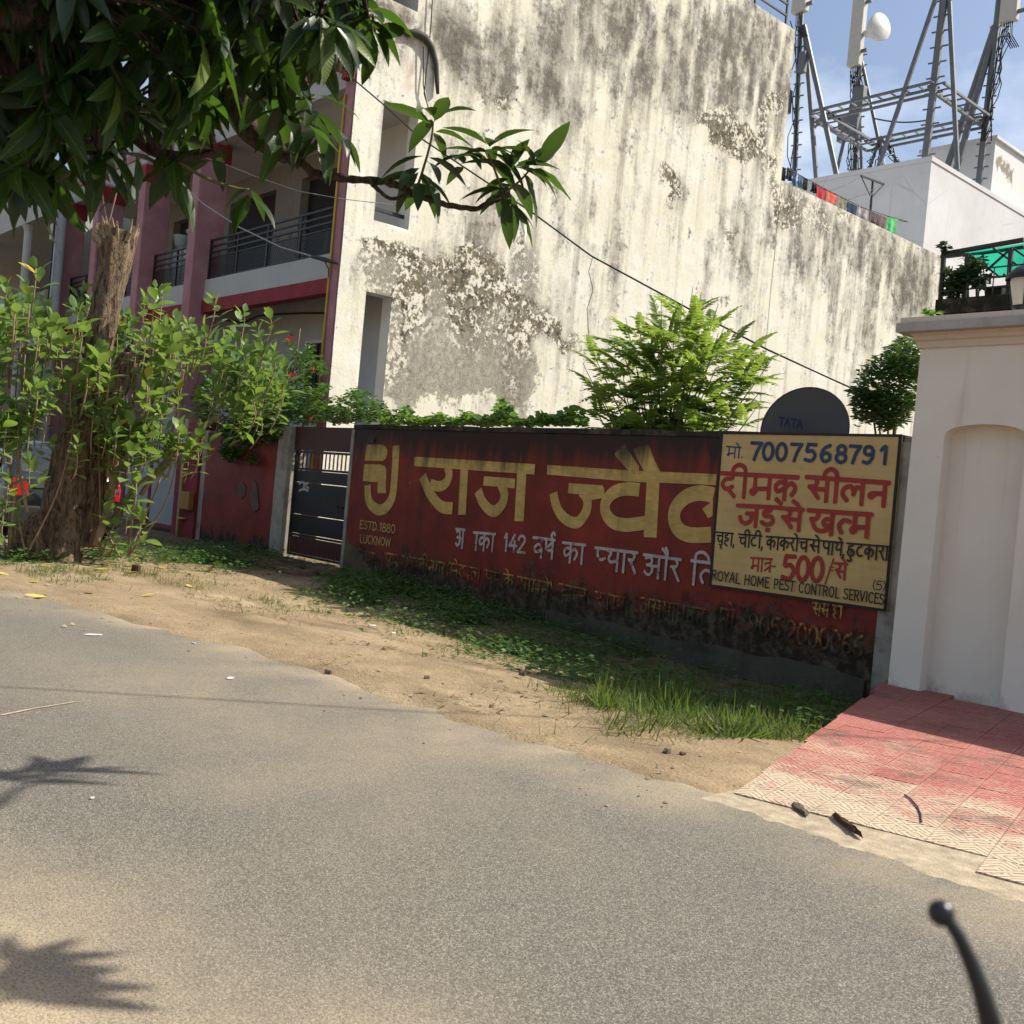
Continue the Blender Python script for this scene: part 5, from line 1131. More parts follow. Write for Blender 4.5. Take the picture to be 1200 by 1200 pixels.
# mast C: ladder leg in front
c0_, c1_ = top(1084, 190, YC), top(1113, -60, YC); leg([c0_, c1_], .135, 'mast'); rungs(c0_, c1_.lerp(c0_, .2), .52, 11); leg([top(1029, 197, YC-.6), top(1106, -30, YC)], .085, 'brace'); leg([top(1122, 199, YC+.4), top(1111, -30, YC)], .085, 'brace')
# mast D (right)
d0_, d1_ = top(1147, 216, YD), top(1178, -60, YD); leg([d0_, d1_], .125, 'mast'); rungs(d0_, d1_.lerp(d0_, .3), .42, 14); leg([top(1110, 195, YD), top(1166, 30, YD)], .12, 'brace'); leg([top(1120, 200, YD-.4), top(1168, 28, YD)], .12, 'brace')
cables(top(1152, 165, YD-.2), top(1177, 30, YD-.2), 7, .14); panel(1182, -50, 26, YD-.3, .62, .3)
# tripod at the near-left corner of the ring
for tgt in ((1018, 200), (1034, 198), (1056, 196)): leg([top(*tgt, yb_), top(1032, 160, yb_)], .06, 'brace')
for k, (a, b) in enumerate((((1040, 166), (1055, 196)), ((1033, 168), (1022, 198)))): cables(top(*a, yb_), top(*b, yb_), 5, .2)
cables((xa_+.3, ya_, ZR+.1), (xa_, yb_, ZR+.1), 6, .18); leg([top(962, 146, YA), top(953, 148, YA)], .04, 'brace')
mb = MB(); mb.tube([top(1025+i*4, 139+3.5*math.sin(i/16*math.pi)+.1*i, 37) for i in range(17)], .03, 4); mb.build('slack_cable', M['rail'], tw)
leg([top(955, 150, YA), top(966, 130, YA-.2)], .05, 'brace')

# ------------------------------------------------------------------ washing on the annexe roof
M['lineC'] = simple('clothes_line', (.03,.03,.03), .7)
XL = XS - .35
cols_ = {'black': (.015,.016,.018), 'charcoal': (.035,.04,.04), 'blue': (.06,.12,.22), 'denim': (.09,.17,.27), 'red': (.42,.045,.06), 'coral': (.62,.13,.10), 'khaki': (.24,.23,.17), 'navy': (.03,.05,.09), 'print': (.33,.30,.31), 'brown': (.11,.085,.085), 'mauve': (.16,.11,.12), 'green': (.13,.50,.19)}
items = [((916,196),(921,198),15,'black','black cloth half hidden by the tall wall'), ((923,196),(929,199),14,'charcoal','dark grey garment at the left of the washing line'), ((930,200),(934,202),18,'blue','narrow blue garment on the washing line'), ((936,205),(941,208),13,'denim','light denim garment on the washing line'), ((942,208),(947,211),13,'charcoal','charcoal garment right of the light denim on the washing line'), ((952,214),(957,217),10,'black','black cloth just left of the red one on the line'), ((957,217),(969,223),15,'red','deep red cloth on the washing line'), ((969.5,223),(981,229),13,'coral','coral cloth beside the deep red one'), ((982,230),(992,234),13,'khaki','khaki cloth on the washing line'), ((993,236),(1005,242),14,'navy','crumpled navy garment on the washing line'), ((1006,240),(1018,247),13,'print','pale patterned garment on the washing line'), ((1019,247),(1029,251),13,'brown','dark brown cloth right of the clothes pole'), ((1029.5,251),(1039,255),16,'mauve','mauve brown cloth next to the green one'), ((1040,253),(1051,257),17,'green','bright green cloth at the right end of the line')]
for (a, b, hpx, cn, lb) in items:
    A, B = PX(*a, XL), PX(*b, XL); hgt = (PX(a[0], a[1], XL) - PX(a[0]-.1*hpx, a[1]+hpx, XL)).z
    s = bpy.data.materials.get('cloth_'+cn) or simple('cloth_'+cn, cols_[cn], .9, .1, var=.25 if cn != 'print' else .7, scale=5)
    mb = MB(); nx_, nz_ = 8, 8; vs = []
    for k in range(nz_+1):
        for i in range(nx_+1):
            p = A.lerp(B, i/nx_); f_ = k/nz_; vs.append((p.x + .035*math.sin(i*1.3+a[0])*f_ + .02*fbm(i*.7, k*.7, a[0]), p.y + .05*fbm(i*.4, k*.5, a[0]+3)*f_, p.z - hgt*f_ + .02*fbm(i*.5, a[0])*f_))
    mb.add(vs, [(k*(nx_+1)+i, k*(nx_+1)+i+1, (k+1)*(nx_+1)+i+1, (k+1)*(nx_+1)+i) for k in range(nz_) for i in range(nx_)])
    mb.add([(x-.012, y, z) for x, y, z in vs], [(k*(nx_+1)+i, k*(nx_+1)+i+1, (k+1)*(nx_+1)+i+1, (k+1)*(nx_+1)+i) for k in range(nz_) for i in range(nx_)])
    mb.build('washing', s, None, smooth=True, label=lb, category='laundry', group='washing on the roof line')
mb = MB(); mb.tube([PX(x, y, XL) for x, y in ((915, 195), (935, 204), (970, 223), (1010, 243), (1040, 253), (1062, 259))], .012, 4); mb.build('clothes_line', M['lineC'], None, label='thin dark clothes line strung along the annexe roof edge with washing', category='clothes line')
mb = MB(); b0 = PX(1021, 248, XS-1.2); t0 = PX(1023, 211, XS-1.2); mb.tube([(b0.x, b0.y, ZA-.6), t0], .035, 6)
bl, br_ = PX(1009, 206, XS-1.2), PX(1036, 216, XS-1.2); 
pole = thing('clothes_pole', 'dark T-shaped clothes pole standing on the annexe roof', 'pole', (b0.x, b0.y, ZA-.6)); mb.build('upright', M['rail'], pole)
MB().beam(bl, br_, .05, .05).build('cross_bar', M['rail'], pole)
for e_ in (bl, br_): MB().beam(e_, PX(1021, 232, XS-1.2), .025, .025).build('strut', M['rail'], pole)
mb = MB()
for a, b in (((1009, 207), (970, 224)), ((1034, 216), (994, 234)), ((1025, 222), (1010, 240)), ((1052, 256), (1064, 260))):
    A, B = PX(*a, XS-1.2), PX(*b, XS-.6); mb.tube([A, A.lerp(B, .5)+Vector((0, 0, -.05)), B], .01, 4)
mb.build('spare_line', M['lineC'], None, label='spare thin clothes lines from the T-shaped pole', category='clothes line', kind='stuff')

# ------------------------------------------------------------------ terrace with shade net behind the pillar
YT = 19.0
tr = thing('terrace', 'dark mossy terrace parapet with railing, seen above the white pillar', 'terrace', (-6, YT, 0))
M['mossblack'] = simple('black_mossy_parapet', (0.03, 0.03, 0.024), .95, .1, var=.4, scale=5, bump=.5, dirt=((.16,.14,.11), .7))
zpar = PY(1130, 352, YT).z; xl_ = PY(1099, 375, YT).x; xr_ = xl_ + 8
MB().box(xl_, YT, -.4, xr_, YT+6, zpar).build('storey', M['mossblack'], tr)
MB().box(xl_-.02, YT-.12, zpar-.25, xr_, YT-.002, zpar+.03).build('ledge', M['mossblack'], tr)
q = PY(1154, 352, YT+.1); q2 = PY(1174, 338, YT+.1); MB().box(q.x, YT+.1, q.z, q2.x, YT+.5, q2.z+.05).build('planter_block', M['mossblack'], tr)
zrt = PY(1106, 300, YT+.05); 
for k, (pa, pb) in enumerate((((1104, 298), (1200, 281)), ((1103, 301), (1200, 289)))): MB().beam(PY(*pa, YT+.05+k*.5), PY(*pb, YT+.05+k*.5), .09, .07).build('canopy_beam', M['rail'], tr)
for px, y0_, y1_ in ((1134, 297, 350), (1185, 291, 350), (1106, 300, 352)): A, B = PY(px, y0_, YT+.05), PY(px-4, y1_, YT+.05); MB().beam(A, B, .07, .07).build('post', M['rail'], tr)
for pa, pb in (((1136, 298), (1172, 325)), ((1184, 292), (1155, 318)), ((1164, 291), (1191, 310)), ((1150, 326), (1200, 322)), ((1148, 338), (1200, 334)), ((1186, 290), (1200, 300)), ((1160, 322), (1160, 333)), ((1176, 321), (1190, 333))): MB().beam(PY(*pa, YT+.09), PY(*pb, YT+.09), .035, .035).build('strut', M['rail'], tr)
for i in range(26):
    x = xl_ + .25*i; MB().beam((x, YT-.03, zpar+.03), (x, YT-.03, zpar+.55), .018, .018).build('bar', M['rail'], tr)
for z in (.2, .38, .56): MB().beam((xl_, YT-.03, zpar+z), (xr_, YT-.03, zpar+z), .025, .025).build('rail', M['rail'], tr)
s = N('green_shade_net', 0.8, 0.1); wv = s.noise(1.0, 3, .5, s.map(s.pos, scale=(1, 1, 14))); s.leafy(s.mix(s.ramp(wv, (.3, 0.0), (.7, 1.0)), (0.01, 0.13, 0.085), (0.03, 0.24, 0.16)), (0.03, 0.42, 0.27), .6); M['net'] = s.m
nv = [PY(x, y, Y_) for x, y, Y_ in ((1130, 296, YT+.4), (1205, 284, YT+.4), (1205, 325, YT+2.2), (1172, 325, YT+2.2))]
mb = MB(); n_ = 8; vs = []
for j in range(n_+1):
    for i in range(n_+1):
        p = nv[0].lerp(nv[1], i/n_).lerp(nv[3].lerp(nv[2], i/n_), j/n_); vs.append(p + Vector((0, 0, -.12*math.sin(math.pi*i/n_)*math.sin(math.pi*j/n_))))
mb.add(vs, [(j*(n_+1)+i, j*(n_+1)+i+1, (j+1)*(n_+1)+i+1, (j+1)*(n_+1)+i) for j in range(n_) for i in range(n_)])
mb.build('shade_net', M['net'], None, smooth=True, label='green shade net stretched under the dark terrace frame', category='shade net')

# ------------------------------------------------------------------ neighbouring house far left
nh = thing('neighbour_house', 'shaded white house with deep verandas behind the cut trunk at the left', 'house', (-34, 10, 0))
x0n, x1n, yn = -46, -30.0, 9.6
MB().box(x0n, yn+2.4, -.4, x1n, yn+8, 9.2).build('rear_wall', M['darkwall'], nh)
MB().box(x1n-.25, yn+.0, -.4, x1n, yn+2.398, 9.2).build('side_wall', M['white2'], nh)
for z0, z1 in ((4.3, 4.7), (8.2, 9.2)): MB().box(x0n, yn, z0, x1n-.252, yn+2.398, z1).build('floor_slab', M['white2'], nh)
M['mossp'] = simple('streaked_plaster', (0.27, 0.26, 0.235), .95, .1, var=.3, scale=3, dirt=((.05,.047,.04), .85))
MB().box(x0n, yn-.12, 4.3, x1n-.01, yn-.003, 5.6).build('parapet', M['mossp'], nh)
for x in (x1n-.32, -34.4, -38.8, -43): MB().lathe([(.0,-.4),(.17,-.4),(.17,4.2),(.2,4.29)], (x, yn+.2, 0), n=14).build('column', M['white2'], nh); MB().lathe([(.17,4.71),(.17,8.0),(.26,8.19)], (x, yn+.2, 0), n=14).build('column', M['white2'], nh)
MB().box(-33.6, yn+.05, 6.0, -30.6, yn+.09, 8.15).build('bamboo_blind', simple('brown_blind', (.10,.075,.05), .9, .1, var=.3, scale=9), nh)
mb = MB(); mb.lathe([(.0,5.6),(.35,5.601),(.5,5.75),(.3,5.9),(.0,5.9)], (-35.5, yn-.06, 0), n=14); mb.build('urn', M['white2'], nh, smooth=True)
# utility pole with cable bundle
pt, pb_ = PY(75, 228, 8.9), PY(46, 560, 8.9)
up = thing('utility_pole', 'pale utility pole with black cables clipped to it at the far left', 'utility pole', (pb_.x, 8.9, -.1))
mb = MB(); mb.tube([(pb_.x, 8.9, -.3), (pb_.x+.0, 8.9, pt.z+.6)], [.17, .13], 10); mb.build('pole', simple('pale_pole_paint', (.45,.45,.43), .7, .3, var=.15, dirt=((.2,.19,.17), .5)), up, smooth=True)
mb = MB()
for k in range(3): mb.tube([(pb_.x+.10+.05*k, 8.72-.02*k, z + .0) for z in (-.1, 1, 2.2, 3.5, 4.9, pt.z+.2)], .02, 5)
mb.build('cable_bundle', M['blackmetal'], up, smooth=True)
MB().box(pb_.x-.18, 8.70, pt.z-1.2, pb_.x+.02, 8.76, pt.z-.8).build('tag', M['white'], up)
# ------------------------------------------------------------------ vegetation helpers
rng = np.random.default_rng(11)
def leaf_template(L_=1.0, w_=.3, nseg=4, droop=.25, fold=.25, peak=.45, wave=0.0):
    """one leaf along +X, upper side +Z, as numpy verts and quads: two halves folded along the midrib"""
    v = []; f = []
    for i in range(nseg+1):
        t = i/nseg; x = t*L_; ww = w_/2*(math.sin(math.pi*t**(math.log(.5)/math.log(peak))))**.85 if 0 < t < 1 else 0.004
        z = -droop*t*t*L_; wz = wave*math.sin(i*2.4)
        v += [(x, -ww, z + fold*ww + wz), (x, 0, z), (x, ww, z + fold*ww - wz)]
    for i in range(nseg):
        a = 3*i; f += [(a, a+3, a+4, a+1), (a+1, a+4, a+5, a+2)]
    return np.array(v, float), np.array(f)
def basis(d, up=None):                # rows d, side, normal for arrays of directions
    d = d/np.linalg.norm(d, axis=1, keepdims=True)
    up = np.tile([0, 0, 1.0], (len(d), 1)) if up is None else up
    s_ = np.cross(up, d); ln = np.linalg.norm(s_, axis=1, keepdims=True); s_ = np.where(ln < 1e-3, [[1.0, 0, 0]], s_/np.maximum(ln, 1e-6)); n_ = np.cross(d, s_)
    return d, s_, n_
def stamp(name, tmpl, pos, dirs, size, mat, parent=None, up=None, **props):
    tv, tf = tmpl; d, s_, n_ = basis(dirs, up); n = len(pos)
    P_ = pos[:, None, :] + size[:, None, None]*(tv[None, :, 0:1]*d[:, None, :] + tv[None, :, 1:2]*s_[:, None, :] + tv[None, :, 2:3]*n_[:, None, :])
    F_ = (tf[None] + (np.arange(n)*len(tv))[:, None, None]).reshape(-1, tf.shape[1])
    return npmesh(name, P_.reshape(-1, 3), F_, mat, parent, **props)
def tmesh(name, tmpl, mat):
    me = bpy.data.meshes.new(name); me.from_pydata([tuple(p) for p in tmpl[0]], [], [tuple(f) for f in tmpl[1]]); me.materials.append(mat)
    me.polygons.foreach_set('use_smooth', [True]*len(me.polygons)); return me
def leafmat(name, c0, c1, trans, amount=.3, rough=.45, spec=.45, isl=False, vein=False, extra=None):
    s = N(name, rough, spec); f = s.island() if isl else s.rand()
    c = s.mix(f, c0, c1); c = s.mix(s.ma('MULTIPLY', s.noise(12, 4, .6), .35), c, tuple(v*.55 for v in c0))
    if extra: c = s.mix(s.ramp(f, (extra[1], 0.0), (extra[1]+.01, 1.0)), c, extra[0])
    if vein:
        o = s.sep(s.n('ShaderNodeTexCoord').outputs['Object'])
        ay = s.ma('ABSOLUTE', o[1]); mid = s.ramp(ay, (0.0, 1.0), (0.006, 1.0), (0.011, 0.0))
        rb = s.ma('PINGPONG', s.ma('SUBTRACT', o[0], s.ma('MULTIPLY', ay, .8)), .03); rb = s.ramp(rb, (0.0, .55), (0.006, 0.0))
        c = s.mix(s.ma('MAXIMUM', mid, rb), c, tuple(min(1, v*2.2+.02) for v in c1)); s.bump(rb, .4, .003)
    s.leafy(c, trans, amount); return s.m
def split_leaves(parent, tmpls, meshes, mat_join, pos, dirs, size, ups=None, name='leaf', limit=300, stuffname='foliage', prefer=None):
    """the leaves that show largest in the picture become leaf objects, the rest one joined part"""
    pos = np.array(pos); dirs = np.array(dirs); size = np.array(size); ups = None if ups is None else np.array(ups)
    CT = np.array(CM.transposed()); c = (pos - [0, 0, CAM_H]) @ CT.T; dep = -c[:, 2]; px = 600 + c[:, 0]/np.maximum(dep, .1)*FPX; py = 600 - c[:, 1]/np.maximum(dep, .1)*FPX
    sc = np.where((dep > .3) & (px > -20) & (px < 1220) & (py > -20) & (py < 1220), size/np.maximum(dep, .1), 0)
    if prefer is not None: sc = sc*prefer
    order = np.argsort(-sc); pick = order[:limit]; rest = order[limit:]
    d, s_, n_ = basis(dirs, ups)
    for k in pick:
        R = Matrix((d[k]*size[k], s_[k]*size[k], n_[k]*size[k])).transposed().to_4x4()
        piece(name, meshes[k % len(meshes)], parent, Matrix.Translation(pos[k]) @ R)
    if len(rest): stamp(stuffname, tmpls[0], pos[rest], dirs[rest], size[rest], mat_join, parent, up=None if ups is None else ups[rest], kind='stuff')
def bark(name, a, b, sc=1.0):
    s = N(name, .92, .15); p = s.map(s.pos, scale=(8*sc, 8*sc, 1.9*sc)); f = s.noise(1.0, 8, .62, p, dist=1.6); g = s.noise(14*sc, 6, .7)
    c = s.mix(s.ramp(f, (.36, 0.0), (.62, 1.0)), a, b); c = s.mix(s.ramp(g, (.55, 0.0), (.7, .5)), c, tuple(min(1, v*1.35) for v in b)); s.col(c)
    s.bump(s.ma('ADD', f, s.ma('MULTIPLY', g, .8)), 1.0, .07/sc); return s.m

# ------------------------------------------------------------------ mango tree overhead at the left
M['mango'] = leafmat('mango_leaf', (.011, .027, .006), (.024, .050, .010), (.10, .20, .018), .30, .45, .35, vein=True, extra=((.11, .15, .02), .93))
M['mango_far'] = leafmat('mango_foliage', (.009, .022, .006), (.020, .042, .010), (.08, .16, .018), .28, .4, .5, isl=True)
M['mbark'] = bark('mango_bark', (.03, .022, .016), (.11, .08, .06), 3)
M['twig'] = simple('green_twig', (.13, .13, .05), .7, .2, var=.3, scale=20)
mt = thing('mango_tree', 'mango tree with long drooping dark leaves hanging over the top left of the view', 'tree', (-6.2, -2.6, 0))
TM = [leaf_template(1, .32, 6, dr, .35, .45, wv) for dr, wv in ((.30, .004), (.5, .01), (.15, .012), (.4, -.01))]
MMe = [tmesh('leaf', t, M['mango']) for t in TM]
lp_, ld_, ls_, lu_ = [], [], [], []
def rosette(c_, axis_, n, L_, spread=(35, 95), grav=.55):
    axis_ = Vector(axis_).normalized(); a = axis_.orthogonal().normalized(); b = axis_.cross(a); ph = rnd.random()*6
    for k in range(n):
        t = ph + k*2.4; el = math.radians(rnd.uniform(*spread)); d = axis_*math.cos(el) + (a*math.cos(t) + b*math.sin(t))*math.sin(el)
        d = (d + Vector((0, 0, -grav))).normalized()
        lp_.append(tuple(c_ + axis_*rnd.uniform(-.05, .03) + d*.012)); ld_.append(tuple(d)); ls_.append(L_*rnd.uniform(.7, 1.12))
        u = (axis_ + Vector((0, 0, 1)) + Vector((rnd.uniform(-.5,.5), rnd.uniform(-.5,.5), rnd.uniform(-.3,.3)))).normalized(); lu_.append(tuple(u))
def branch(pts, r0, r1, name='branch', mat=None, n=7, jit=.08, wob=0.0):
    P_ = smooth3(pts, 5); m_ = len(P_); 
    if wob: P_ = [p + Vector((fbm(i*.3, 1, k_) for k_ in (1, 2, 3)))*wob for i, p in enumerate(P_)]
    o = MB(); o.tube(P_, [r0+(r1-r0)*i/(m_-1) for i in range(m_)], n, jitter=jit); return o.build(name, mat or M['mbark'], mt, smooth=True)
def smooth3(pts, sub=5):
    pts = [Vector(p) for p in pts]
    if len(pts) < 3: return pts
    P_ = [pts[0]*2-pts[1]] + pts + [pts[-1]*2-pts[-2]]; out = []
    for i in range(1, len(P_)-2):
        p0, p1, p2, p3 = P_[i-1:i+3]
        for k in range(sub):
            t = k/sub; out.append(.5*((2*p1) + (p2-p0)*t + (2*p0-5*p1+4*p2-p3)*t*t + (3*p1-p0-3*p2+p3)*t**3))
    out.append(pts[-1]); return out
branch([(-6.2, -2.6, -.1), (-6.1, -2.5, 1.2), (-5.8, -2.2, 2.4), (-5.4, -1.6, 3.3)], .24, .15, 'trunk', n=12)
J = Vector((-5.4, -1.6, 3.3))
b1 = [J, PD(-120, -160, 4.6), PD(100, -90, 4.4), PD(205, -20, 4.35), PD(240, 45, 4.4), PD(268, 100, 4.4), PD(292, 150, 4.4), PD(325, 175, 4.42), PD(352, 190, 4.42)]
branch(b1, .11, .030, wob=.01)
b2 = [PD(352, 190, 4.42), PD(375, 206, 4.42), PD(400, 208, 4.42), PD(440, 212, 4.42), PD(470, 219, 4.44), PD(500, 233, 4.46), PD(530, 241, 4.48), PD(556, 245, 4.5), PD(575, 238, 4.5), PD(592, 226, 4.5)]
branch(b2, .018, .009, wob=.012, jit=.2)
branch([PD(432, 212, 4.42), PD(445, 224, 4.4), PD(458, 233, 4.4), PD(472, 230, 4.4), PD(479, 226, 4.4)], .009, .006, jit=.2)
branch([PD(488, 222, 4.45), PD(497, 195, 4.45), PD(505, 165, 4.45), PD(508, 142, 4.45)], .006, .004, mat=M['twig'])
branch([PD(590, 227, 4.5), PD(608, 213, 4.5), PD(620, 200, 4.5)], .006, .004, mat=M['twig']); branch([PD(590, 226, 4.5), PD(580, 200, 4.5), PD(572, 180, 4.5)], .006, .004, mat=M['twig'])
up_ = Vector((0, 0, 1))
rosette(PD(508, 143, 4.45), up_, 7, .21, (40, 100), .2); rosette(PD(492, 205, 4.45), up_, 8, .20, (60, 120), .5); rosette(PD(500, 178, 4.45), up_, 3, .2, (60, 110), .3)
rosette(PD(573, 178, 4.5), up_, 11, .20, (50, 100), .15); rosette(PD(622, 196, 4.5), Vector((.7, .6, .5)), 11, .20, (30, 90), .2); rosette(PD(594, 224, 4.5), up_, 11, .19, (65, 130), .45); rosette(PD(600, 203, 4.55), up_, 8, .20, (45, 100), .2); rosette(PD(545, 185, 4.48), up_, 5, .17, (50, 110), .3)
b3 = [J, PD(-160, 10, 4.2), PD(-20, 60, 4.1), PD(100, 108, 4.0), PD(150, 150, 4.0), PD(200, 184, 4.0), PD(250, 178, 4.0)]; branch(b3, .08, .010, wob=.01)
b4 = [J, PD(-200, -60, 3.6), PD(-60, 5, 3.5), PD(20, 18, 3.5), PD(70, 14, 3.5), PD(92, -5, 3.5)]; branch(b4, .06, .03, wob=.01)
b5 = [PD(205, -20, 4.35), PD(290, 10, 4.2), PD(350, 30, 4.1), PD(400, 30, 4.1), PD(430, 20, 4.1)]; branch(b5, .03, .008, wob=.01)
b6 = [PD(255, 75, 4.4), PD(290, 108, 4.3), PD(330, 115, 4.2), PD(370, 115, 4.2)]; branch(b6, .012, .005, mat=M['twig'])
b7 = [PD(200, 184, 4.0), PD(240, 208, 4.0), PD(275, 220, 4.0), PD(292, 222, 4.0)]; branch(b7, .007, .004, mat=M['twig'])
b8 = [PD(100, 108, 4.0), PD(108, 150, 3.9), PD(118, 180, 3.9)]; branch(b8, .02, .008)
anch = [p for b in (b1[2:], b3[1:], b4[1:], b5, b6, b7, b8) for p in smooth3(b, 4)]
bnd = lambda x: float(np.interp(x, [-150, 0, 50, 100, 150, 200, 250, 300, 350, 400, 440], [232, 228, 218, 195, 150, 172, 125, 115, 112, 70, 40]))
cl = [(292, 222, 4.0, 5), (200, 190, 4.0, 6), (250, 178, 4.0, 4), (150, 178, 3.9, 6), (118, 182, 3.9, 6), (60, 205, 3.8, 8), (20, 200, 3.6, 8), (370, 115, 4.2, 6), (340, 125, 4.2, 5), (330, 150, 4.4, 4), (380, 150, 4.4, 5), (395, 155, 4.4, 3), (430, 15, 4.1, 8), (405, 30, 4.1, 8), (440, 40, 4.15, 5), (365, 50, 4.0, 8), (300, 40, 4.0, 7), (270, 70, 4.1, 7), (225, 60, 3.9, 7), (320, 90, 4.3, 6), (245, 120, 4.2, 5), (180, 120, 4.2, 7), (205, 165, 4.1, 5)]
for k in range(300):
    x = rnd.uniform(-130, 410); y = rnd.uniform(-190, bnd(x)-25); 
    if x > 230 and y > 40 and rnd.random() < .5: continue
    cl.append((x, y, rnd.uniform(3.4, 5.3), rnd.randint(7, 11)))
for k in range(330):
    x, y, d = rnd.uniform(-500, 420), rnd.uniform(-1300, -60), rnd.uniform(3.6, 6.2); P_ = PD(x, y, d); S_2 = P_ - SUN*(P_.z/SUN.z)
    if k < 60: x, y = rnd.uniform(-260, 40), rnd.uniform(-60, 190); P_ = PD(x, y, d); S_2 = P_ - SUN*(P_.z/SUN.z)
    if S_2.y > .24*abs(S_2.x) - .25 or P_.y < -2.5: continue
    cl.append((x, y, d, rnd.randint(9, 13)))
tw_m = MB()
for x, y, d, n in cl:
    c_ = PD(x, y, d); j = min(anch, key=lambda q: (q-c_).length); out_ = (c_-j); 
    ax2 = (out_.normalized() + Vector((rnd.uniform(-.3,.3), rnd.uniform(-.3,.3), .15))) if out_.length > .05 else up_
    rosette(c_, ax2, n, rnd.uniform(.14, .215), (35, 105), rnd.uniform(.5, 1.2))
    if out_.length > .03: tw_m.tube([j, j.lerp(c_, .5)+Vector((0, 0, .04)), c_], [.008, .006, .004], 5)
tw_m.build('twigs', M['mbark'], mt, smooth=True, kind='stuff')
# a branch reaching over the road above the picture; its leaves throw the shadows on the asphalt
def above(px, py, h): g0 = PZ(px, py, 0); return g0 + Vector((SUN.x/SUN.z*h, SUN.y/SUN.z*h, h))
q1, q2, q3 = above(-60, 960, 4.3), above(20, 925, 4.25), above(62, 905, 4.2); branch([J, Vector((-3.6, -.6, 5.2)), Vector((-1.6, 1.8, 5.9)), q1 + Vector((.2, -.5, .5)), q1, q2, q3], .06, .006)
rosette(q3, (q3-q2), 9, .26, (20, 70), .0); rosette(q2.lerp(q3, .3), (q3-q2), 6, .24, (35, 80), .05); rosette(above(5, 908, 4.25), (q3-q2), 7, .22, (30, 80), .05)
q4, q5 = above(-60, 1185, 3.4), above(10, 1165, 3.4); branch([Vector((-1.6, 1.8, 5.9)), Vector((-.2, 2.6, 4.8)), q4, q5], .03, .006); rosette(q5, (q5-q4), 7, .24, (20, 60), .0); rosette(above(20, 1135, 3.4), (q5-q4), 5, .22, (20, 60), .0)
split_leaves(mt, TM, MMe, M['mango_far'], lp_, ld_, ls_, lu_)

# ------------------------------------------------------------------ cut dead trunk
M['trunk'] = bark('dead_trunk_bark', (.04, .029, .020), (.25, .175, .115), 2.2); M['cutwood'] = simple('cut_wood', (.30, .22, .14), .9, .1, var=.4, scale=12, bump=.6)
XT = -12.7
ct = thing('cut_trunk', 'thick bare brown trunk sawn off at the top, standing among the shrub', 'tree', tuple(PX(70, 652, XT)))
def loft(path, radii, n=40, rough=.12, seed=0, flute=.06, rings=70, flare=None):
    P_ = smooth3(path, 10); R_ = np.interp(np.linspace(0, 1, len(P_)), np.linspace(0, 1, len(radii)), radii); vs = []; 
    for i, p in enumerate(P_):
        for k in range(n):
            t = 2*math.pi*k/n; u = Vector((math.cos(t), math.sin(t), 0)); r = R_[i]
            r *= 1 + flute*math.sin(3*t+seed+p.z*.5) + .5*flute*math.sin(7*t+seed*2+p.z*.8) + rough*fbm(u.x*1.6+seed, u.y*1.6, p.z*1.1) + rough*.35*fbm(u.x*6+seed, u.y*6, p.z*2.2)
            if flare: h_ = max(0, 1-(p.z-P_[0].z)/flare[0]); r *= 1 + flare[1]*h_*h_*(1+.9*math.sin(4*t+1.3))
            vs.append(p + u*r)
    fs = [(i*n+k, i*n+(k+1)%n, (i+1)*n+(k+1)%n, (i+1)*n+k) for i in range(len(P_)-1) for k in range(n)]; mb = MB(); mb.add(vs, fs); mb.f.append(tuple((len(P_)-1)*n+k for k in range(n))); mb.mi.append(0); return mb
ppx = lambda *L_: [PX(x, y, XT) for x, y in L_]
loft(ppx((62, 668), (68, 630), (78, 580), (88, 530), (99, 480), (110, 430), (121, 380), (128, 340), (134, 305), (138, 272)), [.30, .26, .235, .215, .195, .175, .165, .165, .17, .19, .215], flare=(.5, .12), seed=1, flute=.09, rough=.2).build('trunk', M['trunk'], ct, smooth=True)
loft(ppx((98, 640), (104, 590), (110, 540), (120, 490), (140, 445), (158, 415)), [.16, .16, .17, .17, .16, .15], seed=4, rough=.2).build('side_stem', M['trunk'], ct, smooth=True)
mb = MB()
for k in range(26):
    a = rnd.uniform(0, 6.28); c_ = ppx((138, 274))[0] + Vector((math.cos(a)*.19, math.sin(a)*.19, rnd.uniform(-.12, .02))); mb.tube([c_, c_ + Vector((math.cos(a)*.07, math.sin(a)*.07, rnd.uniform(.08, .22)))], [.035, .008], 5)
mb.tube(ppx((152, 290), (157, 275), (159, 266)), [.05, .04, .03], 7); mb.tube(ppx((120, 285), (112, 278), (109, 276)), [.07, .055, .03], 8)
mb.build('splinters', M['cutwood'], ct, kind='stuff')
mb = loft(ppx((40, 655), (38, 625), (47, 600)), [.20, .19, .06], seed=9, rough=.5, n=30); mb.build('root_burr', M['trunk'], ct, smooth=True)
mb = loft(ppx((158, 425), (168, 405), (176, 388)), [.15, .13, .05], seed=12, rough=.8, n=26); mb.build('broken_stub', bark('dark_stub', (.04,.03,.022), (.13,.09,.065), 3), ct, smooth=True)
tx_ = MB(); tx_.tube([PX(126, 263, XT), PX(121, 235, XT+.1), PX(117, 205, XT+.2)], .009, 4); tx_.tube([PX(127, 263, XT), PX(135, 232, XT+.1), PX(140, 205, XT+.2)], .009, 4); tx_.build('twine', M['greycable'] if 'greycable' in M else simple('pale_twine', (.25,.2,.15), .9), None, label='two strands of pale twine rising from the sawn trunk top', category='twine')

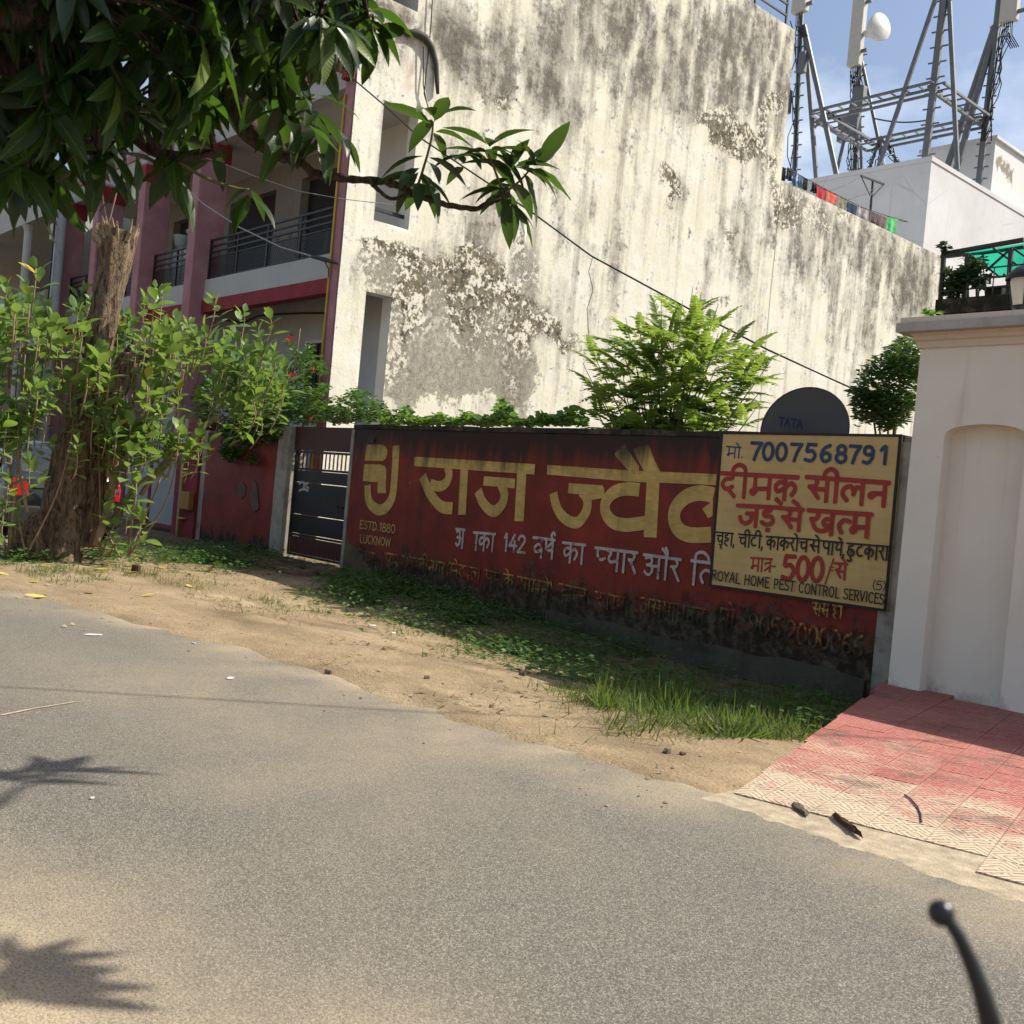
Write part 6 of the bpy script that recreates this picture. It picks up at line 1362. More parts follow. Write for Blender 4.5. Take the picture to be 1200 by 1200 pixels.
# ------------------------------------------------------------------ big-leaved shrub round the trunk
M['calo'] = leafmat('pale_green_leaf', (.085, .16, .045), (.20, .29, .085), (.32, .47, .07), .33, .45, .4, extra=((.42, .33, .03), .972), vein=False)
M['calo_far'] = leafmat('pale_green_foliage', (.07, .14, .04), (.18, .27, .08), (.30, .45, .07), .33, .45, .4, isl=True, extra=((.42, .33, .03), .985))
M['stem'] = simple('tan_stem', (.27, .19, .12), .85, .15, var=.25, scale=14)
sh = thing('large_leaved_shrub', 'tall pale green shrub with big oval leaves growing round the cut trunk', 'shrub', tuple(PX(110, 640, XT)))
TC = [leaf_template(1, .54, 5, dr, .22, .55) for dr in (.12, .28, .02)]; CMe = [tmesh('leaf', t, M['calo']) for t in TC]
lp_, ld_, ls_, lu_ = [], [], [], []; stems = MB()
tips = [(30,332),(8,338),(42,315),(36,352),(98,338),(90,362),(105,352),(62,372),(182,338),(190,345),(170,352),(205,375),(222,380),(240,385),(250,352),(286,366),(316,368),(300,385),(275,392),(262,400),(230,400),(150,372),(140,368),(320,415),(335,430),(305,405),(288,402),(120,400),(20,370),(5,390),(48,385),(75,395),(160,395)]
while len(tips) < 255:
    x = rnd.uniform(-45, 335); t0 = float(np.interp(x, [-50, 40, 100, 150, 250, 330], [350, 345, 365, 378, 380, 425])); y = rnd.uniform(t0, 530 if x < 240 else 490); 
    if 55 < x < 115 and y > 455 and rnd.random() < .75: continue
    tips.append((x, y))
for x, y in [(0, 470), (20, 500), (35, 540), (10, 560), (5, 520), (140, 540), (160, 560), (170, 520), (125, 590), (138, 610), (150, 590), (165, 600), (20, 600), (5, 590), (180, 500), (200, 520), (210, 500), (190, 480)]: tips.append((x, y))
bases = [PX(x, 652, XT+dx) for x, dx in ((112, .1), (128, -.1), (140, .3), (118, .35), (150, 0), (30, .3), (10, .2), (165, .2))]
for k, (x, y) in enumerate(tips):
    Xd = XT + rnd.uniform(-.6, 1.0) if y < 470 else XT + rnd.uniform(.1, .9)
    if 98 < x < 158 and y < 410: Xd = XT - rnd.uniform(.45, 1.0)
    if 55 < x < 125 and 450 < y < 620 and k % 3: Xd = XT - rnd.uniform(.5, .9)
    tip = PX(x, y, Xd); bpos = min(bases, key=lambda b: abs(b.y - tip.y)*(.6+rnd.random()*.8) + rnd.random()*.5)
    L_ = (tip-bpos).length; low = bpos.lerp(tip, .45) + Vector((rnd.uniform(-.25,.25), (tip.y-bpos.y)*.22, -.12*L_*.3)); path = smooth3([bpos, low, tip + Vector((0, 0, -.35)), tip], 5)
    stems.tube(path, [.013 + (-.008)*i/(len(path)-1) for i in range(len(path))], 5) if k % 12 == 0 and x < 235 else stems.tube(path[9:], [.008]*(len(path)-9), 5)
    axis_ = ((tip - path[-4]).normalized() + Vector((rnd.uniform(-.75,.75), rnd.uniform(-.75,.75), .5))).normalized(); a = axis_.orthogonal().normalized(); b = axis_.cross(a)
    nw = rnd.randint(5, 7)
    for w_i in range(nw):
        c_ = tip - axis_*(.07*w_i); ph = w_i*math.pi/2 + k; el = math.radians(22 + 15*w_i + rnd.uniform(-8, 8))
        for sgn in (0, math.pi):
            if w_i > 4 and rnd.random() < .3: continue
            u = a*math.cos(ph+sgn+rnd.uniform(-.3,.3)) + b*math.sin(ph+sgn+rnd.uniform(-.3,.3)); d = (axis_*math.cos(el) + u*math.sin(el)).normalized()
            lp_.append(tuple(c_)); ld_.append(tuple(d)); ls_.append(rnd.uniform(.12, .235)*(.75 if w_i == 0 else 1)); lu_.append(tuple((axis_*1.0 - u*.2 + Vector((rnd.uniform(-.3,.3),)*3)).normalized()))
stems.build('stems', M['stem'], sh, smooth=True, kind='stuff')
for pts, r in ((((112, 640), (128, 590), (133, 560), (140, 520), (150, 480)), .05), (((133, 575), (128, 545), (125, 510)), .03), (((180, 560), (205, 535), (232, 505), (255, 488)), .035), (((165, 580), (190, 545), (215, 520)), .03), (((60+75, 600), (160, 570), (185, 553)), .03), (((15, 500), (22, 540), (27, 575), (32, 600)), .02)):
    MB().tube(smooth3([PX(x, y, XT+.35) for x, y in pts]), r, 7, jitter=.1).build('branch', M['stem'], sh, smooth=True)
split_leaves(sh, TC, CMe, M['calo_far'], lp_, ld_, ls_, lu_)

# ------------------------------------------------------------------ small-leaved masses
def mass(name, label, cat, pts_fn, n, size, mat, tmpl, loc, group=None, dirz=(-.3, .6), part='foliage', parent=None, upj=.6):
    t = parent or thing(name, label, cat, loc, group); P_ = []
    while len(P_) < n:
        q = pts_fn()
        if q is not None: P_.append(tuple(q))
    P_ = np.array(P_); m_ = len(P_); a = rng.uniform(0, 2*math.pi, m_); dz = rng.uniform(dirz[0], dirz[1], m_); d = np.stack([np.cos(a), np.sin(a), dz], 1)
    up = np.stack([rng.normal(0, upj, m_), rng.normal(-.2, upj, m_), np.ones(m_)], 1); sz = rng.uniform(size[0], size[1], m_)
    stamp(part, tmpl, P_, d, sz, mat, t, up=up, kind='stuff'); return t
TS_ = leaf_template(1, .55, 2, .15, .25, .45); TR = leaf_template(1, .95, 2, .1, .2, .5)
M['hib'] = leafmat('hibiscus_leaf', (.030, .075, .014), (.065, .125, .025), (.13, .26, .03), .28, .4, .45, isl=True)
M['creep'] = leafmat('creeper_leaf', (.05, .12, .018), (.10, .19, .035), (.2, .38, .04), .35, .5, .35, isl=True)
M['dense'] = leafmat('dense_leaf', (.028, .062, .014), (.06, .11, .024), (.12, .22, .03), .25, .4, .45, isl=True)
def pblob(px, py, rx, ry, Ya, Yb, thr=-.15, sc=.03):
    def fn():
        a, r = rnd.uniform(0, 6.283), math.sqrt(rnd.random()); x, y = px + rx*r*math.cos(a), py + ry*r*math.sin(a)
        if fbm(x*sc, y*sc, px) < thr + .35*r*r: return None
        return PY(x, y, rnd.uniform(Ya, Yb))
    return fn
def multi(fns, ws):
    tot = sum(ws)
    def fn():
        r = rnd.random()*tot
        for f, w_ in zip(fns, ws):
            r -= w_
            if r <= 0: return f()
        return fns[-1]()
    return fn
hb = mass('hibiscus_bush', 'leafy hibiscus with red flowers spilling over the short red wall and gate', 'shrub', multi([pblob(285, 470, 62, 36, 7.9, 8.6, -.6), pblob(300, 495, 36, 26, 7.85, 8.2, -.4), pblob(272, 512, 22, 22, 7.85, 8.1, -.3), pblob(268, 533, 12, 10, 7.88, 8.0, -.4), pblob(355, 450, 32, 38, 8.3, 9.2, -.3), pblob(352, 405, 16, 30, 8.3, 8.9, -.2), pblob(395, 475, 52, 22, 8.4, 9.2, -.35), pblob(365, 487, 60, 10, 8.2, 8.6, -.6), pblob(435, 482, 20, 14, 8.4, 9, -.3), pblob(295, 538, 5, 9, 7.9, 8.0, -.6)], [10, 6, 3, 1, 6, 2, 6, 4, 1.5, .3]), 9500, (.06, .115), M['hib'], TS_, (-15.6, 8.6, 0))
mb = MB()
for px, py in ((285, 430), (352, 385), (350, 440), (390, 465), (300, 470), (258, 440), (330, 450)):
    mb.tube(smooth3([(-15.6+rnd.uniform(-.2,.2), 8.6, -.2), PY((px+320)/2, 500, 8.6), PY(px, py, 8.6)]), [.03 - .0022*i for i in range(11)], 5)
mb.build('stems', M['stem'], hb, smooth=True, kind='stuff')
M['red'] = leafmat('red_petal', (.5, .012, .02), (.62, .03, .03), (.8, .05, .05), .3, .5, .3)
mb = MB()
for k in range(5):
    a = 2*math.pi*k/5; u = Vector((math.cos(a), math.sin(a), .25)); s_ = Vector((-math.sin(a), math.cos(a), 0)); mb.add([Vector((0,0,0)), u*.5 - s_*.25, u*.9 - s_*.12, u*.95+s_*.15, u*.5 + s_*.3], [(0,1,2,3,4)])
mb.tube([(0,0,0), (0,0,.7)], .05, 5); fme = tomesh(mb, 'flower', M['red'])
for px, py in ((340, 397), (342, 440), (368, 434), (333, 474), (348, 441), (365, 492)): piece('flower', fme, hb, Matrix.Translation(PY(px, py, 8.0)) @ Matrix.Rotation(rnd.uniform(-1, 1)+1.2, 4, 'X') @ Matrix.Rotation(rnd.uniform(-.6, .6), 4, 'Y') @ Matrix.Scale(.075, 4))
def wtop():
    x = rnd.uniform(448, 684); h = (3 + 26*max(0, fbm(x*.035, 0, 1)+.25)); y = 498 - rnd.random()*h; return PY(x, y, rnd.uniform(8.36, 8.9))
cr = mass('creeper', 'bright green round-leaved creeper lying along the top of the maroon wall', 'plant', wtop, 2300, (.06, .12), M['creep'], TR, (-10.3, 8.6, 1.6))
mb = MB(); mb.tube([(-12.3+.5*i, 8.5+.12*math.sin(i), 1.93+.04*math.sin(i*2)) for i in range(13)], .015, 5); mb.build('vine_stem', M['stem'], cr)
# dense shrub by the pillar
rs = mass('round_shrub', 'dark glossy shrub between the dish and the white pillar', 'shrub', multi([pblob(1048, 450, 44, 36, 8.7, 9.8, -.6), pblob(1064, 420, 26, 26, 8.7, 9.6, -.6), pblob(1030, 482, 36, 24, 8.7, 9.4, -.4), pblob(1012, 462, 16, 10, 8.7, 9.2, -.3), pblob(1012, 490, 14, 14, 8.6, 9.2, -.3)], [6, 3, 5, 1.6, 2]), 5200, (.045, .085), M['dense'], TS_, (-5.0, 9.2, 0))
mb = MB()
for px, py in ((1042, 440), (1058, 415), (1020, 460), (1030, 490), (1050, 470)): mb.tube(smooth3([(-4.9, 9.2, -.3), (-4.95, 9.2, 1.2), PY(px, py, 9.2)]), [.03 - .0022*i for i in range(11)], 5)
mb.build('stems', M['stem'], rs, smooth=True, kind='stuff')
M['terr_leaf'] = leafmat('terrace_leaf', (.015, .035, .010), (.035, .065, .018), (.08, .15, .03), .25, .5, .3, isl=True)
tp = mass('terrace_plants', 'dark bushy potted plants crowding the terrace railing behind the pillar', 'plant', multi([pblob(1122, 318, 16, 22, YT-.1, YT+.9, -.35), pblob(1140, 325, 18, 16, YT-.1, YT+.9, -.3), pblob(1118, 340, 12, 12, YT-.1, YT+.4, -.3), pblob(1150, 308, 14, 7, YT-.1, YT+.5, -.1), pblob(1106, 290, 5, 6, YT-.1, YT, -.3)], [5, 4, 2, .7, .3]), 1500, (.08, .16), M['terr_leaf'], TS_, (xl_+1, YT+.3, zpar))
mb = MB()
for k in range(5): mb.tube([PY(1112+k*11, 352, YT+.3), PY(1114+k*10, 330, YT+.3), PY(1116+k*9, 312, YT+.3)], [.03, .02, .01], 5)
mb.build('stems', M['stem'], tp, kind='stuff')
spr = mass('sprig', 'small light green sprig growing on the ledge above the white pillar', 'plant', pblob(1089, 369, 9, 5, PF+.25, PF+.35, -.8), 34, (.05, .09), M['creep'], TS_, tuple(PY(1089, 374, PF+.3)))

# ------------------------------------------------------------------ feathery-leaved young tree behind the wall
M['neem'] = leafmat('feathery_leaflet', (.075, .14, .022), (.155, .23, .045), (.32, .45, .06), .40, .45, .4)
ne = thing('feathery_tree', 'bright green bushy young tree with feathery drooping fronds behind the maroon wall', 'tree', (-8.2, 9.8, -.3))
def frond_mesh(seed, L_=1.0, n=10):
    r_ = random.Random(seed); V_ = []; F_ = []; 
    path = [Vector((t, 0, .16*t - .42*t*t)) for t in np.linspace(0, L_, n+1)]
    for i in range(n):                                  # rachis
        a, b = path[i], path[i+1]; k = len(V_); V_ += [a+Vector((0,-.006,0)), a+Vector((0,.006,0)), b+Vector((0,.005,0)), b+Vector((0,-.005,0))]; F_.append((k, k+1, k+2, k+3))
    for i in range(1, n+1):
        p = path[i]; t = i/n; ll = .31*math.sin(math.pi*min(.98, .12+.78*t))**.7*(1-.25*t)
        for sg in (-1, 1):
            an = math.radians(58 - 22*t + r_.uniform(-8, 8)); d = Vector((math.cos(an), sg*math.sin(an), -.30 - r_.uniform(0, .25))).normalized(); sd_ = Vector((-d.y*sg, d.x*sg, 0)).normalized()*(ll*.27)
            k = len(V_); m1 = p + d*ll*.4; V_ += [p, m1+sd_+Vector((0,0,.01)), p+d*ll, m1-sd_+Vector((0,0,.01))]; F_.append((k, k+1, k+2, k+3))
    me = bpy.data.meshes.new('frond'); me.from_pydata([tuple(v) for v in V_], [], F_); me.materials.append(M['neem']); return me
FM = [frond_mesh(k) for k in range(5)]
ntips = [(812,336,9.8),(822,342,9.7),(842,356,9.9),(775,352,9.8),(815,345,9.8),(800,352,10.0),(747,366,9.7),(733,372,9.9),(690,402,9.8),(683,425,9.7),(726,395,9.9),(850,380,9.8),(842,390,9.6),(893,415,9.8),(905,420,9.9),(880,440,9.7),(870,405,10.0),(770,370,10.1),(790,385,9.5),(760,400,9.4),(820,400,9.4),(840,430,9.3),(700,450,9.4),(690,465,9.5),(730,440,9.2),(780,440,9.1),(870,470,9.3),(885,480,9.2),(720,480,9.2),(760,480,9.0),(830,480,9.0),(800,470,9.0),(715,420,9.6),(745,425,9.3),(810,430,9.2),(890,460,9.6),(775,415,9.3)]
nf = 0; M['nb'] = simple('young_green_bark', (.16,.15,.07), .8); fp_, fd_, fs_, fu_ = [], [], [], []
for x, y, Y_ in ntips:
    tip = PY(x, y, Y_); base_ = Vector((-8.2 + rnd.uniform(-.15,.15), 9.8 + rnd.uniform(-.15,.15), 0.2)); mid = base_.lerp(tip, .5) + Vector((-(tip.x-base_.x)*.15, 0, .15)); P_ = smooth3([base_, mid, tip], 8)
    MB().tube(P_, [.022 - .018*i/(len(P_)-1) for i in range(len(P_))], 5).build('branch', M['nb'], ne, smooth=True)
    for k in range(11):
        t = 1 - k*.05 - rnd.uniform(0, .02); p = P_[min(len(P_)-1, int(t*(len(P_)-1)))].lerp(P_[max(0, int(t*(len(P_)-1))-1)], rnd.random()); a = k*2.4 + rnd.uniform(-.4, .4) + x
        el = math.radians(55 - 7*k + rnd.uniform(-10, 10)); fp_.append(tuple(p)); fd_.append((math.cos(a)*math.cos(el), math.sin(a)*math.cos(el), math.sin(el)*.8)); fs_.append(rnd.uniform(.42, .62)*(.75 if k < 2 else 1))
cN = PY(792, 455, 9.8)
for k in range(140):
    a, r = rnd.uniform(0, 6.283), math.sqrt(rnd.random()); x_, y_ = 792 + 98*r*math.cos(a), 440 + 74*r*math.sin(a)
    if y_ < 372 and abs(x_-775) > 55 and rnd.random() < .8: continue
    p = PY(x_, min(y_, 500), rnd.uniform(9.0, 10.6)); o_ = (p - cN); o_.z *= .5; d = (o_.normalized() + Vector((rnd.uniform(-.6,.6), rnd.uniform(-.7,.5), rnd.uniform(-.1,.6)))).normalized()
    fp_.append(tuple(p - d*.2)); fd_.append(tuple(d)); fs_.append(rnd.uniform(.40, .60))
def me2np(me): return np.array([tuple(v.co) for v in me.vertices]), np.array([tuple(p.vertices) for p in me.polygons])
split_leaves(ne, [me2np(FM[0])], FM, M['neem'], fp_, fd_, fs_, None, name='frond', limit=298)
MB().tube([(-8.2, 9.8, -.45), (-8.2, 9.8, .2), (-8.15, 9.8, 1.0)], [.07, .06, .04], 8).build('trunk', M['nb'], ne, smooth=True)

# ------------------------------------------------------------------ grass and weeds on the verge
M['grass'] = leafmat('grass_blade', (.045, .075, .016), (.12, .16, .042), (.18, .27, .04), .35, .6, .25, isl=True, extra=((.26, .20, .09), .86))
M['weed'] = leafmat('weed_leaf', (.035, .08, .018), (.075, .14, .03), (.15, .27, .04), .3, .55, .3, isl=True)
CT_ = np.array(CM.transposed())
def dens(px, py, L_): return sum(a*math.exp(-((px-cx)/rx)**2-((py-cy)/ry)**2) for cx, cy, rx, ry, a in L_)
G_GR = [(880,868,55,20,1.6),(780,845,70,14,1.0),(860,850,75,30,1.6),(760,820,90,28,1.3),(690,785,60,24,.9),(800,790,120,26,.9),(910,830,40,34,1.2),(105,674,80,10,1.0),(185,680,45,8,.6),(325,708,55,9,1.0),(290,690,50,10,.3),(250,660,60,10,.4),(560,735,90,22,.5),(470,700,70,16,.35),(380,690,50,10,.3),(960,820,30,24,.7),(30,664,40,8,.6)]
G_WD = [(480,690,75,17,1.4),(430,680,40,12,1.2),(560,710,60,14,1.0),(640,740,90,18,.8),(740,770,90,20,.8),(860,800,90,18,1.0),(950,825,40,24,1.2),(260,650,60,10,1.0),(180,645,50,9,.9),(320,660,40,8,.4),(100,652,60,8,.7),(20,655,30,10,.7),(700,790,60,18,.4)]
gp_, gh_, wp_ = [], [], []
for _ in range(520000):
    x = rnd.uniform(-15.5, -3.4); y = rnd.uniform(3.3, 8.08); c0_, c1__, c2_ = CT_ @ np.array([x, y, -CAM_H + 0.0]); px = 600 + c0_/-c2_*FPX; py = 600 - c1__/-c2_*FPX
    if not (-30 < px < 1010 and 635 < py < 915): continue
    if x > pav_left(y) - .05: continue
    ar = min(1, (math.hypot(x, y)/9.0)**2); cl_ = max(.45 if px > 730 else 0, .5 + 1.4*fbm(x*2.2, y*2.2, 4))
    r = rnd.random()
    g = dens(px, py, G_GR)*cl_
    if r < g*.50: gp_.append((x, y, terr(x, y)-.01)); gh_.append((.02 + min(.10, rnd.expovariate(32)))*(1.15 if px > 700 and py > 780 else .6)*(.6+.6*cl_))
    elif rnd.random() < dens(px, py, G_WD)*max(.12, .55 + 1.5*fbm(x*1.7+9, y*1.7, 2))*.24: wp_.append((x, y, terr(x, y) + rnd.random()**2*.16))
gp_ = np.array(gp_); n = len(gp_); print('grass', n, 'weeds', len(wp_))
GT = (np.array([(0,-.03,0),(0,.03,0),(.5,-.022,.02),(.5,.022,.02),(1,-.002,-.10),(1,.002,-.10)], float), np.array([(0,2,3,1),(2,4,5,3)]))
a = rng.uniform(0, 6.283, n); lean = rng.uniform(.2, 2.4, n); d = np.stack([np.cos(a)*lean, np.sin(a)*lean, np.ones(n)], 1); up = np.stack([np.cos(a+rng.normal(0,.4,n)), np.sin(a+rng.normal(0,.4,n)), np.zeros(n)], 1)
stamp('grass', GT, gp_, d, np.array(gh_)*1.3, M['grass'], None, up=up, kind='stuff', label='rough green grass growing along the verge and under the maroon wall')
wp_ = np.array(wp_); n = len(wp_); a = rng.uniform(0, 6.283, n); d = np.stack([np.cos(a), np.sin(a), rng.uniform(-.1, .6, n)], 1)
stamp('weeds', TS_, wp_, d, rng.uniform(.03, .075, n), M['weed'], None, up=np.stack([rng.normal(0,.4,n), rng.normal(0,.4,n), np.ones(n)], 1), kind='stuff', label='low broad-leaved weeds at the foot of the walls')
# dry straw and leaf litter in the shade
lit = []
while len(lit) < 2600:
    x, y = rnd.uniform(-14, -3.6), rnd.uniform(3.7, 7.9)
    if fbm(x*1.2, y*1.2, 6) > -.05 + .12*(YW-y): lit.append((x, y, terr(x, y)+.006))
lit = np.array(lit); n = len(lit); a = rng.uniform(0, 6.283, n); M['straw'] = leafmat('dry_litter', (.12, .085, .05), (.30, .22, .13), (.2, .15, .08), .1, .9, .1, isl=True)
stamp('leaf_litter', leaf_template(1, .16, 2, .1, .2), lit, np.stack([np.cos(a), np.sin(a), rng.uniform(-.05,.25,n)], 1), rng.uniform(.03, .11, n), M['straw'], None, kind='stuff', label='dry straw and leaf litter on the shaded verge')
# ------------------------------------------------------------------ parked car behind the trunk, seen from the back
M['carpaint'] = (lambda s: (s.col((0.012, 0.016, 0.02)), s.b.inputs.__getitem__('Coat Weight').__setattr__('default_value', 1.0), s.m)[-1])(N('dark_car_paint', .3, .5))
M['glass'] = N('car_glass', .06, .6).col((0.02, 0.03, 0.035)).m; M['glass'].node_tree.nodes['Principled BSDF'].inputs['Coat Weight'].default_value = 1
M['tyre'] = simple('tyre_rubber', (.015,.015,.015), .9, .1); M['rim'] = simple('alloy', (.3,.3,.3), .35, .5, .6)
M['lampred'] = N('red_lamp_glass', .15, .6).col((0.42, 0.008, 0.012)).m; M['chrome'] = simple('chrome', (.5,.5,.5), .2, .5, .9); M['plastic'] = simple('black_plastic', (.02,.02,.02), .6, .3)
XC, YC0, YC1 = -15.5, 4.35, 6.05; ym = (YC0+YC1)/2
car = thing('parked_car', 'dark hatchback parked nose-away behind the cut trunk, red tail lamps showing', 'car', (XC-2, ym, -.05))
# body as lofted sections along -X; each section: half width / height profile
def sec(x, w0, zb, zs, wr, zr):     # sill, shoulder and roof
    return [(x, -w0*.96, zb), (x, -w0, zb+.18), (x, -w0, zs-.12), (x, -w0*.96, zs), (x, -wr, zr-.06), (x, -wr*.86, zr), (x, 0, zr+.02), (x, wr*.86, zr), (x, wr, zr-.06), (x, w0*.96, zs), (x, w0, zs-.12), (x, w0, zb+.18), (x, w0*.96, zb)]
W2 = .84
S_ = [sec(0, W2*.94, .28, .84, W2*.86, .90), sec(-.08, W2*.98, .22, .90, W2*.86, .98), sec(-.22, W2, .2, .93, W2*.78, 1.25), sec(-.5, W2, .2, .94, W2*.74, 1.43), sec(-1.4, W2, .2, .94, W2*.74, 1.48), sec(-2.2, W2, .2, .93, W2*.72, 1.42), sec(-2.85, W2, .2, .90, W2*.8, 1.02), sec(-3.4, W2*.98, .22, .82, W2*.86, .88), sec(-3.75, W2*.9, .3, .66, W2*.78, .70)]
mb = MB(); vs = [(XC+x, ym+y, z-.05) for s_ in S_ for x, y, z in s_]; k_ = 13
fs = [(i*k_+j, i*k_+j+1, (i+1)*k_+j+1, (i+1)*k_+j) for i in range(len(S_)-1) for j in range(k_-1)] + [tuple(range(k_)), tuple((len(S_)-1)*k_+j for j in range(k_))]
fs += [(i*k_+12, i*k_, (i+1)*k_, (i+1)*k_+12) for i in range(len(S_)-1)]
mb.add(vs, fs); mb.build('body', M['carpaint'], car, smooth=True)
def cq(pts, name, mat, th_=.02):
    mb = MB(); P_ = [Vector((XC+x, ym+y, z-.05)) for x, y, z in pts]; nrm = (P_[1]-P_[0]).cross(P_[2]-P_[0]).normalized(); 
    mb.prism([p + nrm*.004 for p in P_], nrm*th_); return mb.build(name, mat, car, bevel=.006)
cq([(-.085, .62, 1.0), (-.225, .58, 1.25), (-.44, .54, 1.39), (-.44, -.54, 1.39), (-.225, -.58, 1.25), (-.085, -.62, 1.0)][::-1], 'rear_window', M['glass'], .015)
for s_ in (-1, 1):
    y0_, y1_ = (.50*s_, .80*s_)
    mb = MB(); mb.prism([(XC+.012, ym+y0_, .62), (XC+.012, ym+y1_*.97, .60), (XC+.0, ym+y1_, .78), (XC-.02, ym+y1_*.97, .86), (XC-.0, ym+y0_*1.1, .84)], (-.09, 0, 0)); mb.build('tail_lamp', M['lampred'], car, bevel=.012)
    for xx in (-.75, -3.05): 
        mb = MB(); mb.lathe([(0, -.09), (.27, -.09), (.31, -.05), (.31, .05), (.27, .09), (.2, .095), (0, .06)], (XC+xx, ym+s_*.76, .25), n=24, axis=Vector((0, s_, 0))); wl = mb.build('wheel', M['tyre'], car, smooth=True)
        mb = MB(); mb.lathe([(0, .075), (.06, .105), (.19, .1), (.195, .08)], (XC+xx, ym+s_*.76, .25), n=18, axis=Vector((0, s_, 0))); mb.build('rim', M['rim'], wl)
    mb = MB(); mb.prism([(XC-.55, ym+s_*.80, .93), (XC-2.3, ym+s_*.80, .93), (XC-1.95, ym+s_*.655, 1.33), (XC-.7, ym+s_*.655, 1.35)], (0, s_*.012, 0)); mb.build('side_window', M['glass'], car)
MB().box(XC-.03, ym-.8, .22, XC+.05, ym+.8, .48).build('rear_bumper', M['plastic'], car, bevel=.03)
MB().box(XC-.01, ym-.45, .74, XC+.015, ym+.45, .77).build('trim_strip', M['chrome'], car)
MB().box(XC+.005, ym-.25, .56, XC+.018, ym+.25, .67).build('number_plate', M['white'], car)

# ------------------------------------------------------------------ overhead wires
def sag(a, b, s_, n_=14): return [a.lerp(b, t/n_) + Vector((0, 0, -s_*4*(t/n_)*(1-t/n_))) for t in range(n_+1)]
wA, wB = PY(405, 85, 9.2), PX(1003, 457, -6.5)
mb = MB(); mid = [PY(405, 85, 9.2), PY(450, 123, 9.4), PY(490, 160, 9.6), PY(625, 250, 10.2), PY(693, 300, 10.5), PY(800, 358, 11.0), PY(900, 410, 11.5), PY(1003, 457, 12.0)]
mb.tube(mid, .013, 5); mb.build('overhead_cable', M['blackmetal'], None, smooth=True, label='black cable sloping down across the stained wall from the house corner', category='cable')
mb = MB(); mb.tube([PY(695, 300, 10.49), PY(690, 318, 10.5), PY(695, 340, 10.5), PY(688, 362, 10.5), PY(690, 395, 10.5)], .006, 4); mb.build('dangling_wire', M['blackmetal'], None, smooth=True, label='thin wiggly wire dangling from the sloping black cable', category='wire')
M['greycable'] = simple('pale_grey_cable', (.32,.31,.30), .6)
mb = MB(); mb.tube([PY(195, 190, 8.7), PY(208, 212, 8.75), PY(240, 240, 8.8), PY(280, 266, 8.9), PY(330, 290, 9.0), PY(368, 301, 9.1)], .014, 5); mb.build('service_cable', M['greycable'], None, smooth=True, label='pale cable swooping to the railing in front of the pink columns', category='cable')
mb = MB(); mb.tube([PY(366, 301, 9.1), PY(380, 304, 9.12), PY(396, 309, 9.14)], [.03, .045, .02], 6); mb.tube([PY(380, 305, 9.12), PY(385, 315, 9.2), PY(385, 325, 9.22)], .01, 4); mb.build('cable_clamp', M['blackmetal'], None, label='black clamp where the pale cable reaches the house corner', category='clamp')
mb = MB(); mb.tube([PY(120, 130, 8.9), PY(180, 165, 8.9), PY(265, 193, 8.95), PY(300, 207, 9.0), PY(350, 224, 9.1), PY(400, 233, 9.2), PY(460, 240, 9.4)], .007, 4); mb.build('thin_wire', M['greycable'], None, smooth=True, label='hair-thin pale wire crossing in front of the upper balcony', category='wire')
mb = MB(); Wz = 5.5; k_ = Wz
# street wire whose shadow crosses the asphalt
def back(px, py, h): g0 = PZ(px, py, 0); return g0 + Vector((SUN.x/SUN.z*h, SUN.y/SUN.z*h, h))
pA, pB = back(-10, 804, 6.5), back(520, 836, 6.5); d_ = (pB-pA); mb.tube([pA - d_*1.5, pA, pA + d_*.5 + Vector((0,0,-.1)), pB, pB + d_*1.5], .012, 5); mb.build('street_wire', M['blackmetal'], None, label='street wire high over the road, above the picture, casting a thin shadow line', category='wire')

# ------------------------------------------------------------------ lever of the two-wheeler in the foreground
M['lever'] = simple('black_lever_paint', (.012, .013, .014), .32, .5, var=.15, scale=30)
def PDv(px, py, d): return PD(px, py, d)
lv = thing('handlebar', 'black two-wheeler handlebar lever with ball end, out of focus at bottom right', 'handlebar lever', PDv(1172, 1215, .62))
mb = MB(); pts = [PDv(1104, 1071, .60), PDv(1112, 1079, .60), PDv(1124, 1098, .605), PDv(1138, 1128, .61), PDv(1150, 1160, .615), PDv(1160, 1195, .62), PDv(1166, 1240, .63), PDv(1150, 1310, .64)]
mb.tube(pts, [.0032, .0034, .0036, .0042, .0048, .0056, .0062, .007], 12); mb.build('lever', M['lever'], lv, smooth=True)
mb = MB(); c_ = PDv(1103, 1070, .60); r_ = .0066; mb.lathe([(0.0001, -r_)] + [(r_*math.sin(math.pi*i/12), -r_*math.cos(math.pi*i/12)) for i in range(1, 12)] + [(.0001, r_)], c_, n=20); mb.build('ball_end', M['lever'], lv, smooth=True)
mb = MB(); mb.tube([PDv(1150, 1300, .65), PDv(1120, 1420, .66)], .014, 10); mb.build('lever_perch', M['plastic'], lv, smooth=True)
g0 = PDv(1240, 1290, .70); g1 = PDv(1120, 1420, .68); mb = MB(); mb.tube([g0, g0.lerp(g1, .5), g1, g1 + (g1-g0)*1.2 + Vector((0,.0,-.03))], .016, 12); mb.build('grip', M['plastic'], lv, smooth=True)

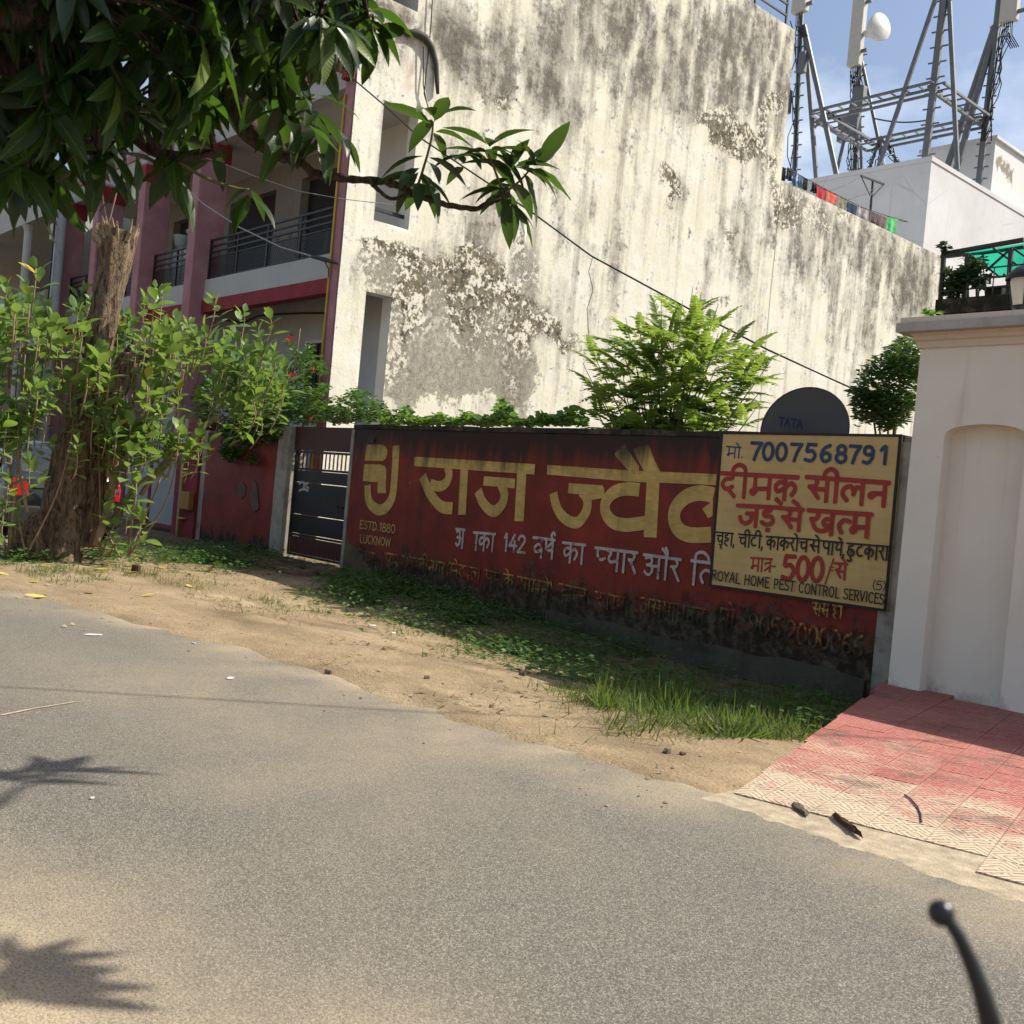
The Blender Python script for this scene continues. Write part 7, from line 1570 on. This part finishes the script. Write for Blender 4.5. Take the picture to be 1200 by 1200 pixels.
# ------------------------------------------------------------------ litter and small things on the ground
M['paper'] = simple('white_paper', (.62,.62,.60), .8, .1, var=.12); M['bark'] = simple('broken_board', (.085,.045,.028), .9, .15, var=.4, scale=20, bump=.4); M['grystone'] = simple('grey_chip', (.12,.11,.085), .95, .1, var=.4, scale=30, bump=.5)
def scrap(px, py, L_, w_, name, mat, label, cat, h_=.02, z=0.0, rot=None, group=None):
    c_ = PZ(px, py, z); a = rot if rot is not None else rnd.uniform(0, 3.1); mb = MB(); n_ = 7; up_, dn = [], []
    ex_, ey_ = Vector((math.cos(a), math.sin(a), 0)), Vector((-math.sin(a), math.cos(a), 0)); ring = []
    for i in range(n_*2):
        t = 2*math.pi*i/(n_*2); r1 = 1 + rnd.uniform(-.22, .22); ring.append(c_ + ex_*(L_/2*math.cos(t)*r1) + ey_*(w_/2*math.sin(t)*r1))
    bot = [p + Vector((0,0,.003)) for p in ring]; topp = [p*0.82 + c_*.18 + Vector((0, 0, h_*(.6+rnd.random()*.6))) for p in ring]
    m_ = len(ring); mb.add(bot + topp + [c_ + Vector((0, 0, h_))], [(i, (i+1) % m_, (i+1) % m_+m_, i+m_) for i in range(m_)] + [(i+m_, (i+1) % m_+m_, 2*m_) for i in range(m_)])
    return mb.build(name, mat, None, label=label, category=cat, group=group)
scrap(937, 948, .19, .045, 'wood_chip', M['grystone'], 'dark grey broken chip lying on the road edge of the tiles', 'debris', .014, .01, rot=math.radians(-38))
scrap(993, 969, .26, .028, 'wood_chip', M['bark'], 'long reddish brown splinter on the road edge of the tiles', 'debris', .02, .01, rot=math.radians(-36))
mb = MB(); mb.tube([PZ(x, y, .018) for x, y in ((1060, 931), (1068, 937), (1075, 945), (1079, 954), (1080, 963))], .004, 5); mb.build('bent_wire', simple('purple_wire', (.08,.03,.08), .5), None, smooth=True, label='short bent purple wire lying on the worn tiles', category='wire')
for px, py, l_, w_, lb in ((110, 744, .22, .09, 'torn white paper scrap on the asphalt edge at left'), (270, 795, .10, .06, 'small white paper scrap near the road edge in the middle'), (151, 700, .12, .07, 'pale scrap on the dirt below the yellow leaves'), (227, 754, .09, .03, 'thin white scrap on the sandy road edge'), (437, 733, .11, .08, 'white scrap at the weeds before the maroon wall'), (461, 742, .12, .07, 'crumpled white scrap where the wall shade begins'), (735, 882, .05, .03, 'tiny white scrap on the dirt near the lit grass'), (108, 888+48, .03, .02, 'tiny white fleck on the asphalt at left')):
    scrap(px, py, l_*.6, w_*.6, 'paper_scrap', M['paper'], lb, 'litter', .006, 0.002)
scrap(478, 785, .1, .05, 'red_wrapper', simple('red_wrapper', (.5,.06,.06), .5), 'small red wrapper on the sandy verge', 'litter', .01, 0.0)
for k, (px, py, sz, lb) in enumerate(((160, 670, .13, 'dark broken brick beside the fallen yellow leaves'), (612, 792, .06, 'small stone on the sandy verge by the shade edge'), (500, 797, .05, 'small brown stone in the middle of the sandy verge'), (385, 850-60, .05, 'brown stone on the sandy verge left of the middle'), (781, 886, .06, 'dark stone on the dirt near the lit grass'), (800, 888, .05, 'brown clod on the dirt next to the lit grass'), (985, 921, .02, 'tiny orange pebble on the tiles'))):
    scrap(px, py, sz, sz*.7, 'stone', M['bark'] if k in (0, 5) else M['grystone'], lb, 'stone', sz*.55, .0)
# fallen yellow leaves under the shrub
s = N('fallen_yellow_leaf', .6, .3); s.leafy(s.mix(s.rand(), (.50,.38,.04), (.60,.52,.16)), (.6,.45,.05), .25); M['fallen'] = s.m
mb = MB(); o_ = [(-.5,0),(-.35,.16),(0,.24),(.35,.17),(.55,0),(.35,-.17),(0,-.24),(-.35,-.16)]
mb.add([(x, y, .10*x*x+.12*abs(y)) for x, y in o_] + [(0, 0, 0)], [(i, (i+1) % 8, 8) for i in range(8)]); fl_me = tomesh(mb, 'fallen_leaf', M['fallen'])
leafspots = [(127,653),(121,658),(134,660),(152,661),(120,671),(153,671),(52,665),(40,684),(41,700),(105,697),(118,667),(160,652),(190,663),(222,672),(222,685),(70,650),(3,675),(98,660),(209,652),(243,665),(173,700)]
fall_ = []
for k, (px, py) in enumerate(leafspots):
    o = bpy.data.objects.new('fallen_leaf', fl_me); C.objects.link(o); p = PZ(px, py, 0.0); p.z = (terr(p.x, p.y) if p.y > road_edge(p.x) else 0.0)+.012; o.location = p; sc = rnd.uniform(.11, .18); o.scale = (sc, sc, sc); o.rotation_euler = (rnd.uniform(-.3,.3), rnd.uniform(-.3,.3), rnd.uniform(0, 6))
    o['px'] = px; o['py'] = py; fall_.append(o); o['category'] = 'leaf'; o['group'] = 'fallen yellow leaves below the cut trunk'
ords = ['first', 'second', 'third', 'fourth', 'fifth', 'sixth', 'seventh', 'eighth', 'ninth', 'tenth', 'eleventh']
for lo, hi, txt in ((0, 660.5, 'fallen yellow leaf in the row nearest the cut trunk and shrub'), (660.5, 674, 'fallen yellow leaf in the middle row on the thin grass'), (674, 999, 'fallen yellow leaf on the bare sand towards the road')):
    row = sorted([o for o in fall_ if lo < o.get('py', -1) <= hi], key=lambda o: o['px'])
    for i, o in enumerate(row): o['label'] = '%s, %s from the left' % (txt, ords[i]); del o['px'], o['py']
# brick paving by the street gate
M['brick'] = (lambda s: (s.col(s.mix(s.rand(), (.10,.06,.045), (.22,.14,.10))), s.bump(s.noise(40, 5, .6), .5, .004), s.m)[-1])(N('worn_brick', .95, .1))
bm_ = MB(); bm_.box(-.11, -.055, -.03, .11, .055, .03); bk_me = tomesh(bm_, 'brick', M['brick'])
bp = bpy.data.objects.new('gate_paving', None); C.objects.link(bp); bp['kind'] = 'structure'; bp.location = (-12.3, 7.4, 0)
for j in range(9):
    for i in range(12):
        x = -14.1 + i*.235 + (.117 if j % 2 else 0) + .0*j; y = 7.95 - j*.122
        if rnd.random() < .12 or x > -11.5 - j*.05: continue
        piece('brick', bk_me, bp, Matrix.Translation((x, y, terr(x, y) + .02 + rnd.uniform(-.012, .018))) @ Matrix.Rotation(rnd.uniform(-.08, .08), 4, 'Z') @ Matrix.Rotation(rnd.uniform(-.08, .08), 4, 'X'))

# scattered pebbles and twigs on the verge
M['peb'] = leafmat('pebble', (.16, .12, .08), (.38, .32, .24), (.1, .1, .1), .0, .9, .15, isl=True)
pv = np.array([(1,0,0),(0,1,0),(-1,0,0),(0,-1,0),(.2,.1,.8),(.5,.5,.4)]); OT = (np.array([(1,0,.1),(0,.8,.1),(-.9,0,.1),(0,-.9,.1),(.1,.1,.65),(0,0,-.3)], float), np.array([(0,1,4,4),(1,2,4,4),(2,3,4,4),(3,0,4,4)])[:, :3])
pp_ = []
while len(pp_) < 700:
    x, y = rnd.uniform(-13, -2.7), rnd.uniform(2.6, 7.2); e = road_edge(x)
    if y < e - .7 or x > pav_left(y) - .05 or rnd.random() > math.exp(-abs(y - e - .1)/.8): continue
    pp_.append((x, y, (0.002 if y < e - .15 else terr(x, y) + .002)))
pp_ = np.array(pp_); n = len(pp_); a = rng.uniform(0, 6.283, n)
stamp('gravel', OT, pp_, np.stack([np.cos(a), np.sin(a), np.zeros(n)], 1), .003 + rng.exponential(.0045, n), M['peb'], None, kind='stuff', smooth=False, label='loose pebbles and crumbs along the edge of the asphalt')
